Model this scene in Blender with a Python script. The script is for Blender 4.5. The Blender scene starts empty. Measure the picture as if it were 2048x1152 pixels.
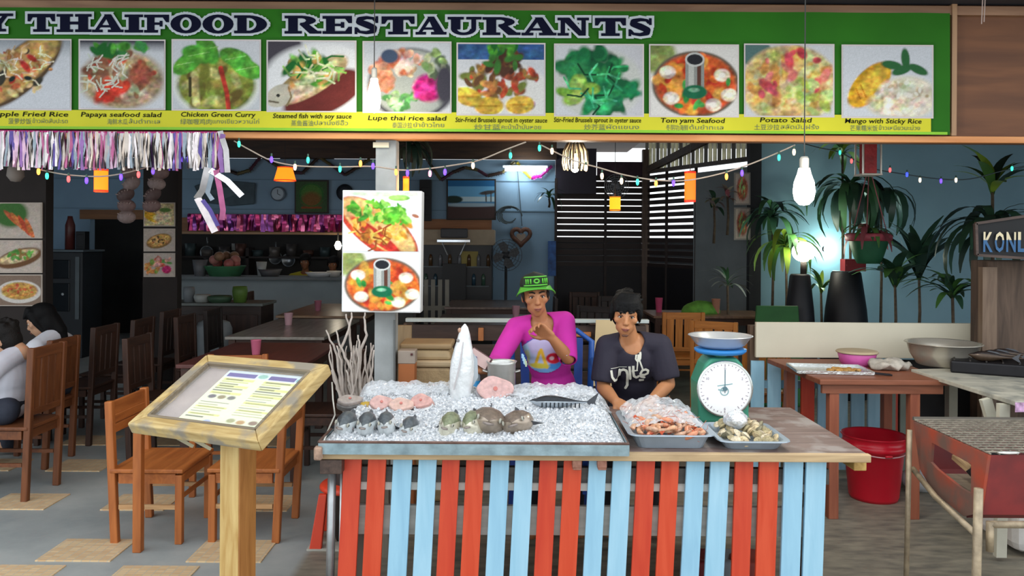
import bpy, bmesh, math, random
import numpy as np
from math import sin, cos, pi, radians, sqrt
from mathutils import Vector, Matrix, Euler, noise as mnoise
from mathutils.bvhtree import BVHTree

# ---------------------------------------------------------------- camera, sky, exposure
SC = bpy.context.scene
COL = SC.collection
FPX, CXP, CYP, EYE, ROLL = 1600.0, 1024.0, 480.0, 1.55, radians(0.36)
cam_d = bpy.data.cameras.new('camera'); cam = bpy.data.objects.new('camera', cam_d); COL.objects.link(cam)
cam_d.sensor_fit = 'HORIZONTAL'; cam_d.sensor_width = 36.0; cam_d.lens = FPX * 36.0 / 2048.0
cam_d.shift_y = -(576.0 - CYP) / 2048.0
cam_d.clip_start = 0.05; cam_d.clip_end = 200
cam.matrix_world = Matrix.Translation((0, 0, EYE)) @ Matrix.Rotation(pi / 2, 4, 'X') @ Matrix.Rotation(ROLL, 4, 'Z')
SC.camera = cam
W = bpy.data.worlds.new('overcast_sky'); SC.world = W; W.use_nodes = True
bg = W.node_tree.nodes['Background']
bg.inputs[0].default_value = (0.90, 0.95, 1.0, 1); bg.inputs[1].default_value = 1.0
SC.view_settings.view_transform = 'Standard'; SC.view_settings.look = 'None'
SC.view_settings.gamma = 1.0; SC.view_settings.use_curve_mapping = False
SC.view_settings.exposure = 1.0

# ---------------------------------------------------------------- helpers
RND = random.Random(7)
def U(a, b): return RND.uniform(a, b)
def P(px, py, Y):
    """photo pixel at distance Y -> world point"""
    a, b = px - CXP, py - CYP
    x = cos(ROLL) * a + sin(ROLL) * b; y = -sin(ROLL) * a + cos(ROLL) * b
    return Vector((x * Y / FPX, Y, EYE - y * Y / FPX))
def lin(c):
    if isinstance(c, str):
        c = c.lstrip('#'); c = [int(c[i:i + 2], 16) for i in (0, 2, 4)]
    return tuple(((v / 255) / 12.92 if v / 255 <= .04045 else ((v / 255 + .055) / 1.055) ** 2.4) for v in c[:3])
MC = {}
def base_mat(name):
    m = bpy.data.materials.new(name); m.use_nodes = True
    return m, m.node_tree.nodes, m.node_tree.links, m.node_tree.nodes['Principled BSDF']
def mt(c, r=.6, m=0., v=.12, s=6., b=0., bs=60., spec=.5, em=0., ec=None, tr=0., al=1., coat=0., ior=1.45, ss=0.):
    """plain colour with noise variation, optional bump / emission / transmission"""
    k = ('mt', c, r, m, v, s, b, bs, spec, em, ec, tr, al, coat, ior, ss)
    if k in MC: return MC[k]
    M, N, L, p = base_mat('surface_' + (c if isinstance(c, str) else 'c').lstrip('#'))
    col = lin(c)
    if v > 0:
        tc = N.new('ShaderNodeTexCoord'); nz = N.new('ShaderNodeTexNoise'); nz.inputs['Scale'].default_value = s; nz.inputs['Detail'].default_value = 5
        L.new(tc.outputs['Object'], nz.inputs['Vector'])
        rp = N.new('ShaderNodeValToRGB'); rp.color_ramp.elements[0].position = .3; rp.color_ramp.elements[1].position = .7
        rp.color_ramp.elements[0].color = (*[x * (1 - v) for x in col], 1); rp.color_ramp.elements[1].color = (*[min(1, x * (1 + v)) for x in col], 1)
        L.new(nz.outputs[0], rp.inputs[0]); L.new(rp.outputs[0], p.inputs['Base Color'])
    else: p.inputs['Base Color'].default_value = (*col, 1)
    if b > 0:
        tc2 = N.new('ShaderNodeTexCoord'); n2 = N.new('ShaderNodeTexNoise'); n2.inputs['Scale'].default_value = bs; n2.inputs['Detail'].default_value = 4
        bp = N.new('ShaderNodeBump'); bp.inputs['Strength'].default_value = b; bp.inputs['Distance'].default_value = .01
        L.new(tc2.outputs['Object'], n2.inputs['Vector']); L.new(n2.outputs[0], bp.inputs['Height']); L.new(bp.outputs[0], p.inputs['Normal'])
    p.inputs['Roughness'].default_value = r; p.inputs['Metallic'].default_value = m
    p.inputs['Specular IOR Level'].default_value = spec; p.inputs['IOR'].default_value = ior
    p.inputs['Transmission Weight'].default_value = tr; p.inputs['Alpha'].default_value = al
    p.inputs['Coat Weight'].default_value = coat
    if ss: p.inputs['Subsurface Weight'].default_value = ss; p.inputs['Subsurface Radius'].default_value = (.02, .008, .004)
    if em: p.inputs['Emission Color'].default_value = (*lin(ec or c), 1); p.inputs['Emission Strength'].default_value = em
    MC[k] = M; return M
def wood(c1, c2, ax='x', sc=3., r=.55, b=.15, wear=None):
    k = ('w', c1, c2, ax, sc, r, b, wear)
    if k in MC: return MC[k]
    M, N, L, p = base_mat('wood_' + c1.lstrip('#'))
    tc = N.new('ShaderNodeTexCoord'); mp = N.new('ShaderNodeMapping'); L.new(tc.outputs['Object'], mp.inputs[0])
    S = [sc * 9] * 3; S['xyz'.index(ax)] = sc; mp.inputs['Scale'].default_value = S
    nz = N.new('ShaderNodeTexNoise'); nz.inputs['Scale'].default_value = 1.6; nz.inputs['Detail'].default_value = 7; nz.inputs['Distortion'].default_value = .6
    L.new(mp.outputs[0], nz.inputs['Vector'])
    rp = N.new('ShaderNodeValToRGB'); rp.color_ramp.elements[0].position = .32; rp.color_ramp.elements[1].position = .68
    rp.color_ramp.elements[0].color = (*lin(c1), 1); rp.color_ramp.elements[1].color = (*lin(c2), 1)
    L.new(nz.outputs[0], rp.inputs[0]); out = rp.outputs[0]
    if wear:
        n3 = N.new('ShaderNodeTexNoise'); n3.inputs['Scale'].default_value = 7; n3.inputs['Detail'].default_value = 6; L.new(tc.outputs['Object'], n3.inputs['Vector'])
        r3 = N.new('ShaderNodeValToRGB'); r3.color_ramp.elements[0].position = .5; r3.color_ramp.elements[1].position = .62
        L.new(n3.outputs[0], r3.inputs[0]); mx = N.new('ShaderNodeMixRGB'); mx.inputs[2].default_value = (*lin(wear), 1)
        L.new(r3.outputs[0], mx.inputs[0]); L.new(out, mx.inputs[1]); out = mx.outputs[0]
    L.new(out, p.inputs['Base Color'])
    bp = N.new('ShaderNodeBump'); bp.inputs['Strength'].default_value = b; bp.inputs['Distance'].default_value = .006
    L.new(nz.outputs[0], bp.inputs['Height']); L.new(bp.outputs[0], p.inputs['Normal'])
    p.inputs['Roughness'].default_value = r
    MC[k] = M; return M
def print_mat(r=.45, em=0.):
    k = ('print', r, em)
    if k in MC: return MC[k]
    M, N, L, p = base_mat('printed_picture')
    a = N.new('ShaderNodeVertexColor'); a.layer_name = 'print'; L.new(a.outputs[0], p.inputs['Base Color'])
    p.inputs['Roughness'].default_value = max(r, .6); p.inputs['Specular IOR Level'].default_value = .12
    if em: L.new(a.outputs[0], p.inputs['Emission Color']); p.inputs['Emission Strength'].default_value = em
    MC[k] = M; return M

class B:
    """mesh builder: collects shapes, links ONE mesh object"""
    def __init__(s, T=None): s.v = []; s.f = []; s.mi = []; s.T = T; s.cur = 0
    def add(s, vs, fs):
        o = len(s.v)
        if s.T is not None: vs = [s.T @ Vector(q) for q in vs]
        s.v += [tuple(q) for q in vs]; s.f += [tuple(i + o for i in f) for f in fs]; s.mi += [s.cur] * len(fs); return s
    def box(s, c, d, R=None, tap=1., ):
        hx, hy, hz = d[0] / 2, d[1] / 2, d[2] / 2; vs = []
        for z in (-1, 1):
            k = tap if z > 0 else 1.
            for x, y in ((-1, -1), (1, -1), (1, 1), (-1, 1)):
                q = Vector((x * hx * k, y * hy * k, z * hz))
                if R is not None: q = R @ q
                vs.append(q + Vector(c))
        return s.add(vs, [(3, 2, 1, 0), (4, 5, 6, 7), (0, 1, 5, 4), (1, 2, 6, 5), (2, 3, 7, 6), (3, 0, 4, 7)])
    def bar(s, a, b, w, h, up=(0, 0, 1)):
        """rectangular bar from a to b; w sideways, h along up"""
        a, b = Vector(a), Vector(b); d = (b - a).normalized(); u = Vector(up)
        sd = d.cross(u)
        if sd.length < 1e-4: sd = d.cross(Vector((0, 1, 0)))
        sd.normalize(); u = sd.cross(d).normalized(); vs = []
        for q in (a, b):
            for i, j in ((-1, -1), (1, -1), (1, 1), (-1, 1)): vs.append(q + sd * (i * w / 2) + u * (j * h / 2))
        return s.add(vs, [(0, 1, 2, 3), (7, 6, 5, 4), (1, 0, 4, 5), (2, 1, 5, 6), (3, 2, 6, 7), (0, 3, 7, 4)])
    def tube(s, pts, r, n=8, cap=True):
        pts = [Vector(q) for q in pts]; rs = r if isinstance(r, (list, tuple)) else [r] * len(pts)
        vs, fs = [], []; pu = None
        for i, q in enumerate(pts):
            d = (pts[min(i + 1, len(pts) - 1)] - pts[max(i - 1, 0)])
            if d.length < 1e-9: d = Vector((0, 0, 1))
            d.normalize()
            if pu is None:
                pu = d.orthogonal().normalized()
            else:
                pu = (pu - d * pu.dot(d))
                if pu.length < 1e-6: pu = d.orthogonal()
                pu.normalize()
            w = d.cross(pu)
            for k in range(n):
                a = 2 * pi * k / n; vs.append(q + (pu * cos(a) + w * sin(a)) * rs[i])
        for i in range(len(pts) - 1):
            for k in range(n):
                k2 = (k + 1) % n; fs.append((i * n + k, i * n + k2, (i + 1) * n + k2, (i + 1) * n + k))
        if cap: fs.append(tuple(reversed(range(n)))); fs.append(tuple((len(pts) - 1) * n + k for k in range(n)))
        return s.add(vs, fs)
    def lathe(s, prof, c=(0, 0, 0), n=24, R=None, sx=1., sy=1., cap=False):
        vs, fs = [], []; c = Vector(c)
        for r, z in prof:
            for k in range(n):
                a = 2 * pi * k / n; q = Vector((r * cos(a) * sx, r * sin(a) * sy, z))
                if R is not None: q = R @ q
                vs.append(q + c)
        for i in range(len(prof) - 1):
            for k in range(n):
                k2 = (k + 1) % n; fs.append((i * n + k, i * n + k2, (i + 1) * n + k2, (i + 1) * n + k))
        if cap and prof[0][0] > 1e-6: fs.append(tuple(reversed(range(n))))
        if cap and prof[-1][0] > 1e-6: fs.append(tuple((len(prof) - 1) * n + k for k in range(n)))
        return s.add(vs, fs)
    def ell(s, c, r, nu=14, nv=9, R=None):
        c = Vector(c); vs = [Vector((0, 0, -r[2]))]; fs = []
        for j in range(1, nv):
            t = -pi / 2 + pi * j / nv
            for k in range(nu):
                a = 2 * pi * k / nu; vs.append(Vector((r[0] * cos(t) * cos(a), r[1] * cos(t) * sin(a), r[2] * sin(t))))
        vs.append(Vector((0, 0, r[2])))
        for k in range(nu): fs.append((0, 1 + (k + 1) % nu, 1 + k))
        for j in range(nv - 2):
            for k in range(nu):
                k2 = (k + 1) % nu; o = 1 + j * nu; fs.append((o + k, o + k2, o + nu + k2, o + nu + k))
        o = 1 + (nv - 2) * nu; t = len(vs) - 1
        for k in range(nu): fs.append((o + k, o + (k + 1) % nu, t))
        if R is not None: vs = [R @ q for q in vs]
        return s.add([q + c for q in vs], fs)
    def prism(s, poly, d):
        """closed polygon (3D points) extruded by vector d"""
        n = len(poly); d = Vector(d); vs = [Vector(q) for q in poly] + [Vector(q) + d for q in poly]
        fs = [tuple(reversed(range(n))), tuple(range(n, 2 * n))] + [(k, (k + 1) % n, n + (k + 1) % n, n + k) for k in range(n)]
        return s.add(vs, fs)
    def face(s, pts): return s.add(pts, [tuple(range(len(pts)))])
    def mesh(s, name, mats, smooth=False):
        me = bpy.data.meshes.new(name); me.from_pydata(s.v, [], s.f)
        for q in (mats if isinstance(mats, (list, tuple)) else [mats]): me.materials.append(q)
        if any(s.mi): me.polygons.foreach_set('material_index', s.mi)
        if smooth: me.polygons.foreach_set('use_smooth', [True] * len(me.polygons))
        bm = bmesh.new(); bm.from_mesh(me); bmesh.ops.recalc_face_normals(bm, faces=bm.faces); bm.to_mesh(me); bm.free()
        me.update(); return me
    def obj(s, name, mats, parent=None, smooth=False, bev=0., world=False):
        return link(name, s.mesh(name, mats, smooth), parent, bev, world)
def link(name, me, parent=None, bev=0., world=False, loc=None, rot=None):
    o = bpy.data.objects.new(name, me); COL.objects.link(o)
    if loc is not None: o.location = loc
    if rot is not None: o.rotation_euler = rot
    if parent is not None:
        o.parent = parent
        if world:
            R = parent.rotation_euler.to_matrix().to_4x4()
            S = Matrix.Diagonal((*parent.scale, 1))
            mw = Matrix.Translation(parent.location) @ R @ S
            if parent.parent is not None:
                p2 = parent.parent
                mw = Matrix.Translation(p2.location) @ p2.rotation_euler.to_matrix().to_4x4() @ Matrix.Diagonal((*p2.scale, 1)) @ parent.matrix_parent_inverse @ mw
            o.matrix_parent_inverse = mw.inverted()
    if bev: md = o.modifiers.new('edge', 'BEVEL'); md.width = bev; md.segments = 2; md.limit_method = 'ANGLE'
    return o
def tag(o, label, cat, group=None, kind=None):
    if label: o['label'] = label
    if cat: o['category'] = cat
    if group: o['group'] = group
    if kind: o['kind'] = kind
    return o
def thing(name, label, cat, loc=(0, 0, 0), rz=0., group=None):
    o = bpy.data.objects.new(name, None); COL.objects.link(o); o.location = loc; o.rotation_euler = (0, 0, rz); o.empty_display_size = .05
    return tag(o, label, cat, group)
def struct(o): o['kind'] = 'structure'; return o
def dup(o, loc=None, rot=None, label=None, parent=None, scale=None):
    c = o.copy(); COL.objects.link(c)
    if parent is not None: c.parent = parent
    if loc is not None: c.location = loc
    if rot is not None: c.rotation_euler = rot
    if scale is not None: c.scale = scale
    if label: c['label'] = label
    for ch in [q for q in o.children]: dup(ch, parent=c)
    return c
def text_mesh(txt, size=1., align='CENTER', shear=0., off=0., sx=1.):
    cu = bpy.data.curves.new('lettering', 'FONT'); cu.body = txt; cu.size = size; cu.align_x = align; cu.shear = shear; cu.offset = off
    cu.resolution_u = 2
    o = bpy.data.objects.new('lettering', cu); COL.objects.link(o)
    dg = bpy.context.evaluated_depsgraph_get(); dg.update()
    me = bpy.data.meshes.new_from_object(o.evaluated_get(dg)); bpy.data.objects.remove(o); bpy.data.curves.remove(cu)
    return me
def text_on(name, txt, org, ux, uy, mat, parent, w=None, h=None, size=1., align='CENTER', shear=0., off=0.):
    """lettering fitted to width w / height h on a plane: org = centre of the baseline, ux/uy unit vectors"""
    me = text_mesh(txt, 1., 'CENTER', shear, off)
    n = len(me.vertices)
    if n == 0: return None
    co = np.empty(n * 3); me.vertices.foreach_get('co', co); co = co.reshape(-1, 3)
    kx = ky = size
    if w: kx = w / max(1e-6, co[:, 0].max() - co[:, 0].min())
    if h: ky = h / .72
    elif w: ky = kx
    if not w: kx = ky
    x = (co[:, 0] - (co[:, 0].max() + co[:, 0].min()) / 2) * kx; y = co[:, 1] * ky
    q = np.array(org)[None] + x[:, None] * np.array(ux)[None] + y[:, None] * np.array(uy)[None]
    me.vertices.foreach_set('co', q.ravel()); me.materials.clear(); me.materials.append(mat); me.update()
    return link(name, me, parent, world=True)

class Pix:
    """small flat print painted as coloured cells; coordinates 0..1, y down"""
    def __init__(s, w, h, c, asp=1.):
        s.w, s.h, s.asp = w, h, asp; s.a = np.empty((h, w, 3)); s.a[:] = np.array(lin3(c))
        s.X, s.Y = np.meshgrid((np.arange(w) + .5) / w, (np.arange(h) + .5) / h)
        s.rg = np.random.default_rng(int(w * 31 + h))
    def mix(s, m, c): s.a += (np.array(lin3(c)) - s.a) * np.clip(m, 0, 1)[..., None]; return s
    def ell(s, x, y, rx, ry, c, rot=0., soft=.15):
        dx, dy = (s.X - x), (s.Y - y) / s.asp
        a = radians(rot); u = dx * cos(a) + dy * sin(a); v = -dx * sin(a) + dy * cos(a)
        d = np.sqrt((u / rx) ** 2 + (v / (ry / s.asp)) ** 2)
        return s.mix((1 - d) / soft + .5, c)
    def ring(s, x, y, rx, ry, t, c):
        d = np.sqrt(((s.X - x) / rx) ** 2 + ((s.Y - y) / ry) ** 2)
        return s.mix((t - abs(d - 1)) / (t * .6) + .3, c)
    def line(s, pts, w, c):
        d = np.full(s.X.shape, 9.)
        for (x0, y0), (x1, y1) in zip(pts, pts[1:]):
            dx, dy = x1 - x0, (y1 - y0) / s.asp; t = np.clip(((s.X - x0) * dx + (s.Y - y0) / s.asp * dy) / (dx * dx + dy * dy + 1e-9), 0, 1)
            d = np.minimum(d, np.hypot(s.X - x0 - t * dx, (s.Y - y0) / s.asp - t * dy))
        return s.mix((w - d) / (w * .5) + .3, c)
    def rect(s, x0, y0, x1, y1, c):
        return s.mix(((s.X >= x0) & (s.X < x1) & (s.Y >= y0) & (s.Y < y1)).astype(float), c)
    def blobs(s, x, y, rx, ry, n, cols, r0=.02, r1=.05, el=2.):
        for i in range(n):
            a = s.rg.uniform(0, 6.28); q = sqrt(s.rg.uniform(0, 1)); r = s.rg.uniform(r0, r1)
            s.ell(x + rx * q * cos(a), y + ry * q * sin(a), r * s.rg.uniform(1, el), r * s.asp ** 0, cols[s.rg.integers(len(cols))], s.rg.uniform(0, 180), .5)
        return s
    def strands(s, x, y, rx, ry, n, cols, w=.008, ln=.15):
        for i in range(n):
            a = s.rg.uniform(0, 6.28); q = sqrt(s.rg.uniform(0, 1)); x0 = x + rx * q * cos(a); y0 = y + ry * q * sin(a); b = s.rg.uniform(0, 6.28)
            s.line([(x0, y0), (x0 + ln * cos(b) * .5, y0 + ln * sin(b) * .5 + .02), (x0 + ln * cos(b + .5), y0 + ln * sin(b + .5))], w, cols[s.rg.integers(len(cols))])
        return s
    def mottle(s, k=.22):
        sat = np.clip((s.a.max(2) - s.a.min(2) - .10) * 6, 0, 1)
        for n, q in ((9, k), (18, k), (34, k * .8)):
            g = s.rg.normal(0, 1, (n + 2, n + 2, 3)) * .35 + s.rg.normal(0, 1, (n + 2, n + 2, 1)); u = s.X * n; v = s.Y * n; i = u.astype(int); j = v.astype(int); fu = (u - i)[..., None]; fv = (v - j)[..., None]
            m = (g[j, i] * (1 - fu) + g[j, i + 1] * fu) * (1 - fv) + (g[j + 1, i] * (1 - fu) + g[j + 1, i + 1] * fu) * fv
            s.a *= np.exp(m * q * sat[..., None])
        s.a = np.clip(s.a, 0, 1); return s
    def grain(s, k=.06): s.a *= 1 + s.rg.normal(0, k, s.a.shape[:2])[..., None]; s.a = np.clip(s.a, 0, 1); return s
    def obj(s, name, c00, c10, c11, c01, parent, r=.45, world=True, em=0.):
        """corners: top-left, top-right, bottom-right, bottom-left"""
        w, h = s.w, s.h; u, v = np.meshgrid(np.linspace(0, 1, w), np.linspace(0, 1, h)); u = u[..., None]; v = v[..., None]
        a, b, c, d = [np.array(q, float) for q in (c00, c10, c11, c01)]
        q = (a * (1 - u) + b * u) * (1 - v) + (d * (1 - u) + c * u) * v
        i = np.arange(w * h).reshape(h, w); f = np.stack([i[1:, :-1], i[1:, 1:], i[:-1, 1:], i[:-1, :-1]], -1).reshape(-1, 4)
        me = bpy.data.meshes.new(name); me.from_pydata(q.reshape(-1, 3).tolist(), [], f.tolist())
        at = me.color_attributes.new('print', 'FLOAT_COLOR', 'POINT')
        at.data.foreach_set('color', np.concatenate([np.clip(s.a, 0, 1), np.ones((h, w, 1))], 2).ravel())
        me.materials.append(print_mat(r, em)); me.update()
        return link(name, me, parent, world=world)
def lin3(c): return lin(c) if isinstance(c, str) else c
# ---------------------------------------------------------------- the setting
def floor_mat():
    M, N, L, p = base_mat('painted_concrete_floor')
    tc = N.new('ShaderNodeTexCoord'); sp = N.new('ShaderNodeSeparateXYZ'); L.new(tc.outputs['Object'], sp.inputs[0])
    n1 = N.new('ShaderNodeTexNoise'); n1.inputs['Scale'].default_value = 1.7; n1.inputs['Detail'].default_value = 8; n1.inputs['Roughness'].default_value = .65
    L.new(tc.outputs['Object'], n1.inputs['Vector'])
    mp = N.new('ShaderNodeMapping'); mp.inputs['Scale'].default_value = (3, 9, 3); L.new(tc.outputs['Object'], mp.inputs[0])
    n2 = N.new('ShaderNodeTexNoise'); n2.inputs['Scale'].default_value = 2.2; n2.inputs['Detail'].default_value = 9; L.new(mp.outputs[0], n2.inputs['Vector'])
    def ramp(src, a, b, c0, c1):
        r = N.new('ShaderNodeValToRGB'); r.color_ramp.elements[0].position = a; r.color_ramp.elements[1].position = b
        r.color_ramp.elements[0].color = (*lin(c0), 1); r.color_ramp.elements[1].color = (*lin(c1), 1); L.new(src, r.inputs[0]); return r.outputs[0]
    paint = ramp(n1.outputs[0], .3, .7, '#858d8e', '#a9adaa')
    conc = ramp(n2.outputs[0], .3, .72, '#64625a', '#97907f')
    mr = N.new('ShaderNodeMapRange'); mr.inputs[1].default_value = -1.02; mr.inputs[2].default_value = -.98
    L.new(sp.outputs['X'], mr.inputs[0])
    mx = N.new('ShaderNodeMixRGB'); L.new(mr.outputs[0], mx.inputs[0]); L.new(paint, mx.inputs[1]); L.new(conc, mx.inputs[2])
    L.new(mx.outputs[0], p.inputs['Base Color']); p.inputs['Roughness'].default_value = .55
    bp = N.new('ShaderNodeBump'); bp.inputs['Strength'].default_value = .12; bp.inputs['Distance'].default_value = .01
    L.new(n2.outputs[0], bp.inputs['Height']); L.new(bp.outputs[0], p.inputs['Normal'])
    return M
floor = struct(B().box((0, 4, -.05), (26, 20, .1)).obj('floor', floor_mat()))
def tile_mat():
    M, N, L, p = base_mat('tan_floor_tile')
    tc = N.new('ShaderNodeTexCoord'); br = N.new('ShaderNodeTexBrick'); br.inputs['Scale'].default_value = 12
    br.inputs['Color1'].default_value = (*lin('#dcc094'), 1); br.inputs['Color2'].default_value = (*lin('#cca87c'), 1); br.inputs['Mortar'].default_value = (*lin('#bdb29c'), 1)
    br.inputs['Mortar Size'].default_value = .03; br.offset = 0
    L.new(tc.outputs['Object'], br.inputs['Vector']); L.new(br.outputs[0], p.inputs['Base Color']); p.inputs['Roughness'].default_value = .5
    return M
TM = tile_mat()
tile_me = B().box((0, 0, .001), (.36, .28, .010)).mesh('floor_tile', TM)
for x, y in ((-2.09, 3.96), (-1.37, 3.96), (-2.27, 3.63), (-1.64, 3.63), (-2.83, 4.68), (-2.15, 4.68), (-2.9, 5.43), (-2.2, 5.43), (-1.45, 4.68), (-3.5, 5.43), (-2.55, 6.1), (-1.9, 6.1), (-3.2, 6.1), (-2.95, 6.9), (-2.3, 6.9)):
    link('floor_tile', tile_me, floor, bev=.002, loc=(x, y, 0))
B().box((-.86, 4.02, .004), (.3, .1, .012)).obj('concrete_strip', mt('#b5b2a6', .7, b=.3), floor)

BLUE = mt('#7f9db4', .75, v=.08, s=2.0, b=.05)
GREY = mt('#7d8689', .8, v=.12, s=3.0, b=.08)
DARKW = wood('#2a1c14', '#46301f', 'x', 1.5)
wb = B()
for x0, x1, z0, z1 in ((-7.5, -5.8, 0, 2.65), (-5.8, -5.05, 1.93, 2.65), (-5.05, -4.63, 0, 2.65), (-4.63, -.28, 1.83, 2.65), (-.28, .59, 0, 2.65)):
    wb.box(((x0 + x1) / 2, 11.06, (z0 + z1) / 2), (x1 - x0, .12, z1 - z0))
wall_back = struct(wb.obj('wall_back', BLUE))
struct(B().box((-2.455, 11.06, .5), (4.35, .12, 1.0)).obj('wall_counter', mt('#8a9497', .7, v=.1, s=3)))
struct(B().box((-2.455, 11.02, 1.725), (4.35, .14, .21)).obj('trim_1', wood('#7a4a25', '#94623a', 'x', 1.)))
struct(B().box((-5.42, 11.02, 1.865), (1.0, .14, .13)).obj('trim_2', wood('#6b4426', '#875c36', 'x', 1.)))
tr3 = struct(B().box((-3.45, 10.93, 2.80), (8.1, .1, .30)).obj('trim_3', DARKW))
struct(B().box((-2.455, 10.96, 1.62), (4.35, .22, .03)).obj('trim_4', wood('#8b6a48', '#a88760', 'x', 1.)))
for zz, k in ((2.36, 5), (1.95, 6)): struct(B().box((-3.4, 10.995, zz), (8.0, .015, .012)).obj('trim_%d' % k, mt('#6b8799', .7)))
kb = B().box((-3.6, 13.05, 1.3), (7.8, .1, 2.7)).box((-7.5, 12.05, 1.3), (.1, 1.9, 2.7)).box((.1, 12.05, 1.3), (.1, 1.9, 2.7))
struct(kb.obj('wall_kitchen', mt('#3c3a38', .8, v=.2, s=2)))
struct(B().box((-7.55, 7.8, 1.5), (.1, 6.6, 3.0)).obj('wall_left', BLUE))
struct(B().box((4.65, 9.05, 1.5), (3.8, .1, 3.0)).obj('wall_right', mt('#86a9b8', .75, v=.1, s=1.5, b=.05)))
struct(B().box((6.55, 6.8, 1.5), (.1, 4.6, 3.0)).obj('wall_side_right', BLUE))
cb = B()
ceil = struct(B().box((-2.86, 8.7, 3.0), (9.4, 8.3, .06)).box((4.2, 6.8, 3.0), (4.75, 4.6, .06)).obj('ceiling', mt('#4a3626', .8, v=.2, s=2)))
for i in range(7):
    yy = 5.2 + i * .85; B().box((-2.86, yy, 2.93), (9.3, .08, .09)).obj('ceiling_beam', DARKW, ceil)
# side wall of dark slats, grey panel and the daylight behind
def SW(t): return Vector((1.83 + .92 * t, 11 - 2 * t, 0))
sd = (SW(1) - SW(0)).normalized()
struct(B().bar(SW(.5) + Vector((0, 0, 1.2)), SW(1) + Vector((0, 0, 1.2)), .06, 2.4).obj('wall_side', GREY))
SLAT = mt('#2b1f1c', .6, v=.25, s=5)
scr = thing('slatted_screen', 'dark brown horizontal slat screen along the back right corner, daylight in its gaps', 'screen', (1.83, 11, 0))
for i in range(15):
    z = 1.22 + i * .085
    B().bar(SW(0) + Vector((0, 0, z)), SW(.5) + Vector((0, 0, z)), .02, .058).obj('slat', SLAT, scr, world=True)
    B().box((1.21, 11, z), (1.24, .02, .072)).obj('slat', SLAT, scr, world=True)
for q in (SW(.5), SW(.22), Vector((.6, 11, -.1)), Vector((1.28, 11.0, -.1))):
    B().box((q.x, q.y - .03, 1.25 + q.z), (.035, .035, 2.5)).obj('upright', SLAT, scr, world=True)
B().box((1.83, 10.98, 1.4), (.1, .1, 2.8)).obj('corner_post', wood('#4a3a30', '#6a5648', 'z', 2), scr, world=True)
B().box((1.21, 11.0, .6), (1.24, .03, 1.2)).bar(SW(0) + Vector((0, 0, .6)), SW(.5) + Vector((0, 0, .6)), .03, 1.2).obj('lower_panel', mt('#17151a', .6), scr, world=True)
B().box((.87, 10.97, 2.50), (.56, .03, .62)).obj('head_panel', mt('#2a2430', .6), scr, world=True)
B().box((1.49, 10.97, 2.535), (.66, .03, .19)).obj('head_panel', mt('#3a2630', .7, v=.4, s=9), scr, world=True)
co = thing('corrugated_panel', 'translucent corrugated roofing sheet above the slatted screen', 'roof panel', (2.3, 10, 2.35))
TRL = mt('#c9c3a0', .5, v=.3, s=9, tr=.6); 
for i in range(26):
    t0 = i / 26 * 1.0; z1 = 2.98; z0 = 2.50 + .0 * i
    B().bar(SW(t0) + Vector((0, 0, (z0 + z1) / 2)), SW(t0 + .028) + Vector((0, 0, (z0 + z1) / 2)), .012, z1 - z0).obj('strip', TRL if i % 3 else mt('#6b675a', .6), co, world=True)
B().bar(SW(.03) + Vector((0, -.05, 2.52)), SW(.62) + Vector((0, -.05, 2.80)), .06, .09).bar(SW(0) + Vector((0, -.03, 2.49)), SW(1) + Vector((0, -.03, 2.49)), .05, .05).obj('rafter', DARKW, co, world=True)
struct(B().box((2.6, 13.2, .8), (5.0, .1, 1.6)).obj('wall_outside', mt('#3b3a3c', .8, v=.3, s=3)))
pst = struct(B().box((2.70, 8.93, 1.5), (.13, .1, 3.0)).obj('trim_7', mt('#24262a', .7)))
for i in range(7):
    B().box((2.84 + i * .08, 8.93, 2.86), (.045, .03, .34)).obj('batten', mt('#3a3029' if i % 2 else '#77705f', .7), pst, world=True)
# grey concrete column, roof edge and fascia
colm = struct(B().box((-.722, 4.62, 1.06), (.118, .12, 2.12)).obj('wall_column', mt('#a6abaa', .8, v=.16, s=7, b=.15, bs=25), bev=.006))
B().box(P(762, 290, 4.55), (.09, .006, .03)).obj('paper_label', mt('#e6ddc0', .7), colm, world=True)
B().tube([P(789, 640, 4.55), P(789, 785, 4.55)], .006).obj('conduit', mt('#6d706e', .5), colm, world=True)
WF = wood('#8a5632', '#a9713f', 'x', 1.2, .6)
FZ = P(1024, 281, 4.53).z
fas = struct(B().box((.2, 4.57, (FZ + 3.1) / 2), (8.6, .05, 3.1 - FZ)).obj('wall_front', wood('#5a3823', '#72492d', 'x', .9, .7)))
B().box((.2, 4.525, FZ + .018), (8.6, .05, .036)).obj('bottom_trim', wood('#b9763f', '#d0915a', 'x', 1.), fas, bev=.003)
B().box((-.2, 4.53, 2.86), (7.6, .035, .05)).obj('top_trim', wood('#7d5a42', '#9a7557', 'x', 1.), fas)
q = P(1904, 150, 4.53); B().box((q.x, 4.525, (FZ + 2.9) / 2 + .02), (.028, .04, 2.9 - FZ - .04)).obj('end_trim', wood('#8d6a4c', '#a5815f', 'z', 1.), fas)
struct(B().box((.9, 4.42, 2.965), (6.4, .22, .14)).obj('trim_8', mt('#1c222c', .6)))
struct(B().box((-.3, 8.35, 3.09), (14.6, 9.4, .06)).obj('roof', mt('#55504a', .8)))  # unseen front overhang, extended outward to shade the banner

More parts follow.
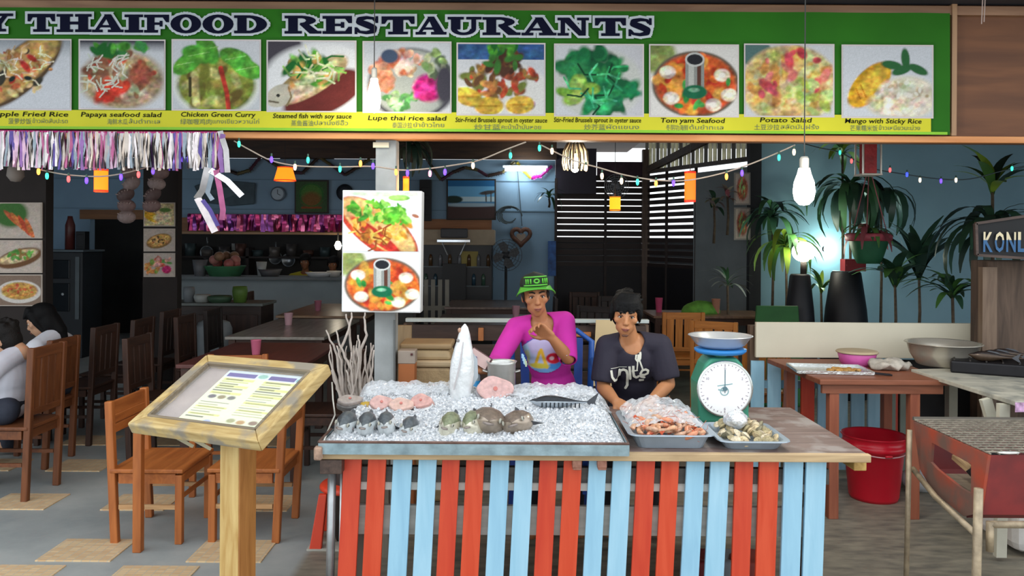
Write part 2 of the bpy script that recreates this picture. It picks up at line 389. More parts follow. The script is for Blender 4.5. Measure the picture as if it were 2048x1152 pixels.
# ---------------------------------------------------------------- the long menu banner
BY = 4.488
ban = thing('menu_banner', 'long green vinyl banner with dark slab lettering and ten food photographs under the roof', 'banner', (0, BY, FZ + .05))
def bp_(px, py, d=0.): return P(px, py, BY - d)
G1, G2, YL = mt('#256314', .6, v=.10, s=3, spec=.15), mt('#7fb538', .6, v=.05, spec=.15), mt('#bdba30', .6, v=.05, s=4, spec=.15)
sb = B(); NXB = 96
for j, rows in enumerate(((14, 258),)):
    vs = []; fs = []
    for i in range(NXB + 1):
        px = -40 + (1940) * i / NXB
        for k in range(9):
            t = k / 8; y0 = 14.5 + .0063 * px; y1 = 257.5 + .0063 * px
            q = bp_(px, y0 + (y1 - y0) * t)
            w = .010 * max(0, (px - 1300) / 600) ** 1.5 * (1 - t) * sin(px * .03 + t * 7) + .002 * sin(px * .011)
            vs.append(q + Vector((0, min(0, w) , 0)))
    for i in range(NXB):
        for k in range(8): fs.append((i * 9 + k, (i + 1) * 9 + k, (i + 1) * 9 + k + 1, i * 9 + k + 1))
    sb.add(vs, fs)
sb.obj('vinyl_sheet', G1, ban, smooth=True, world=True)
def strip(x0, x1, y0, y1, d, mat, name):
    B().face([bp_(x0, y1 + .0063 * x0, d), bp_(x1, y1 + .0063 * x1, d), bp_(x1, y0 + .0063 * x1, d), bp_(x0, y0 + .0063 * x0, d)]).obj(name, mat, ban, world=True)
strip(-40, 1862, 219, 252, .013, YL, 'caption_strip'); strip(-40, 1895, 252, 257.5, .013, G2, 'lime_edge')
GL = {}
def R4(x0, y0, x1, y1): return [(x0, y0), (x1, y0), (x1, y1), (x0, y1)]
def ringq(cx, cy, ox, oy, ix, iy, a0=0, a1=360, n=20):
    L_ = []
    for i in range(n):
        a, b = radians(a0 + (a1 - a0) * i / n), radians(a0 + (a1 - a0) * (i + 1) / n)
        L_.append([(cx + ix * cos(a), cy + iy * sin(a)), (cx + ox * cos(a), cy + oy * sin(a)), (cx + ox * cos(b), cy + oy * sin(b)), (cx + ix * cos(b), cy + iy * sin(b))])
    return L_
def strokeq(pts, w):
    L_ = []
    for i, ((x0, y0), (x1, y1)) in enumerate(zip(pts, pts[1:])):
        dx, dy = x1 - x0, y1 - y0; l = sqrt(dx * dx + dy * dy); nx, ny = -dy / l, dx / l; w0 = w[i] if isinstance(w, list) else w; w1 = w[i + 1] if isinstance(w, list) else w
        L_.append([(x0 - nx * w0, y0 - ny * w0), (x1 - nx * w1, y1 - ny * w1), (x1 + nx * w1, y1 + ny * w1), (x0 + nx * w0, y0 + ny * w0)])
        L_.append([(x1 + w1 * cos(a), y1 + w1 * sin(a)) for a in [k * pi / 4 for k in range(8)]])
    return L_
s_ = .15
GL['T'] = [R4(0, .8, 1, 1), [(0, .58), (.1, .58), (.2, .85), (0, .85)], [(.9, .58), (1, .58), (1, .85), (.8, .85)], R4(.34, 0, .66, 1), R4(.2, 0, .8, s_)]
GL['H'] = [R4(.1, 0, .38, 1), R4(.62, 0, .9, 1), R4(0, 0, .47, s_), R4(0, 1 - s_, .47, 1), R4(.53, 0, 1, s_), R4(.53, 1 - s_, 1, 1), R4(.3, .42, .7, .58)]
GL['A'] = [[(.08, .1), (.2, .1), (.56, 1), (.42, 1)], [(.38, 1), (.6, 1), (.93, .1), (.62, .1)], R4(.25, .27, .7, .4), R4(0, 0, .34, s_), R4(.5, 0, 1, s_)]
GL['I'] = [R4(.22, 0, .78, 1), R4(0, 0, 1, s_), R4(0, 1 - s_, 1, 1)]
GL['F'] = [R4(.12, 0, .42, 1), R4(0, 0, .56, s_), R4(0, .84, 1, 1), [(.88, .58), (1, .58), (1, .9), (.72, .9)], R4(.3, .43, .74, .57), R4(.62, .34, .74, .66)]
GL['E'] = [R4(.12, 0, .42, 1), R4(0, 0, 1, .16), R4(0, .84, 1, 1), [(.88, .6), (1, .6), (1, .9), (.74, .9)], [(.74, .1), (1, .1), (1, .4), (.88, .4)], R4(.3, .43, .74, .57), R4(.62, .34, .74, .66)]
GL['O'] = ringq(.5, .5, .52, .53, .2, .37)
GL['D'] = [R4(.1, 0, .38, 1), R4(0, 0, .5, s_), R4(0, 1 - s_, .5, 1)] + ringq(.42, .5, .58, .5, .26, .36, -90, 90, 12)
GL['R'] = [R4(.1, 0, .36, 1), R4(0, 0, .47, s_), R4(0, 1 - s_, .5, 1), [(.4, .52), (.66, .52), (.94, .08), (.68, .0)], R4(.68, 0, 1, .15)] + ringq(.42, .73, .43, .27, .16, .13, -90, 90, 10)
GL['S'] = strokeq([(.84, .7), (.76, .88), (.5, .92), (.24, .84), (.24, .66), (.5, .53), (.76, .36), (.76, .16), (.5, .08), (.22, .13), (.14, .3)], [.05, .07, .09, .12, .15, .17, .15, .12, .09, .07, .05]) + [R4(.84, .62, .95, 1), R4(.04, 0, .15, .38)]
GL['U'] = [R4(.1, .3, .38, 1), R4(.7, .3, .84, 1), R4(0, 1 - s_, .48, 1), R4(.55, 1 - s_, 1, 1)] + ringq(.47, .33, .37, .35, .19, .2, 180, 360, 12)
GL['N'] = [R4(.1, 0, .24, 1), R4(.76, 0, .9, 1), [(.08, 1), (.38, 1), (.9, 0), (.68, 0)], R4(0, 0, .36, s_), R4(0, 1 - s_, .36, 1), R4(.62, 1 - s_, 1, 1)]
GL['Y'] = [[(.1, 1), (.4, 1), (.64, .42), (.36, .42)], [(.88, 1), (.74, 1), (.44, .42), (.64, .42)], R4(.36, 0, .64, .5), R4(0, 1 - s_, .48, 1), R4(.58, 1 - s_, 1, 1), R4(.22, 0, .78, s_)]
def inflate(poly, e):
    n = len(poly); A = sum(poly[i][0] * poly[(i + 1) % n][1] - poly[(i + 1) % n][0] * poly[i][1] for i in range(n)); o = []
    sg = 1 if A > 0 else -1
    for i in range(n):
        (ax, ay), (bx, by), (cx, cy) = poly[i - 1], poly[i], poly[(i + 1) % n]
        d1 = Vector((bx - ax, by - ay)); d2 = Vector((cx - bx, cy - by))
        if d1.length < 1e-6 or d2.length < 1e-6: o.append((bx, by)); continue
        d1.normalize(); d2.normalize(); n1 = Vector((d1.y, -d1.x)) * sg; n2 = Vector((d2.y, -d2.x)) * sg; m = n1 + n2; k = max(.45, 1 + n1.dot(n2))
        o.append((bx + m.x / k * e, by + m.y / k * e))
    return o
INK, HALO = mt('#0a0d24', .7, v=.05, spec=.1), mt('#b0b8be', .45, v=.04)
LET = [('Y', -38, 26), ('T', 55, 110), ('H', 113, 183), ('A', 184, 247), ('I', 249, 286), ('F', 288, 338), ('O', 342, 401), ('O', 406, 466), ('D', 468, 534),
       ('R', 569, 643), ('E', 645, 704), ('S', 707, 759), ('T', 763, 829), ('A', 831, 893), ('U', 895, 963), ('R', 965, 1041), ('A', 1043, 1113), ('N', 1115, 1178), ('T', 1190, 1252), ('S', 1255, 1306)]
for ch, x0, x1 in LET:
    yb = 63.5 + .0073 * (x0 - 50); yt = yb - 36
    gp = [[(x0 + (x1 - x0) * a, yb + (yt - yb) * c) for a, c in poly] for poly in GL[ch]]
    b1 = B()
    for i, g in enumerate(gp): b1.face([bp_(a, c, .0185 + .00006 * i) for a, c in g])
    lo = b1.obj('letter_' + ch.lower(), INK, ban, world=True)
    b2 = B()
    for i, g in enumerate(gp): b2.face([bp_(a, c, .0142 + .00006 * i + .0011 * (LET.index((ch, x0, x1)) % 2)) for a, c in inflate(g, 5)])
    b2.obj('letter_outline', HALO, lo, world=True)
PH = [(-32, 80, 140, 217), (160, 81, 328, 216), (346, 81, 519, 218), (536, 83, 710, 221), (728, 85, 900, 223), (916, 88, 1088, 228), (1111, 90, 1285, 230), (1301, 91, 1475, 231), (1491, 90, 1666, 231), (1686, 92, 1864, 233)]
def pic(n):
    p = Pix(112, 90, '#d8dbe0', 1.24)
    W_, GR, DG, RD, OR, YE, BR = '#e9ecee', '#4f9a35', '#1f6a2c', '#d0402c', '#dd7a3c', '#e3b94a', '#7a4a2c'
    if n == 0:
        p.mix(np.clip((.25 - p.Y) * 3, 0, 1), '#7d868c'); p.ell(.42, .45, .62, .3, '#5a4630', -42, .12).ell(.42, .42, .58, .25, '#c9a060', -42, .2)
        p.blobs(.42, .45, .38, .34, 40, ['#d9b380', '#e4c693', '#b9854e', '#cf6a4a', '#3c3a30'], .02, .05); p.strands(.45, .35, .3, .25, 26, ['#efe0c0', '#d8b690'], .008, .16); p.blobs(.45, .45, .25, .25, 5, ['#c43a30', '#1c2b28'], .03, .05)
    elif n == 1:
        p.mix(np.clip((.18 - p.Y) * 6, 0, 1), '#3a3a44').ell(.5, .58, .56, .5, '#d6dadd').ell(.5, .58, .5, .43, '#b9a07e', 0, .2)
        p.blobs(.5, .5, .4, .36, 46, ['#c9bb9a', '#9a6a4e', '#c2503c', '#aab38a', '#8c5a44'], .03, .07); p.blobs(.45, .12, .32, .1, 16, [GR, DG, '#3f8a4a'], .04, .07)
        p.blobs(.38, .72, .16, .12, 9, [RD, '#d9573c'], .05, .08); p.strands(.35, .5, .3, .25, 26, ['#e6e4d4', '#d3d8c4'], .009, .2); p.ell(.72, .5, .15, .18, '#a55a45', 0, .4)
    elif n == 2:
        p.mix(np.clip(p.Y - .1, 0, 1), '#c9ced2').ell(.5, .62, .5, .5, '#e8ebe4').ell(.5, .64, .45, .42, '#8f9a3f', 0, .15)
        p.blobs(.5, .68, .38, .3, 26, ['#a9a850', '#7c7f34', '#b5b46c', '#6a5a2a'], .03, .08, 2.5)
        for x, y, r in ((.17, .33, -35), (.72, .25, 20), (.4, .12, 60), (.3, .2, 10), (.85, .4, 25)): p.ell(x, y, .2, .13, '#5aa53a', r, .2).line([(x - .12, y + .03), (x + .12, y - .03)], .006, '#8cc76a')
        p.line([(.55, .4), (.62, .75), (.64, .98)], .03, '#c4402f'); p.line([(.25, .5), (.27, .9)], .05, '#c0bb74').line([(.2, .55), (.2, .8)], .02, '#3f3a20')
    elif n == 3:
        p.ell(.05, .1, .35, .3, '#4a4650').ell(.62, .55, .66, .52, '#eceef0').ell(.64, .75, .5, .28, '#6a2c28', -25, .15).ell(.5, .55, .48, .21, '#b8a274', -32, .1).ell(.46, .6, .4, .13, '#e0d4b0', -32, .3)
        p.ell(.14, .78, .17, .15, '#c4c0ae', -30, .12).line([(.24, .66), (.27, .8), (.22, .92)], .012, '#8a7a58').line([(.02, .86), (.12, .88)], .012, '#6a6250').blobs(.5, .42, .3, .2, 30, [GR, '#79b552', DG, '#d9d6a8', '#cfa95c'], .03, .07, 3.); p.strands(.55, .38, .25, .2, 20, ['#8fca62', '#d9e3b9', DG], .012, .22); p.ell(.12, .78, .02, .025, '#30302c')
    elif n == 4:
        p.mix(np.clip(.5 - p.Y, 0, 1), '#c8cfd6').ell(.55, .6, .5, .52, '#4a4a52', 0, .1).ell(.55, .58, .46, .48, '#aab0aa', 0, .1)
        p.blobs(.2, .5, .14, .2, 16, ['#d8835f', '#e0a07c'], .04, .07).blobs(.5, .3, .17, .16, 18, ['#e3b094', '#d97a5c', '#ecd9cc'], .04, .07)
        p.blobs(.44, .82, .17, .14, 30, ['#6fae62', '#a9cf96', '#4d8c4a'], .02, .05).ell(.75, .65, .18, .2, '#cf2a8a', 0, .3).blobs(.75, .63, .14, .15, 14, ['#e0409c', '#b81f74'], .03, .06)
        p.blobs(.82, .3, .14, .18, 14, ['#8fae6c', '#c9d3a4', '#5a6a50'], .03, .06).ell(.3, .2, .1, .1, '#4a5a74', 0, .3).ell(.93, .6, .1, .3, '#43414c', 0, .5)
    elif n == 5:
        p.rect(0, 0, 1, .22, '#3a5f94').ell(.5, .75, .6, .5, '#e7e6e2', 0, .1)
        p.blobs(.5, .5, .42, .24, 60, ['#a8553a', '#8c6a3c', '#c98a4a', '#6d4a30', '#b3452f', '#78803e'], .03, .06); p.blobs(.52, .25, .2, .16, 28, ['#4a2f24', '#6a3c28', '#3f7a34', '#56382a'], .03, .06)
        p.blobs(.5, .06, .16, .07, 16, [GR, DG], .03, .05)
        for x, y, a in ((.12, .75, 20), (.36, .88, 0), (.72, .86, -5)): p.ell(x, y, .17, .13, '#e0b848', a, .2).line([(x - .12, y), (x + .12, y)], .012, '#c99a34')
    elif n == 6:
        p.mix(np.clip(p.X - .6, 0, 1), '#b5b0b8').ell(.5, .55, .5, .5, '#cfd2cc', 0, .15)
        p.blobs(.45, .35, .36, .26, 40, ['#14603a', '#1d7a46', '#0f4a30', '#2c8c50'], .05, .1); p.blobs(.62, .7, .26, .22, 30, ['#1d8a54', '#35a766', '#14603a'], .04, .09, 3.)
        p.blobs(.22, .65, .12, .12, 8, ['#86b345', '#6c9a3a', '#a3c860'], .06, .09).ell(.42, .62, .09, .08, '#9cbf4d', 0, .4); p.strands(.55, .6, .3, .25, 16, ['#3cb878', '#57c98a', '#0c4028'], .012, .25)
    elif n == 7: return hotpot(p)
    elif n == 8:
        p.ell(.1, .1, .2, .2, '#5a7a78').ell(.5, .56, .55, .56, '#d9c08c', 0, .1)
        p.blobs(.5, .52, .46, .46, 90, ['#dcb45e', '#e6cf92', '#c9c070', '#dba053', '#d3d29a', '#e2c078'], .04, .08)
        p.blobs(.5, .45, .42, .4, 15, ['#d2565c', '#c23c4a', '#e08074'], .03, .07).blobs(.75, .7, .2, .25, 14, ['#aebf58', '#c4d284'], .04, .07)
    else:
        p.mix(np.ones_like(p.X), '#d6dbe2').ell(.3, .55, .32, .2, '#e8b02c', -48, .12).ell(.33, .5, .24, .12, '#f0c548', -48, .4).ell(.72, .72, .34, .3, '#e6e2cc', 0, .2).ell(.5, .82, .22, .16, '#dfd6b0', 0, .4)
        p.blobs(.68, .72, .28, .24, 40, ['#f0eee0', '#d9d2ac', '#e8e2c4'], .02, .04)
        for x, y, r in ((.55, .27, 10), (.84, .33, 25), (.7, .18, 85), (.66, .34, -20)): p.ell(x, y, .12, .06, '#2f6a3c', r, .3)
        p.line([(.15, .6), (.2, .75)], .008, '#c98f20').line([(.2, .55), (.26, .72)], .008, '#c98f20')
    return p.grain(.05)
def hotpot(p, bright=1.):
    p.mix(np.ones_like(p.X), '#e4e2de').ell(.08, .15, .22, .25, '#8fa05c', 0, .3).ell(.52, .55, .5, .47, '#6a5f50', 0, .06).ell(.52, .55, .46, .43, '#c95a2c', 0, .1)
    p.blobs(.52, .55, .4, .36, 46, ['#d8742e', '#e09a3c', '#c2401f', '#b93a28', '#dba24a'], .04, .08)
    for x, y in ((.2, .38), (.24, .75), (.82, .42), (.72, .84), (.9, .7)): p.ell(x, y, .09, .09, '#f0e6cc', 0, .3).ell(x, y, .04, .04, '#f8f4ea', 0, .5)
    p.blobs(.5, .55, .4, .36, 7, ['#2f8a3c', '#4aa650'], .03, .05, 2.)
    p.rect(.4, .2, .62, .62, '#8f938f').rect(.44, .2, .5, .62, '#b9bcb6').rect(.54, .2, .58, .62, '#5a3a30').ell(.51, .2, .11, .1, '#c9ccc9', 0, .1).ell(.51, .2, .09, .075, '#26282e', 0, .1)
    p.ell(.51, .66, .14, .1, '#176a48', 0, .2).ell(.5, .63, .06, .03, '#8fd0a8', 0, .5)
    return p.grain(.05)
for n, (x0, y0, x1, y1) in enumerate(PH):
    f = B().face([bp_(x0 - 3, y1 + 3, .0145), bp_(x1 + 3, y1 + 4, .0145), bp_(x1 + 3, y0 - 2, .0145), bp_(x0 - 3, y0 - 3, .0145)]).obj('photo_border', mt('#bdb4b2', .45, v=.03), ban, world=True)
    pz = pic(n).mottle(.24); pz.a *= .66; pz.obj('food_photo', bp_(x0, y0, .017), bp_(x1, y0 + 1, .017), bp_(x1, y1 + 1, .017), bp_(x0, y1, .017), f)
CAP = [('Pineapple Fried Rice', -48, 136, 228, '菠萝炒饭', 'ข้าวผัดสับปะรด', 14, 135), ('Papaya seafood salad', 162, 323, 229, '海鲜木瓜', 'ส้มตำทะเล', 212, 320), ('Chicken Green Curry', 362, 511, 229, '绿咖喱鸡肉', 'แกงเขียวหวานไก่', 358, 518),
       ('Steamed fish with soy sauce', 546, 703, 232, '蒸鱼酱油', 'ปลานึ่งซีอิ๊ว', 580, 696), ('Lupe thai rice salad', 736, 893, 236, '泰国沙拉', 'ยำข้าวไทย', 782, 888), ('Stir-Fried Brussels sprout in oyster sauce', 911, 1094, 240, '炒甘蓝', 'คะน้าน้ำมันหอย', 946, 1082),
       ('Stir-Fried Brussels sprout in oyster sauce', 1108, 1282, 240, '炒芥蓝', 'ผัดแขนง', 1166, 1278), ('Tom yam Seafood', 1322, 1450, 241, '冬阴功海鲜', 'ต้มยำทะเล', 1330, 1447), ('Potato Salad', 1520, 1624, 240, '土豆沙拉', 'สลัดมันฝรั่ง', 1506, 1638), ('Mango with Sticky Rice', 1690, 1843, 242, '芒果糯米饭', 'ข้าวเหนียวมะม่วง', 1698, 1840)]
TXD, TXG = mt('#1c1e10', .7, v=0, spec=.1), mt('#66735a', .7, v=0, spec=.1)
for t, x0, x1, yb, c1, c2, a0, a1 in CAP:
    o = text_on('caption', t, bp_((x0 + x1) / 2, yb + 4.5, .0155), (1, 0, 0), (0, 0, 1), TXD, ban, w=(x1 - x0) * BY / FPX, h=9.5 * BY / FPX, shear=.12, off=.012)
    m_ = a0 + (a1 - a0) * .42
    text_on('caption_chinese', c1, bp_((a0 + m_) / 2, yb + 19, .0155), (1, 0, 0), (0, 0, 1), TXG, ban, w=(m_ - a0 - 5) * BY / FPX, h=9 * BY / FPX)
    text_on('caption_thai', c2, bp_((m_ + a1) / 2, yb + 18, .0155), (1, 0, 0), (0, 0, 1), TXG, ban, w=(a1 - m_) * BY / FPX, h=8.5 * BY / FPX)
# ---------------------------------------------------------------- the stall counter
CT = .726
stall = thing('stall_counter', 'street stall counter fronted with upright red and pale blue slats', 'counter', (.33, 3.5, 0))
TOPW = wood('#66524c', '#836d66', 'x', 2., .5, .2, '#958a85')
B().box((.33, 3.55, CT - .0125), (2.12, .86, .025)).obj('tabletop', TOPW, stall, world=True, bev=.003)
B().box((.33, 3.108, CT - .014), (2.13, .03, .030)).obj('front_edge', wood('#a58a66', '#c9ad84', 'x', 2., .6), stall, world=True, bev=.003)
RED = [wood('#c23a22', '#cf4a2c', 'z', 2., .45, .06), wood('#c8401f', '#d4502f', 'z', 2., .45, .06)]
BLU = [wood('#8ebdd6', '#9ccae0', 'z', 2., .45, .06), wood('#94c3da', '#a6d0e4', 'z', 2., .45, .06)]
SL = [(688, 724), (737, 773), (787, 825), (838, 874), (885, 920), (933, 969), (983, 1019), (1031, 1067), (1080, 1115), (1128, 1164), (1178, 1213), (1226, 1263), (1274, 1310), (1323, 1358), (1373, 1409), (1421, 1459), (1470, 1506), (1518, 1557), (1568, 1606), (1612, 1652)]
for i, (a, b) in enumerate(SL):
    x0, x1 = P(a, 940, 3.15).x, P(b, 940, 3.15).x; w = x1 - x0; xc = (x0 + x1) / 2
    top = CT - .028; ln = .655; d = -.030 * (1 if i < 16 else .6)
    m = (RED if (i // 2) % 2 == 0 else BLU)[i % 2]
    bb = B().prism([(xc - w / 2 + d, 3.142, top - ln), (xc + w / 2 + d, 3.142, top - ln), (xc + w / 2, 3.142, top), (xc - w / 2, 3.142, top)], (0, .018, 0))
    sl = bb.obj('slat', m, stall, world=True, bev=.002)
    if i < 2: sl['label'] = 'red slat'
WHT = mt('#b8b6ac', .7, v=.15, s=5)
RAIL = wood('#8f8a80', '#b2ada2', 'x', 2.)
B().box((.33, 3.18, .62), (1.86, .03, .06)).obj('front_rail', wood('#3a3a38', '#57534d', 'x', 2.), stall, world=True)
B().box((.33, 3.18, .10), (1.86, .03, .05)).obj('front_rail', RAIL, stall, world=True)
B().box((.30, 3.185, .585), (1.82, .02, .058)).obj('inner_rail', mt('#d6d4cc', .6, v=.1, s=5), stall, world=True)
B().box((.30, 3.19, .435), (1.82, .02, .115)).obj('inner_board', wood('#a09c94', '#bdb9b0', 'x', 2.), stall, world=True)
B().box((.33, 3.93, .60), (1.9, .03, .13)).obj('back_board', mt('#241f1e', .7), stall, world=True)
for x, y in ((1.19, 3.22), (1.25, 3.92), (-.62, 3.92), (-.60, 3.24)):
    B().box((x, y, (CT - .03) / 2), (.055, .055, CT - .03)).obj('leg', wood('#70675c', '#8d8475', 'z', 2.), stall, world=True)
for px, w, c in ((664, 17, '#a9aeb0'), (683, 6, '#c3c7c6')):
    x = P(px, 1000, 3.17).x; B().tube([(x - .012, 3.19, 0), (x, 3.17, CT - .06)], w * .5 * 3.17 / FPX, 10).obj('metal_leg', mt(c, .35, .7, v=.2, s=14), stall, smooth=True, world=True)
B().box((P(665, 920, 3.12).x, 3.22, CT - .058), (.085, .26, .055)).obj('joist_end', wood('#3a2b24', '#57443a', 'y', 3), stall, world=True, bev=.003)
o = B().box((P(1710, 930, 3.2).x, 3.55, CT - .052), (.05, .80, .05)).obj('joist_end', wood('#a98444', '#c9a660', 'y', 3), stall, world=True, bev=.004); o['label'] = 'yellow timber joist end under the tabletop corner'
for px in (1153, 1203):
    q = P(px, 928, 3.13); B().box((q.x, 3.125, CT - .043), (.036, .05, .034)).box((q.x, 3.124, CT - .063), (.034, .05, .008)).obj('joist_end', wood('#8a5a48', '#a87864', 'y', 3), stall, world=True, bev=.006)
B().tube([P(700, 935, 3.16), P(694, 965, 3.16)], .004, 6).obj('wire_hook', mt('#cfcabc', .4, .5), stall, world=True)
B().box(P(1171, 968, 3.2) + Vector((0, .03, .02)), (.018, .01, .14)).obj('blue_strap', mt('#1d4fae', .5), stall, world=True)
q = P(1420, 1040, 3.7)
for j, (px, c) in enumerate(((1405, '#8a3336'), (1500, '#a04a40'), (1455, '#9aa0a6'))):
    g = B().lathe([(.0, 0), (.07, 0), (.085, .05), (.09, .12), (.08, .13), (.0, .11)], (0, 0, 0), 16).obj('storage_pail', mt(c, .5), None, smooth=True)
    g.location = (P(px, 1100, 3.62).x, 3.62, 0); tag(g, ['dark red pail on the floor behind the stall slats, leftmost', 'rust red pail on the floor behind the rightmost red slats', 'grey pail on the floor behind the stall slats'][j], 'pail')

# ---------------------------------------------------------------- ice tray and fish
tray = thing('ice_tray', 'galvanised metal tray heaped with crushed ice and fish on the stall counter', 'tray', (-.14, 3.35, CT))
GALV = mt('#93a9b0', .45, .55, v=.28, s=16, b=.1)
TX0, TX1, TY0, TY1, TZ = -.735, .452, 3.065, 3.70, .772
wb = B()
wb.box(((TX0 + TX1) / 2, TY0, (CT + TZ) / 2), (TX1 - TX0, .006, TZ - CT + .002)); wb.box(((TX0 + TX1) / 2, TY1, (CT + TZ) / 2), (TX1 - TX0, .006, TZ - CT))
wb.box((TX0, (TY0 + TY1) / 2, (CT + TZ) / 2), (.006, TY1 - TY0, TZ - CT)); wb.box((TX1, (TY0 + TY1) / 2, (CT + TZ) / 2), (.006, TY1 - TY0, TZ - CT))
wb.box(((TX0 + TX1) / 2, (TY0 + TY1) / 2, CT + .003), (TX1 - TX0, TY1 - TY0, .005)); wb.obj('tray_body', GALV, tray, world=True)
rm = B().tube([(TX0, TY0, TZ), (TX1, TY0, TZ), (TX1, TY1, TZ), (TX0, TY1, TZ), (TX0, TY0, TZ)], .006, 6).obj('rolled_rim', mt('#6a5148', .6, .3, v=.4, s=20), tray, world=True)
B().box((TX0 + .0, TY0 - .004, CT + .005), (.03, .04, .05)).obj('corner_rust', mt('#a98c78', .8, v=.4, s=40, b=.5), tray, world=True, bev=.006)
def ice_h(x, y):
    u = (x - TX0) / (TX1 - TX0); v = (y - TY0) / (TY1 - TY0)
    e = min(1, u * 14) * min(1, (1 - u) * 14) * min(1, v * 12 + .15) * min(1, (1 - v) * 14 + .2)
    z = .758 + e * (.012 + .115 * max(0, v) ** 1.1)
    z += e * (.020 * mnoise.noise((x * 9, y * 9, 1.3)) + .012 * mnoise.noise((x * 27, y * 27, 4.1)) + .006 * mnoise.noise((x * 70, y * 70, 9.)))
    return z
def ice_mat():
    M, N, L, p = base_mat('crushed_ice')
    tc = N.new('ShaderNodeTexCoord'); vo = N.new('ShaderNodeTexVoronoi'); vo.inputs['Scale'].default_value = 85; L.new(tc.outputs['Object'], vo.inputs['Vector'])
    rp = N.new('ShaderNodeValToRGB'); rp.color_ramp.elements[0].color = (*lin('#ffffff'), 1); rp.color_ramp.elements[1].color = (*lin('#c2c6ca'), 1); rp.color_ramp.elements[1].position = .6
    L.new(vo.outputs['Distance'], rp.inputs[0]); L.new(rp.outputs[0], p.inputs['Base Color'])
    v2 = N.new('ShaderNodeTexVoronoi'); v2.inputs['Scale'].default_value = 130; L.new(tc.outputs['Object'], v2.inputs['Vector'])
    bp = N.new('ShaderNodeBump'); bp.inputs['Strength'].default_value = .7; bp.inputs['Distance'].default_value = .006; L.new(v2.outputs['Color'], bp.inputs['Height']); L.new(bp.outputs[0], p.inputs['Normal'])
    p.inputs['Roughness'].default_value = .18; p.inputs['Subsurface Weight'].default_value = .1; p.inputs['Subsurface Radius'].default_value = (.01, .012, .015)
    return M
ICE = ice_mat(); NXI, NYI = 150, 80; ib = B(); vs = []
for j in range(NYI + 1):
    for i in range(NXI + 1):
        x = TX0 + .006 + (TX1 - TX0 - .012) * i / NXI; y = TY0 + .006 + (TY1 - TY0 - .012) * j / NYI; vs.append((x, y, ice_h(x, y)))
ib.add(vs, [(j * (NXI + 1) + i, j * (NXI + 1) + i + 1, (j + 1) * (NXI + 1) + i + 1, (j + 1) * (NXI + 1) + i) for j in range(NYI) for i in range(NXI)])
for k in range(4200):
    x, y = U(TX0 + .02, TX1 - .02), U(TY0 + .015, TY1 - .012); z = ice_h(x, y); r = U(.004, .011)
    R = Euler((U(0, 6), U(0, 6), U(0, 6))).to_matrix(); ib.box((x, y, z + r * .2), (r * U(.8, 1.7), r * U(.8, 1.5), r * U(.5, 1.)), R, U(.6, 1))
ice = ib.obj('crushed_ice', ICE, None); tag(ice, 'heap of crushed white ice filling the galvanised stall tray', 'ice', kind='stuff')
def fish_mesh(name, L=.27, h=.042, w=.030, cols=('#5b6066', '#c9ced2'), bend=0., flat=1.):
    """fish along +Y from snout (y=0) to tail; back dark, belly pale"""
    b = B(); N = 16; K = 12; vs, fs = [], []
    pr = [0.0, .30, .55, .78, .92, 1.0, 1.0, .97, .90, .80, .68, .55, .42, .31, .22, .17, .15]
    for i in range(N + 1):
        t = i / N
        for k in range(K):
            a = 2 * pi * k / K; x = cos(a) * w * (pr[i] + .02) * (1 if t < .7 else 1 - (t - .7) * 1.6); z = sin(a) * h * (pr[i] + .02) * flat
            vs.append((x + bend * sin(t * pi) * L, t * L * .84, z + (.004 if t < .1 else 0)))
    for i in range(N):
        for k in range(K):
            k2 = (k + 1) % K; fs.append((i * K + k, i * K + k2, (i + 1) * K + k2, (i + 1) * K + k))
    b.cur = 0; b.add(vs, fs); n = len(b.mi)
    for q in range(n):
        k = q % K
        b.mi[q] = 0 if 0 <= k < 6 and k not in (0, 5) else 1
    body = b.mesh(name, [mt(cols[0], .28, .25, v=.3, s=60, b=.25, bs=300), mt(cols[1], .25, .35, v=.15, s=50)], True)
    f = B(); y1 = L * .82
    f.prism([(-.002, y1, 0), (-.002, L, h * 1.0), (-.002, L * .95, 0), (-.002, L, -h * 1.0)], (.004, 0, 0))
    d = B(); d.prism([(-.0015, L * .30, h * .8), (-.0015, L * .40, h * 1.15), (-.0015, L * .55, h * .95), (-.0015, L * .62, h * .55)], (.003, 0, 0))
    pf = B(); pf.prism([(w * .9, L * .22, -h * .1), (w * 1.5, L * .36, -h * .5), (w * .9, L * .34, -h * .45)], (.003, 0, 0)).prism([(-w * .9, L * .22, -h * .1), (-w * 1.5, L * .36, -h * .5), (-w * .9, L * .34, -h * .45)], (-.003, 0, 0))
    fm = mt('#4a4d52', .4, v=.2)
    ey = B(); 
    for sx in (-1, 1): ey.ell((sx * w * .62, L * .085, h * .22), (.004, .0075, .0075), 8, 6)
    pu = B()
    for sx in (-1, 1): pu.ell((sx * (w * .62 + .0025), L * .084, h * .22), (.0025, .0042, .0042), 8, 6)
    mo = B().tube([(-w * .28, .010, -h * .08), (0, -.001, -h * .1), (w * .28, .010, -h * .08)], .0035, 6)
    gl = B()
    for sx in (-1, 1): gl.tube([(sx * w * .55, L * .19, h * .55), (sx * w * .93, L * .215, 0), (sx * w * .5, L * .19, -h * .6)], .0022, 5)
    return body, [('tail_fin', f.mesh('tail_fin', fm)), ('dorsal_fin', d.mesh('dorsal_fin', fm)), ('pectoral_fins', pf.mesh('pectoral_fins', fm)), ('eyes', ey.mesh('eyes', mt('#a8a698', .2), True)), ('mouth', mo.mesh('mouth', mt('#8d827c', .4), True)), ('gill_edge', gl.mesh('gill_edge', mt('#7a5a56', .4), True)), ('pupils', pu.mesh('pupils', mt('#0c0c0e', .15), True))]
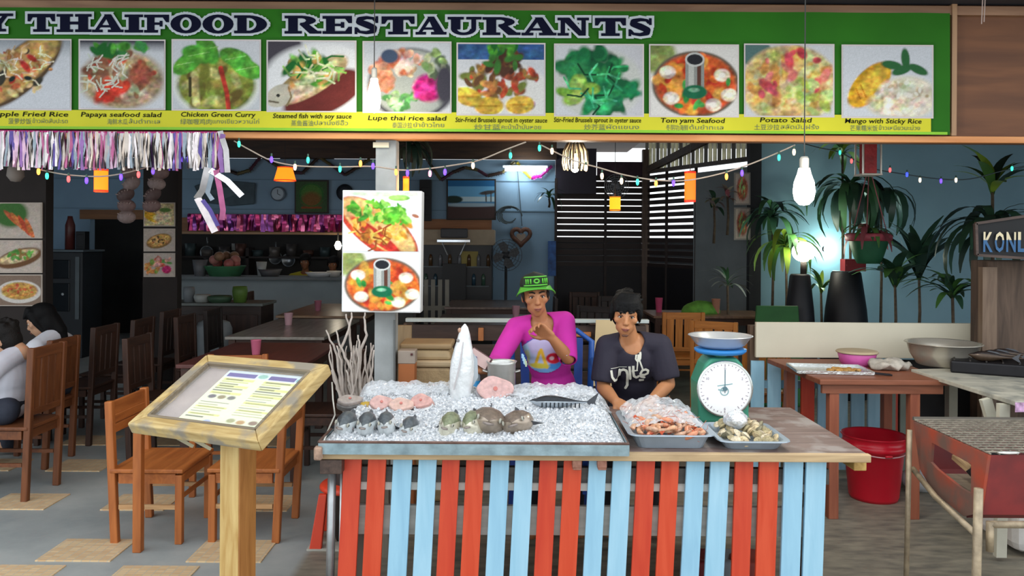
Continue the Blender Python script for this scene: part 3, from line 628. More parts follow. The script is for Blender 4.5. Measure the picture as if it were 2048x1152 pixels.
FM = [fish_mesh('whole_fish', .27, .046, .032, ('#565d62', '#d9dedf')), fish_mesh('whole_fish', .25, .05, .036, ('#7d8468', '#d8d4c0')), fish_mesh('whole_fish', .24, .040, .048, ('#75675c', '#a89a8a'), 0, .9)]
def put_fish(k, px, py, lab, yaw=0., roll=0., sc=1., Y=3.12, dz=.0, grp='whole fish in the front row of the ice'):
    q = P(px, py, Y); m, ps = FM[k]
    o = link('whole_fish', m, None, loc=(q.x, Y, q.z + dz + .014), rot=(radians(-9), roll, yaw)); o.scale = (sc * 1.22, sc * 1.1, sc * 1.22)
    tag(o, lab, 'fish', grp)
    for n, me in ps: link(n, me, o)
    return o
put_fish(0, 678, 862, 'grey fish at the far left corner of the ice tray', -.12, .25, 1.05)
put_fish(0, 724, 862, 'dark-backed silver fish second from the left in the ice', -.05, .15)
put_fish(0, 768, 860, 'dark-backed fish third from the left with a pale cheek', .05, -.1, .95)
put_fish(0, 808, 868, 'small dark-backed fish fourth from the left beside a gap of ice', -.15, .3, .9)
put_fish(1, 888, 862, 'olive green fish with a cream belly in the middle of the front row', -.25, .2, .95)
put_fish(1, 932, 860, 'pale silver fish just left of the two brown flat fish', -.3, -.2, .95)
put_fish(2, 977, 852, 'broad brown mottled fish, left one of the brown pair', 0, .2, 1.22)
put_fish(2, 1024, 856, 'broad brown mottled fish, right one of the brown pair', -.2, -.3, 1.12)
# mackerel lying sideways further back
q = P(1058, 808, 3.42); o = link('whole_fish', fish_mesh('striped_mackerel', .27, .028, .024, ('#23272c', '#aab4bc'))[0], None, loc=(q.x, 3.42, ice_h(q.x, 3.42) + .022), rot=(0, .3, -pi / 2)); o.scale = (1, 1.1, 1)
tag(o, 'black-backed striped mackerel lying sideways on the ice', 'fish')
for n, me in FM[0][1][:1]: link(n, me, o)
st = B()
for i in range(10): st.box((.0255, .05 + i * .016, -.002), (.003, .005, .022))
st.obj('side_stripes', mt('#30363c', .3, .2), o)
# fish steaks
def steak(px, py, Y, r, h, lab, rot=(0, 0, 0), skin='#2c2a2e', pale='#cda59d', sx=1.):
    q = P(px, py, Y); t = thing('fish_steak', lab, 'fish', (q.x, Y, q.z)); t.rotation_euler = rot
    pf = [(r * (1 + .10 * cos(2 * a)) * cos(a) * sx, r * (.72 + .08 * cos(3 * a)) * sin(a)) for a in [2 * pi * k / 22 for k in range(22)]]
    B().prism([(x, y, -h / 2) for x, y in pf], (0, 0, h)).obj('flesh', mt(pale, .3, v=.18, s=45, b=.2, bs=120, ss=.15), t, smooth=False, bev=.006)
    B().prism([(x * 1.06, y * 1.02 - .012, -h / 2 + .003) for x, y in pf], (0, 0, h * .55)).obj('skin', mt(skin, .3, .2, v=.3, s=40), t, bev=.004)
    B().lathe([(0, h / 2 - .001), (r * .13, h / 2 + .002), (r * .12, h / 2 + .004), (0, h / 2 + .004)], (0, 0, 0), 10).obj('backbone', mt('#c9786e', .4), t)
    return t
steak(762, 808, 3.42, .047, .040, 'pink fish steak with white belly, leftmost on the ice', (radians(50), 0, .3), '#d8d8d6')
steak(803, 814, 3.40, .050, .045, 'pink fish steak with dark skin underneath', (radians(35), 0, 0), '#2a282c', '#cfada0')
steak(845, 805, 3.42, .047, .040, 'rosy fish steak beside the upright white fish', (radians(48), 0, -.4), '#cfd2d2', '#cc9d94')
steak(990, 778, 3.56, .076, .05, 'large round pink fish steak in front of the steel pot', (radians(75), 0, .1), '#9a979a', '#cfa8a2')
g = B().lathe([(0, -.018), (.018, -.014), (.024, 0), (.018, .015), (0, .02)], (0, 0, 0), 14, None, 1.3).obj('lime_wedge', mt('#c2a03c', .4, v=.2), None, smooth=True); q = P(733, 812, 3.44); g.location = q; tag(g, 'yellow-brown lime wedge at the left of the fish steaks', 'fruit')
g = steak(700, 805, 3.47, .05, .04, 'grey fish piece at the back left corner of the ice', (radians(20), 0, .2), '#6d6a68', '#a59a94')
# upright white fish
q = P(921, 790, 3.56); up = thing('upright_fish', 'tall silvery white fish standing upright out of the ice', 'fish', q)
vs, fs, K = [], [], 16
PR = [(-.02, .046, .04), (.05, .052, .043), (.11, .055, .043), (.17, .052, .040), (.22, .043, .034), (.265, .033, .026), (.30, .026, .019), (.335, .015, .011), (.352, .003, .003)]
for i, (z, rx, ry) in enumerate(PR):
    for k in range(K):
        a = 2 * pi * k / K; gr = 1 - .16 * max(0, cos(a + pi / 2 + .25)) ** 12 * (z < .2)
        vs.append((rx * cos(a) * gr + z * .05, ry * sin(a) * gr, z * .9))
for i in range(len(PR) - 1):
    for k in range(K): fs.append((i * K + k, i * K + (k + 1) % K, (i + 1) * K + (k + 1) % K, (i + 1) * K + k))
b = B(); b.add(vs, fs); b.obj('body', mt('#dfe2e2', .22, .15, v=.14, s=28, b=.2, bs=90), up, smooth=True)
B().tube([(-.028, -.038, .03), (-.012, -.046, .09), (.002, -.042, .16), (.012, -.03, .24)], [.003, .004, .004, .002], 6).obj('belly_slit', mt('#c4bfbf', .4), up)
B().ell((-.002, .0, .285), (.011, .010, .015), 10, 8, Euler((0, -.5, 0)).to_matrix()).obj('snout', mt('#b89078', .4, v=.3, s=60), up, smooth=True)
B().prism([(.045, 0, .02), (.078, 0, .08), (.074, 0, .16), (.045, 0, .2)], (0, .006, 0)).obj('dorsal_fin', mt('#aeb6bc', .3, .2), up)
B().ell((-.012, -.022, .245), (.007, .004, .008), 8, 6).obj('eye', mt('#8a8684', .2), up, smooth=True)
# clear plastic film lying in folds over the back of the ice
def film(name, lab, x0, x1, y0, y1, zf, seed, mat):
    b = B(); vs = []; n, m = 46, 26
    for j in range(m + 1):
        for i in range(n + 1):
            x = x0 + (x1 - x0) * i / n; y = y0 + (y1 - y0) * j / m
            z = zf(i / n, j / m) + .014 * abs(mnoise.noise((x * 22, y * 22, seed))) + .008 * mnoise.noise((x * 60, y * 60, seed + 3))
            vs.append((x + .008 * mnoise.noise((x * 20, y * 20, 7)), y, z))
    b.add(vs, [(j * (n + 1) + i, j * (n + 1) + i + 1, (j + 1) * (n + 1) + i + 1, (j + 1) * (n + 1) + i) for j in range(m) for i in range(n)])
    o = b.obj(name, mat, None); tag(o, lab, 'plastic film'); return o
FILM = mt('#eef2f6', .08, v=0, tr=.0, al=.34, spec=1.0)
film('plastic_film', 'crinkled clear plastic film over the right half of the ice tray', -.02, .44, 3.5, 3.72, lambda u, v: ice_h(-.02 + .46 * u, min(3.69, 3.5 + .22 * v)) + .018, 3.1, FILM)
film('plastic_film', 'crinkled clear plastic film over the left back of the ice tray', -.70, -.28, 3.52, 3.72, lambda u, v: ice_h(-.70 + .42 * u, min(3.69, 3.52 + .2 * v)) + .016, 8.1, FILM)
# crab / squid lump behind the upright fish
# ---------------------------------------------------------------- steel pot
q = P(1003, 722, 3.85)
pot = thing('steel_pot', 'small aluminium pot standing behind the ice tray', 'pot', (q.x, 3.85, CT))
ALU = mt('#c9cac6', .32, .55, v=.1, s=20)
hp = q.z - CT
B().lathe([(0, 0), (.060, 0), (.066, .01), (.068, hp - .012), (.075, hp), (.071, hp), (.064, hp - .012), (.062, .02), (0, .015)], (0, 0, 0), 28).obj('body', ALU, pot, smooth=True)
for s in (-1, 1): B().tube([(s * .066, -.02, hp - .05), (s * .088, -.012, hp - .045), (s * .088, .012, hp - .045), (s * .066, .02, hp - .05)], .004, 6).obj('handle', ALU, pot, smooth=True)
# ---------------------------------------------------------------- the two seafood trays
def baking_tray(lab, x0, x1, y0, y1, h):
    t = thing('steel_tray', lab, 'tray', ((x0 + x1) / 2, (y0 + y1) / 2, CT)); b = B(); w, d = (x1 - x0) / 2, (y1 - y0) / 2; i_ = .03
    rr = lambda w, d, z, r: [(sx * (w - r) + r * cos(a) * 1., sy * (d - r) + r * sin(a), z) for sx, sy, a0 in ((1, 1, 0), (-1, 1, 90), (-1, -1, 180), (1, -1, 270)) for a in [radians(a0 + k * 30) for k in range(4)]]
    rings = [rr(w - i_, d - i_, .001, .03), rr(w - .008, d - .008, h - .002, .035), rr(w + .012, d + .012, h, .045), rr(w + .010, d + .010, h + .004, .045), rr(w - .010, d - .010, h + .002, .035), rr(w - i_ - .002, d - i_ - .002, .006, .03)]
    vs = [q for r in rings for q in r]; n = 16
    fs = [(i * n + k, i * n + (k + 1) % n, (i + 1) * n + (k + 1) % n, (i + 1) * n + k) for i in range(5) for k in range(n)] + [tuple(reversed(range(n))), tuple(range(5 * n, 6 * n))]
    b.add(vs, fs); b.obj('tray_body', mt('#9eabb5', .35, .3, v=.1, s=12), t, smooth=False)
    return t
T1 = (.478, .80, 3.15, 3.60); T2 = (.83, 1.095, 3.14, 3.46)
baking_tray('deep steel tray of prawns under clear film beside the ice tray', *T1, .056)
baking_tray('shallow steel tray of clams and squid in front of the weighing scale', *T2, .036)
def prawn_mesh():
    b = B(); pts, rs = [], []
    for i in range(10):
        t = i / 9; a = -.5 + t * 2.9; pts.append((.030 * cos(a), 0, .030 * sin(a))); rs.append([.004, .0085, .0105, .0108, .0102, .0095, .0085, .007, .005, .0025][i])
    b.tube(pts, rs, 8)
    me = b.mesh('prawn', mt('#d3a07c', .3, v=.35, s=70, ss=.1), True)
    tl = B(); e = Vector(pts[-1]); tl.prism([e, e + Vector((-.014, -.008, -.012)), e + Vector((-.018, 0, -.010)), e + Vector((-.014, .008, -.012))], (.001, 0, .002))
    lg = B()
    for i in range(3, 8):
        q = Vector(pts[i]) * .72; lg.tube([q + Vector((0, .004, 0)), q * .55 + Vector((0, .006, -.004))], .0012, 4); lg.tube([q + Vector((0, -.004, 0)), q * .55 + Vector((0, -.006, -.004))], .0012, 4)
    an = B(); h = Vector(pts[0]); an.tube([h, h + Vector((.02, .01, -.015)), h + Vector((.02, .02, -.045))], .0009, 4)
    return me, [('tail_fan', tl.mesh('tail_fan', mt('#c8532f', .35))), ('legs', lg.mesh('legs', mt('#e0b090', .4))), ('feeler', an.mesh('feeler', mt('#b5603f', .4)))]
pm, pp = prawn_mesh(); pm2 = pm.copy(); pm2.materials[0] = mt('#c9a084', .3, v=.3, s=70, ss=.1); pm3 = pm.copy(); pm3.materials[0] = mt('#d28a68', .3, v=.3, s=70)
def prawn_z(x, y): 
    u = (x - T1[0]) / (T1[1] - T1[0]); v = (y - T1[2]) / (T1[3] - T1[2]); return CT + .035 + .055 * sin(pi * min(1, max(0, u))) ** .6 * (.35 + .65 * min(1, v * 1.6))
for i in range(78):
    x, y = U(T1[0] + .045, T1[1] - .045), T1[2] + .04 + (T1[3] - T1[2] - .09) * (i / 78); z = prawn_z(x, y) - .004
    o = link('prawn', [pm, pm2, pm3, pm2][i % 4] if i % 9 else pm3, None, loc=(x, y, z), rot=(pi / 2 * U(.5, 1.3), U(-.5, .5), U(0, 6.28))); o.scale = (U(.85, 1.1),) * 3
    tag(o, 'raw pinkish orange prawn heaped in the deep steel tray', 'prawn', 'prawns in the deep steel tray')
    for n, me in pp: link(n, me, o)
film('plastic_film', 'crumpled clear film over the prawn tray', T1[0] + .01, T1[1] - .005, 3.27, 3.59, lambda u, v: prawn_z(T1[0] + (T1[1] - T1[0]) * u, 3.27 + .32 * v) + .012 + .022 * v, 5.7, mt('#f2f5f7', .08, v=0, al=.52, spec=1.0))
def clam_mesh(c):
    b = B()
    for s in (1, -1):
        vs = [(0, 0, 0)]; n = 14; m = 5
        for j in range(1, m + 1):
            for k in range(n):
                a = 2 * pi * k / n; r = j / m; vs.append((.024 * r * cos(a), .019 * r * sin(a) + .004 * (1 - r), s * (.011 * (1 - r * r) + .0005)))
        fs = [(0, 1 + k, 1 + (k + 1) % n) for k in range(n)] + [(1 + j * n + k, 1 + j * n + (k + 1) % n, 1 + (j + 1) * n + (k + 1) % n, 1 + (j + 1) * n + k) for j in range(m - 1) for k in range(n)]
        b.add(vs, fs)
    return b.mesh('clam', mt(c, .35, v=.35, s=90, b=.3, bs=200), True)
cm = [clam_mesh(c) for c in ('#a89a74', '#c9b48c', '#8c8468', '#d8c9aa')]
for i in range(64):
    x, y = U(T2[0] + .035, T2[1] - .035), T2[2] + .03 + (T2[3] - T2[2] - .06) * (i / 64)
    u = (x - T2[0]) / (T2[1] - T2[0]); v = (y - T2[2]) / (T2[3] - T2[2])
    o = link('clam', cm[i % 4], None, loc=(x, y, CT + .022 + U(.0, .012) + .040 * v * sin(pi * u)), rot=(U(-.9, .9), U(-.9, .9), U(0, 6.28))); o.scale = (U(.8, 1.15),) * 3
    tag(o, 'brown and cream clam heaped in the shallow steel tray', 'clam', 'clams in the shallow steel tray')
b = B()
q = P(1472, 838, 3.33)
b.ell((0, 0, 0), (.05, .045, .036), 26, 16); me = b.mesh('foil_ball', mt('#e6eaee', .12, .45, v=.15, s=60, b=.9, bs=45), False)
for v in me.vertices: v.co *= 1 + .22 * mnoise.noise(v.co * 38)
o = link('foil_ball', me, None, loc=(q.x, 3.33, q.z)); tag(o, 'crumpled bag of crushed ice sitting on the clams', 'bag')
# ---------------------------------------------------------------- weighing scale
q = P(1448, 776, 3.62)
sc = thing('weighing_scale', 'green spring scale with big white dial, blue plate and steel pan', 'scale', (q.x, 3.62, CT))
dz = q.z - CT; GRN = mt('#3f8f74', .4, .1, v=.15, s=8)
RF = Matrix.Rotation(pi / 2, 3, 'X')
B().prism([(-.118, .0, 0), (.118, .0, 0), (.115, .0, .04), (.118, 0, dz + .02), (.085, 0, dz + .105), (.06, 0, dz + .135), (-.06, 0, dz + .135), (-.085, 0, dz + .105), (-.118, 0, dz + .02), (-.115, 0, .04)], (0, .16, 0)).obj('housing', GRN, sc, bev=.012)
dial = B().lathe([(0, 0), (.118, 0), (.124, .004), (.124, .012), (.118, .014), (.0, .014)], (0, -.001, dz), 48, RF).obj('dial', mt('#fdfdfa', .35, v=.01), sc, smooth=False)
B().lathe([(.119, .010), (.126, .010), (.127, .018), (.120, .020)], (0, -.001, dz), 48, RF).obj('dial_rim', mt('#c9cdc8', .25, .8), sc, smooth=True)
tk = B()
for k in range(40):
    a = 2 * pi * k / 40; l = .012 if k % 4 == 0 else .006; r = .110
    tk.bar((r * sin(a), -.0165, dz + r * cos(a)), ((r - l) * sin(a), -.0165, dz + (r - l) * cos(a)), .0018, .0012, (0, -1, 0))
tk.obj('tick_marks', mt('#6a4a6a', .5, v=0), sc)['kind'] = 'stuff'
for k in range(0, 12, 2):
    a = 2 * pi * k / 12; r = .090; text_on('numeral', str(k), (q.x + r * sin(a), 3.62 - .0165, CT + dz + r * cos(a) - .006), (1, 0, 0), (0, 0, 1), mt('#7a6a86', .5, v=0), sc, h=.012)
B().bar((0, -.018, dz - .02), (0, -.018, dz + .085), .003, .002, (0, -1, 0)).lathe([(0, .016), (.010, .016), (.010, .022), (0, .022)], (0, 0, dz), 14, RF).obj('needle', mt('#5a7a84', .4), sc)
em = B()
em.lathe([(.016, .0155), (.020, .0155), (.020, .0165), (.016, .0165)], (-.002, 0, dz - .012), 18, RF).bar((-.034, -.0165, dz + .012), (.034, -.0165, dz + .022), .004, .001, (0, -1, 0)).bar((-.03, -.0165, dz - .004), (-.006, -.0165, dz - .01), .006, .001, (0, -1, 0))
em.obj('dial_emblem', mt('#8ab0b4', .5, v=0), sc)
B().lathe([(0, dz + .135), (.03, dz + .135), (.03, dz + .150), (.02, dz + .155), (.02, dz + .165), (0, dz + .165)], (0, .07, 0), 16).obj('spindle', GRN, sc)
B().lathe([(0, dz + .147), (.105, dz + .150), (.117, dz + .160), (.118, dz + .170), (.10, dz + .172), (.0, dz + .172)], (0, .07, 0), 28).obj('plate', mt('#2f86cf', .35), sc, smooth=True)
B().lathe([(0, dz + .174), (.085, dz + .175), (.112, dz + .190), (.140, dz + .228), (.147, dz + .230), (.143, dz + .233), (.135, dz + .229), (.105, dz + .194), (.08, dz + .181), (0, dz + .180)], (0, .07, 0), 40).obj('pan', mt('#cfd1d2', .25, .5, v=.06, s=9), sc, smooth=True)
# ---------------------------------------------------------------- low partition behind the stall
FY = 5.30
fen = thing('partition_fence', 'low partition with a pale top rail, dark planks and blue slats behind the stall', 'fence', (1.0, FY, 0))
CREAM = mt('#cfc9b4', .6, v=.05, s=3)
zt = P(1010, 637, FY).z
B().box(((P(812, 637, FY).x + P(1297, 640, FY).x) / 2, FY, zt - .012), (P(1297, 640, FY).x - P(812, 637, FY).x, .06, .024)).obj('top_rail', mt('#b9c3c0', .5, v=.08), fen, world=True, bev=.003)
DKP = wood('#33251f', '#4a382f', 'x', 2., .6)
for k, (z0, z1) in enumerate(((.88, .985), (.70, .855), (.50, .68), (.30, .48), (.08, .28))):
    x0, x1 = P(812, 640, FY).x, P(1293, 640, FY).x; B().box(((x0 + x1) / 2, FY + .02, (z0 + z1) / 2), (x1 - x0, .025, z1 - z0)).obj('plank', DKP, fen, world=True, bev=.003)
for px in (815, 1190, 1290, 1512): B().box((P(px, 640, FY).x, FY + .06, .5), (.06, .06, .98)).obj('post', wood('#5a4637', '#77604d', 'z', 2), fen, world=True)
B().box((P(962, 668, FY).x, FY - .01, P(962, 668, FY).z), (.035, .05, .085)).obj('wooden_peg', wood('#9a5c34', '#b5743f', 'z', 3), fen, world=True, bev=.004)
B().box((P(1165, 668, FY).x, FY - .01, P(1165, 668, FY).z), (.11, .05, .03)).obj('wooden_peg', wood('#9a5c34', '#b5743f', 'x', 3), fen, world=True, bev=.004)
a, b_ = P(1508, 643, FY), P(1970, 716, FY)
B().box(((a.x + b_.x) / 2, FY - .03, (a.z + b_.z) / 2), (b_.x - a.x, .03, a.z - b_.z)).obj('cream_board', CREAM, fen, world=True, bev=.004)
for i in range(9):
    px = 1502 + i * 33.5; x = P(px, 800, FY).x; w = .088
    m = BLU[i % 2] if i % 5 not in (3,) else RED[0]
    B().box((x + w / 2, FY + .01, .40), (w, .02, .72)).obj('slat', m if i < 9 else (mt('#7b867c', .6) if i % 4 else RED[1]), fen, world=True, bev=.002)
B().box((P(1885, 800, FY).x, FY + .02, .40), (.62, .02, .74)).obj('dark_panel', mt('#1d1c1e', .7, v=.3, s=4), fen, world=True)
for px in (1782, 1806): B().box((P(px, 800, FY).x, FY - .005, .40), (.05, .02, .72)).obj('slat', mt('#7b867c', .6), fen, world=True, bev=.002)
B().box(((P(1502, 800, FY).x + b_.x) / 2, FY + .035, .60), (b_.x - P(1502, 800, FY).x, .03, .05)).obj('slat_rail', mt('#7fa3b4', .6), fen, world=True)
# cardboard leaning on the partition
q0, q1 = P(1192, 640, 5.22), P(1250, 770, 5.22)
c = B().prism([(q0.x, 5.22, q0.z), (P(1250, 640, 5.22).x, 5.22, q0.z), (P(1252, 770, 5.18).x, 5.18, q1.z), (P(1186, 770, 5.18).x, 5.18, q1.z)], (0, .012, 0)).obj('board_sheet', mt('#c9b48a', .7, v=.08, s=5), None); tag(c, 'tan plywood sheet leaning against the partition behind the man in black', 'board')
# ---------------------------------------------------------------- side table on the right
RT = thing('side_table', 'low reddish brown wooden side table holding foil tray and pink bowl', 'table', (2.35, 4.85, 0))
RW = wood('#7a4630', '#93583e', 'x', 2., .5); TZ2 = .77
f0, f1, g0, g1 = P(1640, 762, 4.45), P(1890, 766, 4.45), P(1538, 726, 5.2), P(1800, 726, 5.2)
tzz = P(1760, 760, 4.45).z
B().prism([(f0.x, 4.45, tzz - .03), (f1.x + .02, 4.45, tzz - .03), (f1.x + .10, 5.24, tzz - .03), (g0.x, 5.24, tzz - .03)], (0, 0, .03)).obj('tabletop', RW, RT, world=True, bev=.004)
B().bar((f0.x + .02, 4.48, tzz - .055), (f1.x, 4.48, tzz - .055), .025, .05).obj('apron', RW, RT, world=True)
for x, y in ((P(1665, 800, 4.5).x, 4.5), (P(1826, 800, 4.5).x, 4.5), (g0.x + .12, 5.16), (2.42, 5.16)):
    B().box((x, y, (tzz - .03) / 2), (.055, .055, tzz - .03)).obj('leg', wood('#8a4a34', '#a05c40', 'z', 2), RT, world=True, bev=.003)
# foil tray with food
q = P(1662, 737, 4.72)
ft = thing('foil_tray', 'shallow foil tray with fried food on the side table', 'tray', (q.x, 4.75, tzz)); ft.rotation_euler[2] = -.12
B().prism([(-.21, -.14, 0), (.21, -.14, 0), (.21, .14, 0), (-.21, .14, 0)], (0, 0, .008)).obj('foil_sheet', mt('#c4c8c6', .2, .8, v=.15, s=25, b=.5, bs=30), ft, bev=.003)
for a, c_ in (((-.21, -.14), (.21, -.14)), ((.21, -.14), (.21, .14)), ((.21, .14), (-.21, .14)), ((-.21, .14), (-.21, -.14))): B().bar((*a, .014), (*c_, .014), .012, .016).obj('foil_edge', mt('#d8dbd8', .2, .8, b=.4, bs=50), ft)
bb = B()
for i in range(40): bb.ell((U(-.02, .15), U(-.11, -.02), .012 + U(0, .012)), (U(.012, .025), U(.01, .018), .009), 8, 6, Euler((0, 0, U(0, 3))).to_matrix())
bb.obj('fried_food', mt('#b58a4c', .5, v=.3, s=50), ft, smooth=True)['kind'] = 'stuff'
q = P(1718, 728, 4.95)
pb = thing('plastic_bowl', 'magenta plastic bowl with a beige lid at the partition', 'bowl', (q.x, 4.98, tzz))
B().lathe([(0, 0), (.085, 0), (.10, .02), (.115, .075), (.112, .078), (.09, .02), (0, .01)], (0, 0, 0), 28).obj('body', mt('#c2569c', .4), pb, smooth=True)
B().lathe([(.0, .079), (.122, .079), (.126, .085), (.118, .092), (.10, .095), (0, .097)], (0, 0, 0), 28).obj('lid', mt('#bba98a', .6, v=.1), pb, smooth=True)
b = B(); b.ell((0, 0, .03), (.13, .09, .035), 26, 14); me = b.mesh('folded_cloth', mt('#b3aca0', .8, v=.25, s=30, b=.5, bs=40), True)
for v in me.vertices: v.co.z = max(.002, v.co.z + .03 * mnoise.noise(v.co * 22)); v.co.x += .02 * mnoise.noise(v.co * 15)
o = link('folded_cloth', me, None, loc=(P(1783, 735, 4.8).x, 4.82, tzz)); tag(o, 'crumpled grey kitchen cloth on the side table', 'cloth')
tg = thing('tongs', 'dark metal tongs lying on the side table in front of the cloth', 'tongs', (P(1748, 745, 4.62).x, 4.62, tzz))
for s in (-1, 1): B().tube([(-.10, .04 + s * .004, .008), (-.02, .0 + s * .014, .012), (.08, -.045 + s * .010, .008)], .005, 6).obj('arm', mt('#2c2a2e', .4, .6), tg, smooth=True)
B().ell((-.105, .043, .008), (.010, .012, .008), 8, 6).obj('hinge', mt('#3a3a3c', .4, .6), tg, smooth=True)
# ---------------------------------------------------------------- white trestle table, bowl and griddle
TT = thing('trestle_table', 'long white board trestle table slanting towards the street at the right edge', 'table', (3.0, 4.2, 0))
pa, pb2, pc = P(1825, 742, 4.62), P(1990, 790, 3.92), P(2120, 812, 3.72)
WB = wood('#a9a698', '#c4c0b0', 'x', 1.5, .5, .1, '#8f8f86')
zt2 = pa.z
def atz(px, py, z):
    d = (py - CYP) - .0063 * (px - CXP); Y = FPX * (EYE - z) / d; return P(px, py, Y)
TZ3 = .80
p0, p1, p2, p3 = atz(1822, 738, TZ3), atz(2030, 802, TZ3), atz(2260, 800, TZ3), atz(2160, 732, TZ3)
B().prism([(q.x, q.y, TZ3 - .024) for q in (p0, p1, p2, p3)], (0, 0, .024)).obj('tabletop', WB, TT, world=True, bev=.004)
for (a, c_) in ((atz(1985, 790, TZ3), Vector((.10, .0, 0))), (atz(2022, 800, TZ3), Vector((0, .02, 0)))):
    B().bar((a.x, a.y + .06, TZ3 - .03), (a.x + c_.x * 2.2, a.y + .06 + c_.y, .02), .05, .03, (0, 1, 0)).obj('leg', mt('#c9c6b4', .6), TT, world=True)
B().box((p3.x - .1, p3.y - .1, TZ3 / 2 - .02), (.05, .05, TZ3 - .04)).obj('leg', mt('#c9c6b4', .6), TT, world=True)
B().box((p0.x + .25, p0.y + .02, TZ3 / 2 - .02), (.05, .05, TZ3 - .04)).obj('leg', mt('#8c8a7c', .6), TT, world=True)
m_ = (p1 + p2) / 2; B().bar((p1.x, p1.y - .002, TZ3 - .03), (p2.x, p2.y - .002, TZ3 - .03), .003, .045).obj('printed_cloth_edge', mt('#c9a0c4', .6, v=.5, s=40), TT, world=True)
q = atz(1878, 730, TZ3); 
sb_ = thing('mixing_bowl', 'wide stainless steel mixing bowl at the end of the trestle table', 'bowl', (q.x + .02, q.y - .01, TZ3))
rb = 70 * q.y / FPX
B().lathe([(0, 0), (rb * .62, 0), (rb * .70, .01), (rb * .88, .075), (rb * .95, .135), (rb * 1.02, .137), (rb * 1.0, .142), (rb * .93, .137), (rb * .85, .075), (rb * .66, .012), (0, .006)], (0, 0, 0), 40).obj('body', mt('#c4beb0', .25, .6, v=.1, s=8), sb_, smooth=True)
q = atz(1995, 745, TZ3)
gd = thing('fish_griddle', 'black cast griddle with charred fish on the trestle table', 'griddle', (q.x, q.y, TZ3)); gd.rotation_euler[2] = -.5
B().prism([(-.24, -.15, 0), (.30, -.15, 0), (.30, .16, 0), (-.24, .16, 0)], (0, 0, .07)).obj('pan', mt('#17161a', .5, .3, v=.2, s=20), gd, bev=.01)
for i in range(7): B().tube([(-.22 + i * .08, -.14, .075), (-.22 + i * .08, .15, .075)], .005, 6).obj('grate_bar', mt('#3a3634', .4, .7), gd)
cf = fish_mesh('charred_fish', .26, .03, .022, ('#2a2220', '#4a3c30'))
for i, (x, y, l) in enumerate(((-.15, -.09, 'charred fish on the griddle, nearest the bowl'), (-.10, .0, 'charred fish across the middle of the griddle'), (-.05, .09, 'charred fish at the back of the griddle'))):
    w = gd.location + Matrix.Rotation(-.5, 3, 'Z') @ Vector((x, y, .10)); o = link('grilled_fish', cf[0], None, loc=w, rot=(0, 0, -pi / 2 - .5)); tag(o, l, 'fish', 'charred fish on the griddle')
    for n, me in cf[1][:2]: link(n, me, o)
B().tube([(.12, -.18, .12), (.3, -.1, .14)], .007, 6).obj('spatula_handle', wood('#8a6a3c', '#b08c54', 'x', 4), gd)
# ---------------------------------------------------------------- red bucket
q = P(1750, 985, 4.84)
bk = thing('red_bucket', 'bright red plastic bucket on the floor under the side table', 'bucket', (q.x, 4.86, 0))
RP = mt('#c8142b', .32, v=.06, s=6)
B().lathe([(0, .0), (.135, 0), (.142, .02), (.170, .30), (.186, .31), (.186, .335), (.176, .338), (.180, .375), (.190, .383), (.186, .388), (.172, .38), (.135, .02), (0, .012)], (0, 0, 0), 40).obj('body', RP, bk, smooth=True)
B().tube([(.188 * cos(a), .188 * sin(a) - .004, .325 - .035 * max(0, -sin(a))) for a in [radians(k) for k in range(180, 361, 10)]], .004, 6).obj('wire_handle', mt('#c9a0a4', .4, .4), bk, smooth=True)
for s in (-1, 1): B().box((s * .186, 0, .325), (.014, .03, .03)).obj('handle_ear', RP, bk, bev=.004)
B().tube([(-.02, -.195, .298), (.02, -.195, .298)], .008, 8).obj('grip', RP, bk, smooth=True)
# orange plastic stool at the left end of the stall
q = P(646, 1085, 4.1); os_ = thing('plastic_stool', 'orange red plastic stool half hidden behind the left end of the stall', 'stool', (q.x + .13, 4.12, 0))
OP = mt('#d8452a', .4, v=.05)
for sx in (-1, 1):
    for sy in (-1, 1): B().prism([(sx * .17, sy * .15, 0), (sx * .11, sy * .15, 0), (sx * .09, sy * .12, .27), (sx * .13, sy * .12, .27)], (0, -sy * .03, 0)).obj('leg', OP, os_, bev=.004)
B().lathe([(0, .27), (.14, .27), (.15, .275), (.15, .29), (.14, .30), (0, .295)], (0, 0, 0), 24).obj('seat', OP, os_, smooth=True)
# ---------------------------------------------------------------- barbecue trough
GX = 1.79
gr = thing('barbecue_trough', 'rusty red metal barbecue trough on pipe legs at the right edge', 'barbecue', (2.4, 3.28, 0))
GRD = mt('#8c2f2a', .6, .2, v=.35, s=7, b=.2); GOR = mt('#a8472e', .6, .15, v=.4, s=6, b=.2)
def rust(c1, c2):
    M, N, L, p = base_mat('rusted_red_paint'); tc = N.new('ShaderNodeTexCoord'); nz = N.new('ShaderNodeTexNoise'); nz.inputs['Scale'].default_value = 5.5; nz.inputs['Detail'].default_value = 9
    L.new(tc.outputs['Object'], nz.inputs['Vector']); rp = N.new('ShaderNodeValToRGB'); e = rp.color_ramp.elements; e[0].position = .38; e[1].position = .62; e[0].color = (*lin(c1), 1); e[1].color = (*lin(c2), 1)
    L.new(nz.outputs[0], rp.inputs[0]); L.new(rp.outputs[0], p.inputs['Base Color']); p.inputs['Roughness'].default_value = .6; return M
gz = .755; prof = [(3.0, gz), (3.56, gz), (3.50, .56), (3.40, .50), (3.16, .47), (3.05, .52)]
win = [(3.12, .72 - .04), (3.42, .70 - .02), (3.42, .60), (3.12, .56)]
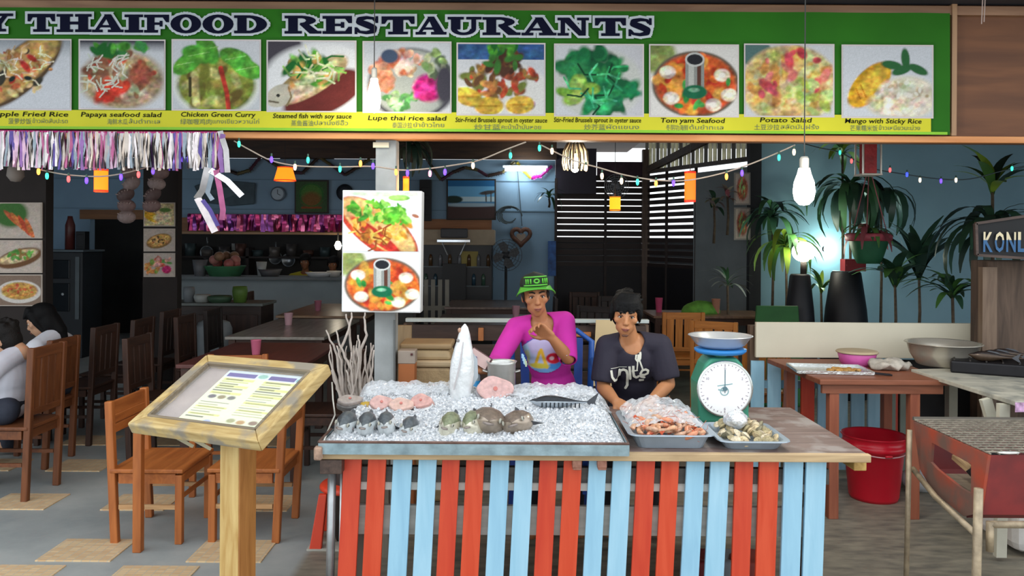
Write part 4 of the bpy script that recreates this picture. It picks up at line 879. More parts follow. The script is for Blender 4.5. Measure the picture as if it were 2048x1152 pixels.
# end plate with a window: strips around the opening
eb = B(); O = prof; I_ = [(3.11, .69), (3.40, .70), (3.41, .615), (3.36, .60), (3.18, .575), (3.11, .575)]
for k in range(6):
    k2 = (k + 1) % 6; eb.prism([(GX, *O[k]), (GX, *O[k2]), (GX, *I_[k2]), (GX, *I_[k])], (.012, 0, 0))
eb.obj('end_plate', rust('#6d5248', '#a8452e'), gr, world=True)
tb = B()
for k in range(1, 6):
    k2 = (k + 1) % 6; tb.prism([(GX + .012, *O[k]), (GX + .012, *O[k2]), (GX + .012, O[k2][0], O[k2][1] - .001), (GX + .012, O[k][0], O[k][1] - .006)], (1.2, 0, 0))
tb.obj('trough', rust('#64282a', '#862f2e'), gr, world=True)
B().box((GX + .6, 3.28, .55), (1.1, .3, .02)).obj('ash_shelf', wood('#8a7a66', '#a5957f', 'x', 2), gr, world=True)
B().bar((GX + .1, 3.14, .585), (GX + .1, 3.40, .64), .03, .02).obj('firewood', wood('#a3825c', '#c9a87c', 'y', 4), gr, world=True)
for i in range(5):
    b = B(); b.ell((0, 0, 0), (.06, .055, .04), 10, 7); me = b.mesh('charcoal', mt('#15161a', .6, v=.3, s=60, b=.6, bs=60))
    for v in me.vertices: v.co *= 1 + .3 * mnoise.noise(v.co * 40 + Vector((i, 0, 0)))
    link('charcoal', me, gr, world=True).location = (GX + .09 + .07 * i, 3.17 + .085 * (i % 3), .645)
MESHM = mt('#8a8274', .7, .1, v=.3, s=30)
mb = B()
for i in range(36): mb.bar((GX + .01 + i * .034, 3.0, gz + .004), (GX + .01 + i * .034, 3.56, gz + .004), .006, .004)
mb.obj('grate_cross_wires', MESHM, gr, world=True)['kind'] = 'stuff'
for i in range(15): B().bar((GX, 3.015 + i * .038, gz + .009), (GX + 1.2, 3.015 + i * .038, gz + .009), .009, .005).obj('grate_wire', MESHM, gr, world=True)
B().bar((GX, 3.56, gz + .012), (GX + 1.2, 3.56, gz + .012), .012, .014).obj('back_lip', mt('#77726a', .5, .6), gr, world=True)
for i in range(5):
    b = B(); b.ell((0, 0, 0), (.045, .012, .006), 10, 6); link('foil_scrap', b.mesh('foil_scrap', mt('#d8d8d4', .3, .6, b=.5), True), gr, world=True).location = (GX + .08 + i * .12, 3.004, gz + .008)
PIPE = mt('#a3937a', .5, .4, v=.35, s=18, b=.2)
for (x, y, zt_, r) in ((GX - .055, 2.965, .64, .016), (GX - .045, 3.50, .73, .011), (GX + 1.15, 2.97, .62, .016), (GX + 1.15, 3.55, .66, .012)):
    B().tube([(x - .012, y, 0), (x, y, zt_)], r, 10).obj('pipe_leg', PIPE, gr, smooth=True, world=True)
B().tube([(GX - .02, 3.52, .555), (GX - .035, 3.30, .50), (GX - .05, 2.98, .46)], .012, 8).obj('side_pipe', PIPE, gr, smooth=True, world=True)
B().tube([(GX + .0, 2.985, .50), (GX + 1.15, 2.98, .50)], .014, 8).obj('front_pipe', PIPE, gr, smooth=True, world=True)
B().tube([(GX - .0, 2.985, .51), (GX, 2.985, .40)], .014, 8).obj('pipe_stub', PIPE, gr, smooth=True, world=True)
# styrofoam box and white sack on the floor
q = P(2040, 1100, 3.95); sy = thing('foam_box', 'white foam box with a red band on the floor under the barbecue', 'box', (q.x + .28, 4.1, 0))
vsb = B().box((0, 0, .13), (.62, .36, .22)).obj('body', mt('#d9d6d2', .7, v=.08, s=12, b=.2), sy, bev=.05)
B().box((0, -.178, .17), (.50, .012, .035)).obj('red_band', mt('#b5303a', .6), sy, bev=.004)
b = B(); b.ell((0, 0, .08), (.13, .1, .09), 18, 12); me = b.mesh('white_sack', mt('#cfd6da', .5, v=.1, s=9, b=.4, bs=20), True)
for v in me.vertices: v.co *= 1 + .12 * mnoise.noise(v.co * 12)
for v in me.vertices: v.co.z = max(0, v.co.z)
o = link('white_sack', me, None, loc=(P(1862, 965, 4.9).x, 5.0, 0)); tag(o, 'small white plastic sack on the floor behind the barbecue leg', 'sack')
# ---------------------------------------------------------------- timber pillar with the name board
pil = struct(B().box((P(2020, 600, 5.05).x + .02, 5.12, .72), (.35, .2, 1.44)).obj('wall_pillar', wood('#40332a', '#5f4d40', 'z', 2., .8), bev=.01))
B().box((P(1975, 600, 5.0).x, 5.0, .9), (.09, .05, 1.0)).obj('cladding_board', wood('#5e4a3a', '#7a6552', 'z', 2.), pil, world=True)
sg = thing('name_board', 'black wooden name board lettered KONL in cream and blue', 'sign', P(2030, 510, 4.85))
a, c_ = P(1950, 447, 4.85), P(1952, 510, 4.85); e_, f_ = P(2130, 420, 4.85), P(2130, 522, 4.85)
B().prism([a, e_, f_, c_], (0, .03, 0)).obj('board', mt('#0c0e11', .6, v=.2, s=9), sg, world=True, bev=.003)
for u, v in ((a, e_), (c_, f_), (a, c_)): B().bar(u + Vector((0, -.006, 0)), v + Vector((0, -.006, 0)), .02, .016).obj('frame_strip', wood('#3a2c26', '#54423a', 'x', 3), sg, world=True)
for k, ch in enumerate('KONL'):
    x = 1976 + k * 23; top = text_on('letter', ch, P(x, 503, 4.838), (1, 0, -.02), (0, 0, 1), mt('#2f5f8c', .5, v=.1), sg, w=19 * 4.838 / FPX, h=40 * 4.838 / FPX, off=.02)
    me = top.data; me2 = me.copy(); bm = bmesh.new(); bm.from_mesh(me2); bmesh.ops.bisect_plane(bm, geom=bm.verts[:] + bm.edges[:] + bm.faces[:], plane_co=P(x, 480, 4.838), plane_no=(0, 0, 1), clear_inner=True); bm.to_mesh(me2); bm.free()
    me2.materials.clear(); me2.materials.append(mt('#d8cba8', .5, v=.1)); o = link('letter_top', me2, top, world=True)
    for v in me2.vertices: v.co.y -= .002
# ---------------------------------------------------------------- plants along the right wall
def leaf_mesh(name, L, w, droop, mat, n=8, fold=.15):
    b = B(); vs, fs = [], []
    for i in range(n + 1):
        t = i / n; a = droop * t; x = L * (sin(a) / droop if droop else t); z = L * ((cos(a) - 1) / droop if droop else 0) + .25 * L * t * (1 - t)
        ww = w * (sin(pi * min(1, t * .92 + .06)) ** .7)
        vs += [(x, -ww, z + fold * ww), (x, 0, z), (x, ww, z + fold * ww)]
    for i in range(n):
        for k in (0, 1): fs.append((i * 3 + k, i * 3 + k + 1, (i + 1) * 3 + k + 1, (i + 1) * 3 + k))
    b.add(vs, fs); return b.mesh(name, mat, True)
LG = [mt('#3f6a44', .4, v=.25, s=5), mt('#2d4d3a', .4, v=.25, s=5), mt('#7c9a34', .4, v=.2, s=5), mt('#4d7a3c', .4, v=.25, s=5), mt('#233c33', .45, v=.2, s=5)]
LFS = {}
def plant(name, lab, px, py, Y, n, L, w, droop, mats, stem=None, up=(.1, 1.1), cat='plant', pot=None, spread=(0, 6.283), grp=None, zb=None):
    q = P(px, py, Y); t = thing(name, lab, cat, (q.x, Y, q.z if zb is None else zb), group=grp)
    h0 = q.z - t.location.z
    if stem: B().tube([(0, 0, -stem + h0), (.01, 0, -stem / 2 + h0), (0, 0, .02 + h0)], [.016, .014, .012], 8).obj('stem', mt('#54483a', .8, v=.3, s=30, b=.4), t, smooth=True)
    for i in range(n):
        m = mats[i % len(mats)]; key = (L, w, droop, m.name, i % 3)
        if key not in LFS: LFS[key] = leaf_mesh('leaf', L * (.8 + .2 * (i % 3)), w, droop * (.8 + .2 * (i % 3)), m)
        a = spread[0] + (spread[1] - spread[0]) * ((i * .618) % 1)
        link('leaf', LFS[key], t, loc=(0, 0, h0 + .02 * (i % 5)), rot=(0, -U(*up), a))
    if pot: pot(t)
    return t
WYp = 8.75
def hangpot(t):
    B().lathe([(0, -.20), (.10, -.20), (.13, -.14), (.18, .02), (.185, .05), (.165, .05), (.12, -.13), (0, -.16)], (0, 0, -.03), 24).obj('pot', mt('#2f6a4a', .45), t, smooth=True)
    B().lathe([(.185, .0), (.205, .005), (.21, .06), (.19, .075), (.175, .05)], (0, 0, -.02), 24).obj('pot_rim', mt('#b0505c', .5, v=.3, s=20), t, smooth=True)
    for a in (0, 2.1, 4.2): B().tube([(.18 * cos(a), .18 * sin(a), .03), (.02 * cos(a), .02 * sin(a), .62)], .005, 5).obj('hanger', mt('#a05a60', .6), t)
plant('hanging_plant', 'trailing plant in a green pot with a pink rim hanging on the right wall', 1737, 478, 7.5, 20, .34, .024, 1.9, [LG[0], LG[3], mt('#8f4a50', .5)], pot=hangpot, up=(.3, 1.2))
plant('drooping_palm', 'big palm with long dark drooping leaves left of the hanging pot', 1700, 385, 8.2, 34, .62, .045, 2.3, [LG[1], LG[4], LG[0]], up=(.0, .9), cat='plant', stem=1.7)
plant('drooping_palm', 'dark palm top right of the hanging pot behind the red lantern', 1762, 395, 8.3, 22, .60, .045, 2.5, [LG[4], LG[1]], up=(-.2, .7), stem=1.7)
plant('leafy_crown', 'light green leaves high on the right wall beside the red lantern', 1685, 310, 8.4, 14, .35, .035, 1.6, [LG[3], LG[2]], up=(.2, 1.2), stem=2.0)
plant('shade_palm', 'broad dark shrub behind the grey panel by the posters', 1545, 440, 8.5, 30, .45, .035, 1.7, [LG[1], LG[4], LG[0]], up=(.0, 1.2), stem=1.2)
plant('dracaena', 'yellow green dracaena lit by the globe lamp', 1572, 500, 8.3, 26, .50, .034, 2.2, [LG[2], LG[3]], up=(.0, 1.1), stem=1.0)
plant('right_palm', 'large dark palm arching behind the name board', 1985, 470, 6.4, 34, .62, .040, 2.2, [LG[4], LG[1]], up=(.1, 1.2), stem=1.5)
plant('right_palm', 'lime leaved palm top above the name board', 1985, 390, 6.6, 14, .42, .04, .8, [LG[2], LG[3], LG[4]], up=(.5, 1.4), stem=1.8)
plant('spiky_plant', 'dark spiky plant standing in the middle of the right wall', 1838, 560, 7.6, 22, .55, .05, .5, [LG[4], LG[1]], up=(.7, 1.45), stem=.6)
plant('spiky_plant', 'green leafy plant left of the dark spiky plant', 1790, 575, 7.5, 20, .40, .05, .9, [LG[3], LG[1]], up=(.4, 1.3), stem=.6)
plant('spiky_plant', 'green fern low beside the timber pillar', 1905, 600, 6.8, 24, .40, .03, 1.2, [LG[1], LG[3]], up=(.2, 1.2), stem=.6)
plant('slender_plant', 'thin lime plant between the dark jars', 1642, 590, 8.2, 12, .34, .022, 1.0, [LG[2], LG[3]], up=(.5, 1.4), stem=.6)
plant('thin_shrub', 'spindly shrub in front of the grey side panel', 1455, 575, 8.2, 18, .30, .016, .8, [LG[0], mt('#8f9a94', .5)], up=(.2, 1.3), stem=.7)
# tall dark jars
for px, w, top, lab, c in ((1600, 32, 548, 'tall narrow dark jar under the globe lamp', '#1f2026'), (1692, 46, 542, 'big black tapered jar with a red box on top', '#141419')):
    q = P(px, top, 8.0); k = 8.0 / FPX; r = w * k; hh = q.z
    g = B().lathe([(0, 0), (r * .9, 0), (r * 1.05, hh * .3), (r * .85, hh * .7), (r * .62, hh - .02), (r * .55, hh), (r * .45, hh), (0, hh - .02)], (0, 0, 0), 24).obj('floor_jar', mt(c, .5, v=.2), None, smooth=True); g.location = (q.x, 8.0, 0); tag(g, lab, 'jar')
q = P(1706, 530, 8.0); o = B().box((0, 0, .06), (.21, .12, .12)).box((0, -.062, .06), (.18, .004, .02)).obj('red_box', mt('#8f3038', .6, v=.15), None, bev=.008); o.location = (q.x, 8.0, P(1690, 542, 8.0).z); tag(o, 'red box sitting on the big black jar', 'box')
# ---------------------------------------------------------------- menu stand
MYAW = radians(-23.57); MT = radians(27.75)
ms = thing('menu_stand', 'weathered wooden menu stand with a tilted framed board in front of the chairs', 'menu stand', (-1.117, 3.2, 0), MYAW)
MB = Matrix.Translation((0, 0, .91)) @ Matrix.Rotation(MT, 4, 'X')
WW = wood('#a88a52', '#cdb47c', 'x', 3., .6, .3, '#8f8676'); WW2 = wood('#a88a52', '#cdb47c', 'y', 3., .6, .3, '#8f8676')
PW = wood('#b58c4a', '#d6b878', 'z', 2.5, .6, .25)
hw, hh, fw = .325, .235, .058
B(MB).box((0, 0, -.02), (2 * hw - .02, 2 * hh - .02, .02)).obj('back_board', wood('#7a6038', '#96774a', 'x', 3.), ms)
for pts, m in (([(-hw, -hh), (hw, -hh), (hw - fw, -hh + fw), (-hw + fw, -hh + fw)], WW), ([(hw, hh), (-hw, hh), (-hw + fw, hh - fw), (hw - fw, hh - fw)], WW), ([(-hw, hh), (-hw, -hh), (-hw + fw, -hh + fw), (-hw + fw, hh - fw)], WW2), ([(hw, -hh), (hw, hh), (hw - fw, hh - fw), (hw - fw, -hh + fw)], WW2)):
    B(MB).prism([(x, y, -.025) for x, y in pts], (0, 0, .05)).obj('frame_strip', m, ms, bev=.006)
k = .012
for a, c_ in (((-hw + fw, -hh + fw), (hw - fw, -hh + fw)), ((hw - fw, -hh + fw), (hw - fw, hh - fw)), ((hw - fw, hh - fw), (-hw + fw, hh - fw)), ((-hw + fw, hh - fw), (-hw + fw, -hh + fw))):
    B(MB).bar((*a, .018), (*c_, .018), k, .022).obj('inner_bead', wood('#6d614e', '#8a7c66', 'x', 4.), ms, bev=.003)
B(MB).box((0, 0, -.006), (2 * (hw - fw), 2 * (hh - fw), .008)).obj('cloth_backing', mt('#a89a92', .8, v=.1, s=14, b=.2, bs=200), ms)
pp_ = Pix(110, 96, '#e6ecc8', 1.1)
pp_.rect(0, 0, 1, .14, '#dbe9ea').rect(.04, .05, .40, .12, '#5a4a94').rect(.56, .05, .88, .12, '#53408c').ell(.48, .08, .06, .04, '#8fc0b0').ell(.94, .09, .05, .04, '#7fb0b4')
rg = random.Random(4)
for cx in (.05, .55):
    for r in range(17):
        y = .17 + r * .042
        if cx < .3 and .44 < y < .56: continue
        if cx > .3 and y > .78: continue
        w = rg.uniform(.2, .38); pp_.rect(cx, y, cx + w, y + .018, rg.choice(['#8a8a58', '#a3a366', '#6a6a50', '#c9c97a']))
        if r % 3 == 0: pp_.rect(cx, y - .012, cx + .38, y + .028, '#d9dc86').rect(cx + .02, y, cx + w, y + .014, '#7a7a4c')
for x, y, c in ((.12, .5, '#5a5058'), (.24, .5, '#8a7a4c'), (.36, .5, '#6a665c'), (.6, .86, '#a0a06a'), (.72, .87, '#b88c4c'), (.86, .86, '#8a6a50'), (.35, .92, '#a8b4d8'), (.9, .95, '#9cc4d0')): pp_.ell(x, y, .05, .035, c, 0, .4)
T_ = Matrix.Translation((-1.117, 3.2, 0)) @ Matrix.Rotation(MYAW, 4, 'Z') @ MB
pp_.grain(.04).obj('menu_sheet', T_ @ Vector((-.150, .172, .0005)), T_ @ Vector((.262, .172, .0005)), T_ @ Vector((.262, -.172, .0005)), T_ @ Vector((-.150, -.172, .0005)), ms)
B(MB).box((0, 0, .012), (2 * (hw - fw), 2 * (hh - fw), .003)).obj('glass_cover', mt('#ffffff', .05, v=0, al=.08, spec=.6), ms)
B().box((.06, -.03, .38), (.095, .095, .76)).obj('post', PW, ms, bev=.006)
B().box((.110, -.03, .38), (.006, .09, .755)).obj('post_facing', wood('#96602c', '#b57c40', 'z', 2.5), ms)
B().box((.05, -.02, .80), (.14, .14, .10)).obj('post_block', wood('#9a7440', '#b58c52', 'x', 3), ms, bev=.006)
for x in (-.14, -.05): B().bar((x, -.19, .80), (x + .035, -.10, .73), .018, .012).obj('bracket', mt('#c9c4a8', .6), ms)
B().box((.06, -.03, .03), (.36, .07, .06)).box((.06, -.03, .03), (.07, .36, .06)).obj('cross_foot', wood('#7a4a34', '#93604a', 'x', 3), ms, bev=.006)
PN = wood('#94501f', '#b56a30', 'z', 2.)
lgp = P(277, 1000, 3.95); B().box((lgp.x, 3.95, .31), (.042, .042, .62)).obj('support_leg', PN, ms, bev=.004, world=True)
B().bar((lgp.x, 3.95, .60), (lgp.x + .24, 3.93, .60), .02, .03).obj('support_rail', PN, ms, world=True)
B().bar((lgp.x + .24, 3.93, .60), (-1.12, 3.32, .80), .03, .03).obj('support_rail', PN, ms, world=True)
# ---------------------------------------------------------------- chairs and tables
def chair(lab, x, y, rz, w=.40, d=.38, sh=.42, bh=.86, m='pine', kind='ladder', grp=None):
    t = thing('wooden_chair', lab, 'chair', (x, y, 0), rz, grp)
    c1, c2 = {'pine': ('#94501f', '#b56a30'), 'brown': ('#5a3014', '#784420'), 'dark': ('#2e1a10', '#452818'), 'black': ('#1c1412', '#2e211c'), 'orange': ('#b06a28', '#cc8338')}[m]
    V, H_ = wood(c1, c2, 'z', 2.), wood(c1, c2, 'x', 2.); lw = .036
    for sx in (-1, 1):
        B().box((sx * (w / 2 - lw / 2), -d / 2 + lw / 2, sh / 2 - .01), (lw, lw, sh - .02)).obj('leg', V, t, bev=.004)
        B().bar((sx * (w / 2 - lw / 2), d / 2 - lw / 2, 0), (sx * (w / 2 - lw / 2), d / 2 - lw / 2 + .035, bh), lw, lw * 1.1, (0, 1, 0)).obj('back_post', V, t, bev=.006)
    B().box((0, .0, sh), (w + .01, d + .01, .022)).obj('seat', H_, t, bev=.006)
    for yy in (-d / 2 + lw / 2, d / 2 - lw / 2): B().box((0, yy, sh - .04), (w - 2 * lw, .02, .05)).obj('apron', H_, t)
    for sx in (-1, 1): B().box((sx * (w / 2 - lw / 2), 0, sh - .04), (.02, d - 2 * lw, .05)).obj('apron', H_, t)
    for sx in (-1, 1): B().box((sx * (w / 2 - lw / 2), 0, sh * .5), (.016, d - 2 * lw, .022)).obj('stretcher', wood('#b58a5c', '#c9a274', 'y', 3) if m == 'pine' else H_, t)
    B().box((0, -d / 2 + lw / 2, sh * .62), (w - 2 * lw, .014, .018)).obj('stretcher', H_, t)
    yb = d / 2 - lw / 2
    if kind == 'ladder':
        for q, hgt in ((.94, .07), (.78, .045), (.64, .045)):
            z = sh + (bh - sh) * q - .02; B().box((0, yb + .035 * z / bh, z), (w - 2 * lw, .018, hgt)).obj('back_rail', H_, t, bev=.004)
    else:
        for z, hgt in ((bh - .035, .065), (sh + .09, .04)): B().box((0, yb + .035 * z / bh, z), (w - 2 * lw, .02, hgt)).obj('back_rail', H_, t, bev=.004)
        n = 4
        for i in range(n):
            xx = -w / 2 + lw + (w - 2 * lw) * (i + .5) / n
            B().bar((xx, yb + .035 * (sh + .09) / bh, sh + .09), (xx, yb + .035, bh - .05), (w - 2 * lw) / n * .8, .014, (0, 1, 0)).obj('back_slat', V, t)
    return t
R90 = pi / 2
chair('small orange pine chair facing right beside the menu stand', -1.84, 4.25, R90, .42, .36, .37, .72, 'pine')
chair('small orange pine chair facing left behind the menu post', -1.355, 4.26, -R90, .40, .36, .37, .74, 'pine')
chair('tall brown chair at the left edge carrying the person in white', -3.03, 4.84, -R90, .36, .42, .43, .90, 'brown', 'slat')
chair('tall brown chair behind the seated black-haired woman', -3.30, 5.50, -R90, .36, .42, .43, .86, 'brown', 'slat')
chair('dark brown chair third in the row along the left pillars', -3.33, 6.12, -R90, .38, .42, .43, .88, 'dark', 'slat')
chair('dark brown chair fourth in the row along the left pillars', -3.3, 6.68, -R90, .38, .42, .43, .88, 'dark', 'slat')
chair('dark brown chair fifth in the row along the left pillars', -3.3, 7.22, -R90, .38, .42, .43, .9, 'dark', 'slat')
chair('dark chair facing the maroon table from its left side', -2.42, 5.65, R90, .40, .40, .43, .86, 'dark', 'slat')
chair('dark chair facing the grey table from its left side', -2.62, 6.95, R90, .40, .40, .43, .88, 'dark', 'slat')
chair('dark chair at the far left corner of the grey table', -2.62, 7.6, R90, .40, .40, .43, .88, 'black', 'slat')
chair('orange chair tucked under the maroon table next to the menu board', -1.75, 4.98, 0.1, .38, .38, .42, .80, 'pine')
chair('red brown chair at the right end of the maroon table', -1.22, 5.3, -R90, .38, .38, .42, .80, 'dark')
chair('dark chair right of the grey table behind the white branches', -1.30, 6.8, -R90, .40, .40, .43, .9, 'black', 'slat')
chair('dark chair right of the grey table, second from the street', -1.30, 7.4, -R90, .40, .40, .43, .9, 'black', 'slat')
chair('dark slatted chair facing the far left table', -2.75, 8.95, R90, .42, .40, .43, .95, 'dark', 'slat')
chair('black chair right of the far left table', -1.25, 8.8, -R90, .42, .40, .43, .95, 'black', 'slat')
def table(lab, x0, x1, y0, y1, z, c1, c2, rough=.35, leg='#3c2216', name='dining_table'):
    t = thing(name, lab, 'table', ((x0 + x1) / 2, (y0 + y1) / 2, 0)); w, d = (x1 - x0), (y1 - y0)
    B().box((0, 0, z - .0125), (w, d, .025)).obj('tabletop', wood(c1, c2, 'y', 1.5, rough, .05), t, bev=.004)
    LM = wood(leg, leg, 'z', 2)
    for sx in (-1, 1):
        for sy in (-1, 1): B().box((sx * (w / 2 - .05), sy * (d / 2 - .05), (z - .025) / 2), (.055, .055, z - .025)).obj('leg', LM, t, bev=.003)
        B().box((sx * (w / 2 - .05), 0, z - .06), (.02, d - .15, .07)).obj('apron', LM, t)
        B().box((0, sx * (d / 2 - .05), z - .06), (w - .15, .02, .07)).obj('apron', LM, t)
    return t
table('maroon dining table just behind the menu board', -2.12, -1.32, 5.05, 6.15, .75, '#4a2420', '#5c302a', .5)
table('grey topped dining table in the middle of the left aisle', -2.33, -1.52, 6.5, 8.0, .75, '#8c8880', '#a09c94', .25)
table('tan topped dining table furthest back on the left', -2.45, -1.5, 8.3, 9.9, .75, '#8c7058', '#a08468', .3)
table('dark brown table behind the partition left of the man in pink', -.72, .20, 7.3, 8.4, .77, '#4a3226', '#5e4234', .35)
table('dark brown table with a grey edge far behind the partition', -.75, .25, 8.9, 10.0, .80, '#6a5a50', '#83736a', .3)
table('wooden table on the right with a green cloth', 1.42, 2.62, 8.0, 8.7, .80, '#6a5040', '#83654f', .35)
for i, (x, y, rz, m, l) in enumerate(((1.62, 7.75, pi, 'orange', 'orange chair at the left of the right-hand table'), (1.80, 6.9, pi - .5, 'orange', 'orange chair with its back turned, right above the scale pan'), (1.78, 6.0, pi + .35, 'orange', 'orange chair nearest the cream board beside the scale'), (.75, 8.0, -.5, 'black', 'black chair in the dark between the two men'), (1.25, 9.5, 0, 'black', 'dark chair before the slatted screen'), (.95, 10.2, 0, 'dark', 'brown chair against the slatted screen'), (.3, 9.4, -R90, 'black', 'dark chair behind the capped man'))):
    chair(l, x, y, rz, .40, .40, .44, .88, m, 'slat')
# ---------------------------------------------------------------- small table-top things
def cup(px, py, Y, z, lab, c='#c96a86', r=.035, h=.10):
    q = P(px, py, Y); o = B().lathe([(0, 0), (r * .7, 0), (r * .75, .005), (r, h), (r * 1.06, h + .003), (r * .95, h), (r * .68, .008), (0, .006)], (0, 0, 0), 18).obj('plastic_cup', mt(c, .4, v=.08), None, smooth=True)
    o.location = (q.x, Y, z); tag(o, lab, 'cup')
cup(512, 700, 5.5, .75, 'pink plastic cup on the maroon table')
cup(577, 640, 7.4, .75, 'pale pink cup on the grey table', '#c9a0a8', .04, .11)
cup(636, 605, 8.9, .75, 'small pink cup on the far tan table', '#a8687a', .04, .11)
cup(1032, 612, 8.0, .77, 'pink cup on the dark brown table behind the man in pink', '#b58a94', .04, .12)
cup(1318, 580, 8.4, .80, 'bright pink cup on the table before the slatted screen', '#b5486c', .04, .15)
cup(1432, 590, 8.3, .80, 'peach cup beside the green cloth', '#b5806c', .045, .15)
b = B(); b.ell((0, 0, .0), (.20, .15, .13), 20, 12); me = b.mesh('green_cloth', mt('#5f9a3c', .8, v=.25, s=12, b=.3), True)
for v in me.vertices: v.co *= 1 + .15 * mnoise.noise(v.co * 10); v.co.z = max(0, v.co.z)
o = link('green_cloth', me, None, loc=(P(1402, 610, 8.35).x, 8.35, .80)); tag(o, 'bunched green cloth on the right-hand table', 'cloth')
o = B().prism([(-.22, 0, 0), (.22, 0, 0), (.20, 0, .32), (-.20, 0, .32)], (0, .03, 0)).obj('back_cushion', mt('#2f6a34', .6), None, bev=.01); o.location = (P(1555, 640, 7.6).x, 7.6, .62); tag(o, 'dark green cushion standing above the cream board', 'cushion')
bx_ = B().box((0, 0, .155), (.44, .28, .31)).obj('green_stool', mt('#2f6a34', .6), None, bev=.02); bx_.location = (P(1555, 640, 7.6).x, 7.64, .31); bx_.location.z = 0; bx_.scale.z = 2.0; tag(bx_, 'green plastic crate under the dark green cushion', 'crate')
# ---------------------------------------------------------------- baskets and boxes behind the ice tray
bt = thing('wicker_hamper', 'tan woven plastic hamper with a domed lid beside the column', 'basket', (P(852, 760, 4.75).x, 4.85, 0))
HZ = P(850, 685, 4.75).z
TAN = mt('#b59c74', .6, v=.12, s=20, b=.4, bs=90)
B().box((0, 0, (HZ - .14) / 2), (.28, .26, HZ - .14), None, 1.06).obj('body', TAN, bt, bev=.02)
for i in range(6): B().box((0, -.137, .30 + i * .05), (.28, .010, .012)).obj('weave_band', mt('#a0875c', .6), bt, bev=.003)
B().box((0, 0, HZ - .12), (.33, .30, .04)).obj('lid_rim', mt('#c4ae8a', .5), bt, bev=.012)
B().box((0, 0, HZ - .07), (.31, .28, .06), None, .9).obj('lid', mt('#b8a078', .5), bt, bev=.02)
B().box((0, 0, HZ - .02), (.31, .27, .035)).obj('lid_top', mt('#a88e68', .55), bt, bev=.012)
q = P(815, 760, 4.62); oc = thing('orange_carton', 'orange brown box with a grey upper half next to the column', 'box', (q.x, 4.62, 0))
hz_ = P(815, 700, 4.6).z; mz = P(815, 726, 4.6).z
B().box((0, 0, mz / 2), (.095, .10, mz)).obj('lower_box', mt('#b06a3c', .6, v=.08), oc, bev=.004)
B().box((0, 0, (mz + hz_) / 2), (.10, .105, hz_ - mz)).obj('upper_box', mt('#a89a8c', .6, v=.1), oc, bev=.004)
B().box((.03, -.055, hz_ - .02), (.012, .008, .012)).obj('clip', mt('#5a3030', .5), oc)
q = P(806, 680, 4.9); o = B().box((0, 0, q.z / 2 + .04), (.10, .04, q.z + .08)).obj('plank_offcut', wood('#8f7a5c', '#a8926f', 'z', 2), None, bev=.003); o.location = (q.x - .01, 5.0, 0); tag(o, 'pale plank standing upright right of the column', 'plank')
# blue bottle by the upright fish
q = P(947, 735, 3.88); bo = thing('blue_bottle', 'clear bottle with a blue label behind the upright fish', 'bottle', (q.x, 3.9, CT))
B().lathe([(0, 0), (.03, 0), (.033, .01), (.033, .16), (.02, .20), (.012, .215), (.012, .24), (0, .24)], (0, 0, 0), 18).obj('body', mt('#cfe0ea', .1, v=0, tr=.5), bo, smooth=True)
B().lathe([(.0335, .05), (.0342, .05), (.0342, .14), (.0335, .14)], (0, 0, 0), 18).obj('label_band', mt('#2f8cc4', .4), bo, smooth=True)
B().lathe([(0, .235), (.014, .235), (.014, .255), (0, .255)], (0, 0, 0), 12).obj('cap', mt('#2f6fb4', .4), bo)
# ---------------------------------------------------------------- dry white branches in a floor vase
vb = thing('branch_vase', 'bundle of bleached bare branches in a dark floor vase left of the column', 'branches', (P(705, 800, 4.15).x, 4.15, 0))
B().lathe([(0, 0), (.08, 0), (.11, .2), (.09, .45), (.06, .58), (.07, .62), (.05, .62), (0, .3)], (0, 0, 0), 20).obj('vase', mt('#2a2220', .5), vb, smooth=True)
TW = mt('#b9aea4', .7, v=.15, s=30, b=.2)
def twig(pts, r0, r1, Y=4.15):
    w = [P(a, c, Y + d) for a, c, d in pts]; n = len(w); b = B(); fine = []
    for i in range(n - 1):
        for t in (0, .33, .66): fine.append(w[i].lerp(w[i + 1], t) + Vector((U(-.004, .004), U(-.004, .004), 0)))
    fine.append(w[-1]); m = len(fine); b.tube(fine, [r0 + (r1 - r0) * i / (m - 1) for i in range(m)], 6); b.obj('branch', TW, vb, smooth=True, world=True)
for pts in ([(695, 830, 0), (682, 760, 0), (678, 710, .02), (693, 670, .02), (702, 640, .03), (703, 625, .03)], [(705, 830, 0), (712, 770, .05), (708, 720, .05), (700, 680, .04), (697, 650, .05), (692, 628, .05)], [(712, 830, 0), (718, 760, 0), (722, 700, .02), (732, 670, .02), (728, 640, .03), (730, 625, .03)],
            [(690, 830, 0), (684, 780, 0), (676, 720, 0), (666, 690, 0), (652, 660, 0)], [(715, 830, 0), (728, 780, .03), (738, 730, .03), (747, 690, .03)], [(700, 830, 0), (690, 770, .04), (700, 720, .04), (714, 730, .04)], [(722, 830, 0), (734, 790, 0), (742, 750, 0), (748, 700, 0)],
            [(690, 830, -.02), (680, 790, -.03), (672, 770, -.03), (663, 740, -.03)], [(708, 830, 0), (714, 780, 0), (704, 740, 0), (690, 715, 0), (680, 690, 0), (672, 660, 0)], [(718, 830, 0), (722, 790, -.02), (716, 740, -.02), (720, 690, -.02), (716, 670, -.02)], [(728, 830, 0), (720, 780, .06), (732, 750, .06)], [(694, 830, 0), (697, 790, .06), (690, 740, .06), (693, 715, .06)], [(716, 830, 0), (708, 790, -.03), (698, 760, -.03), (692, 740, -.03)]):
    twig([(a, c, d) for a, c, d in pts], .0115, .0042)
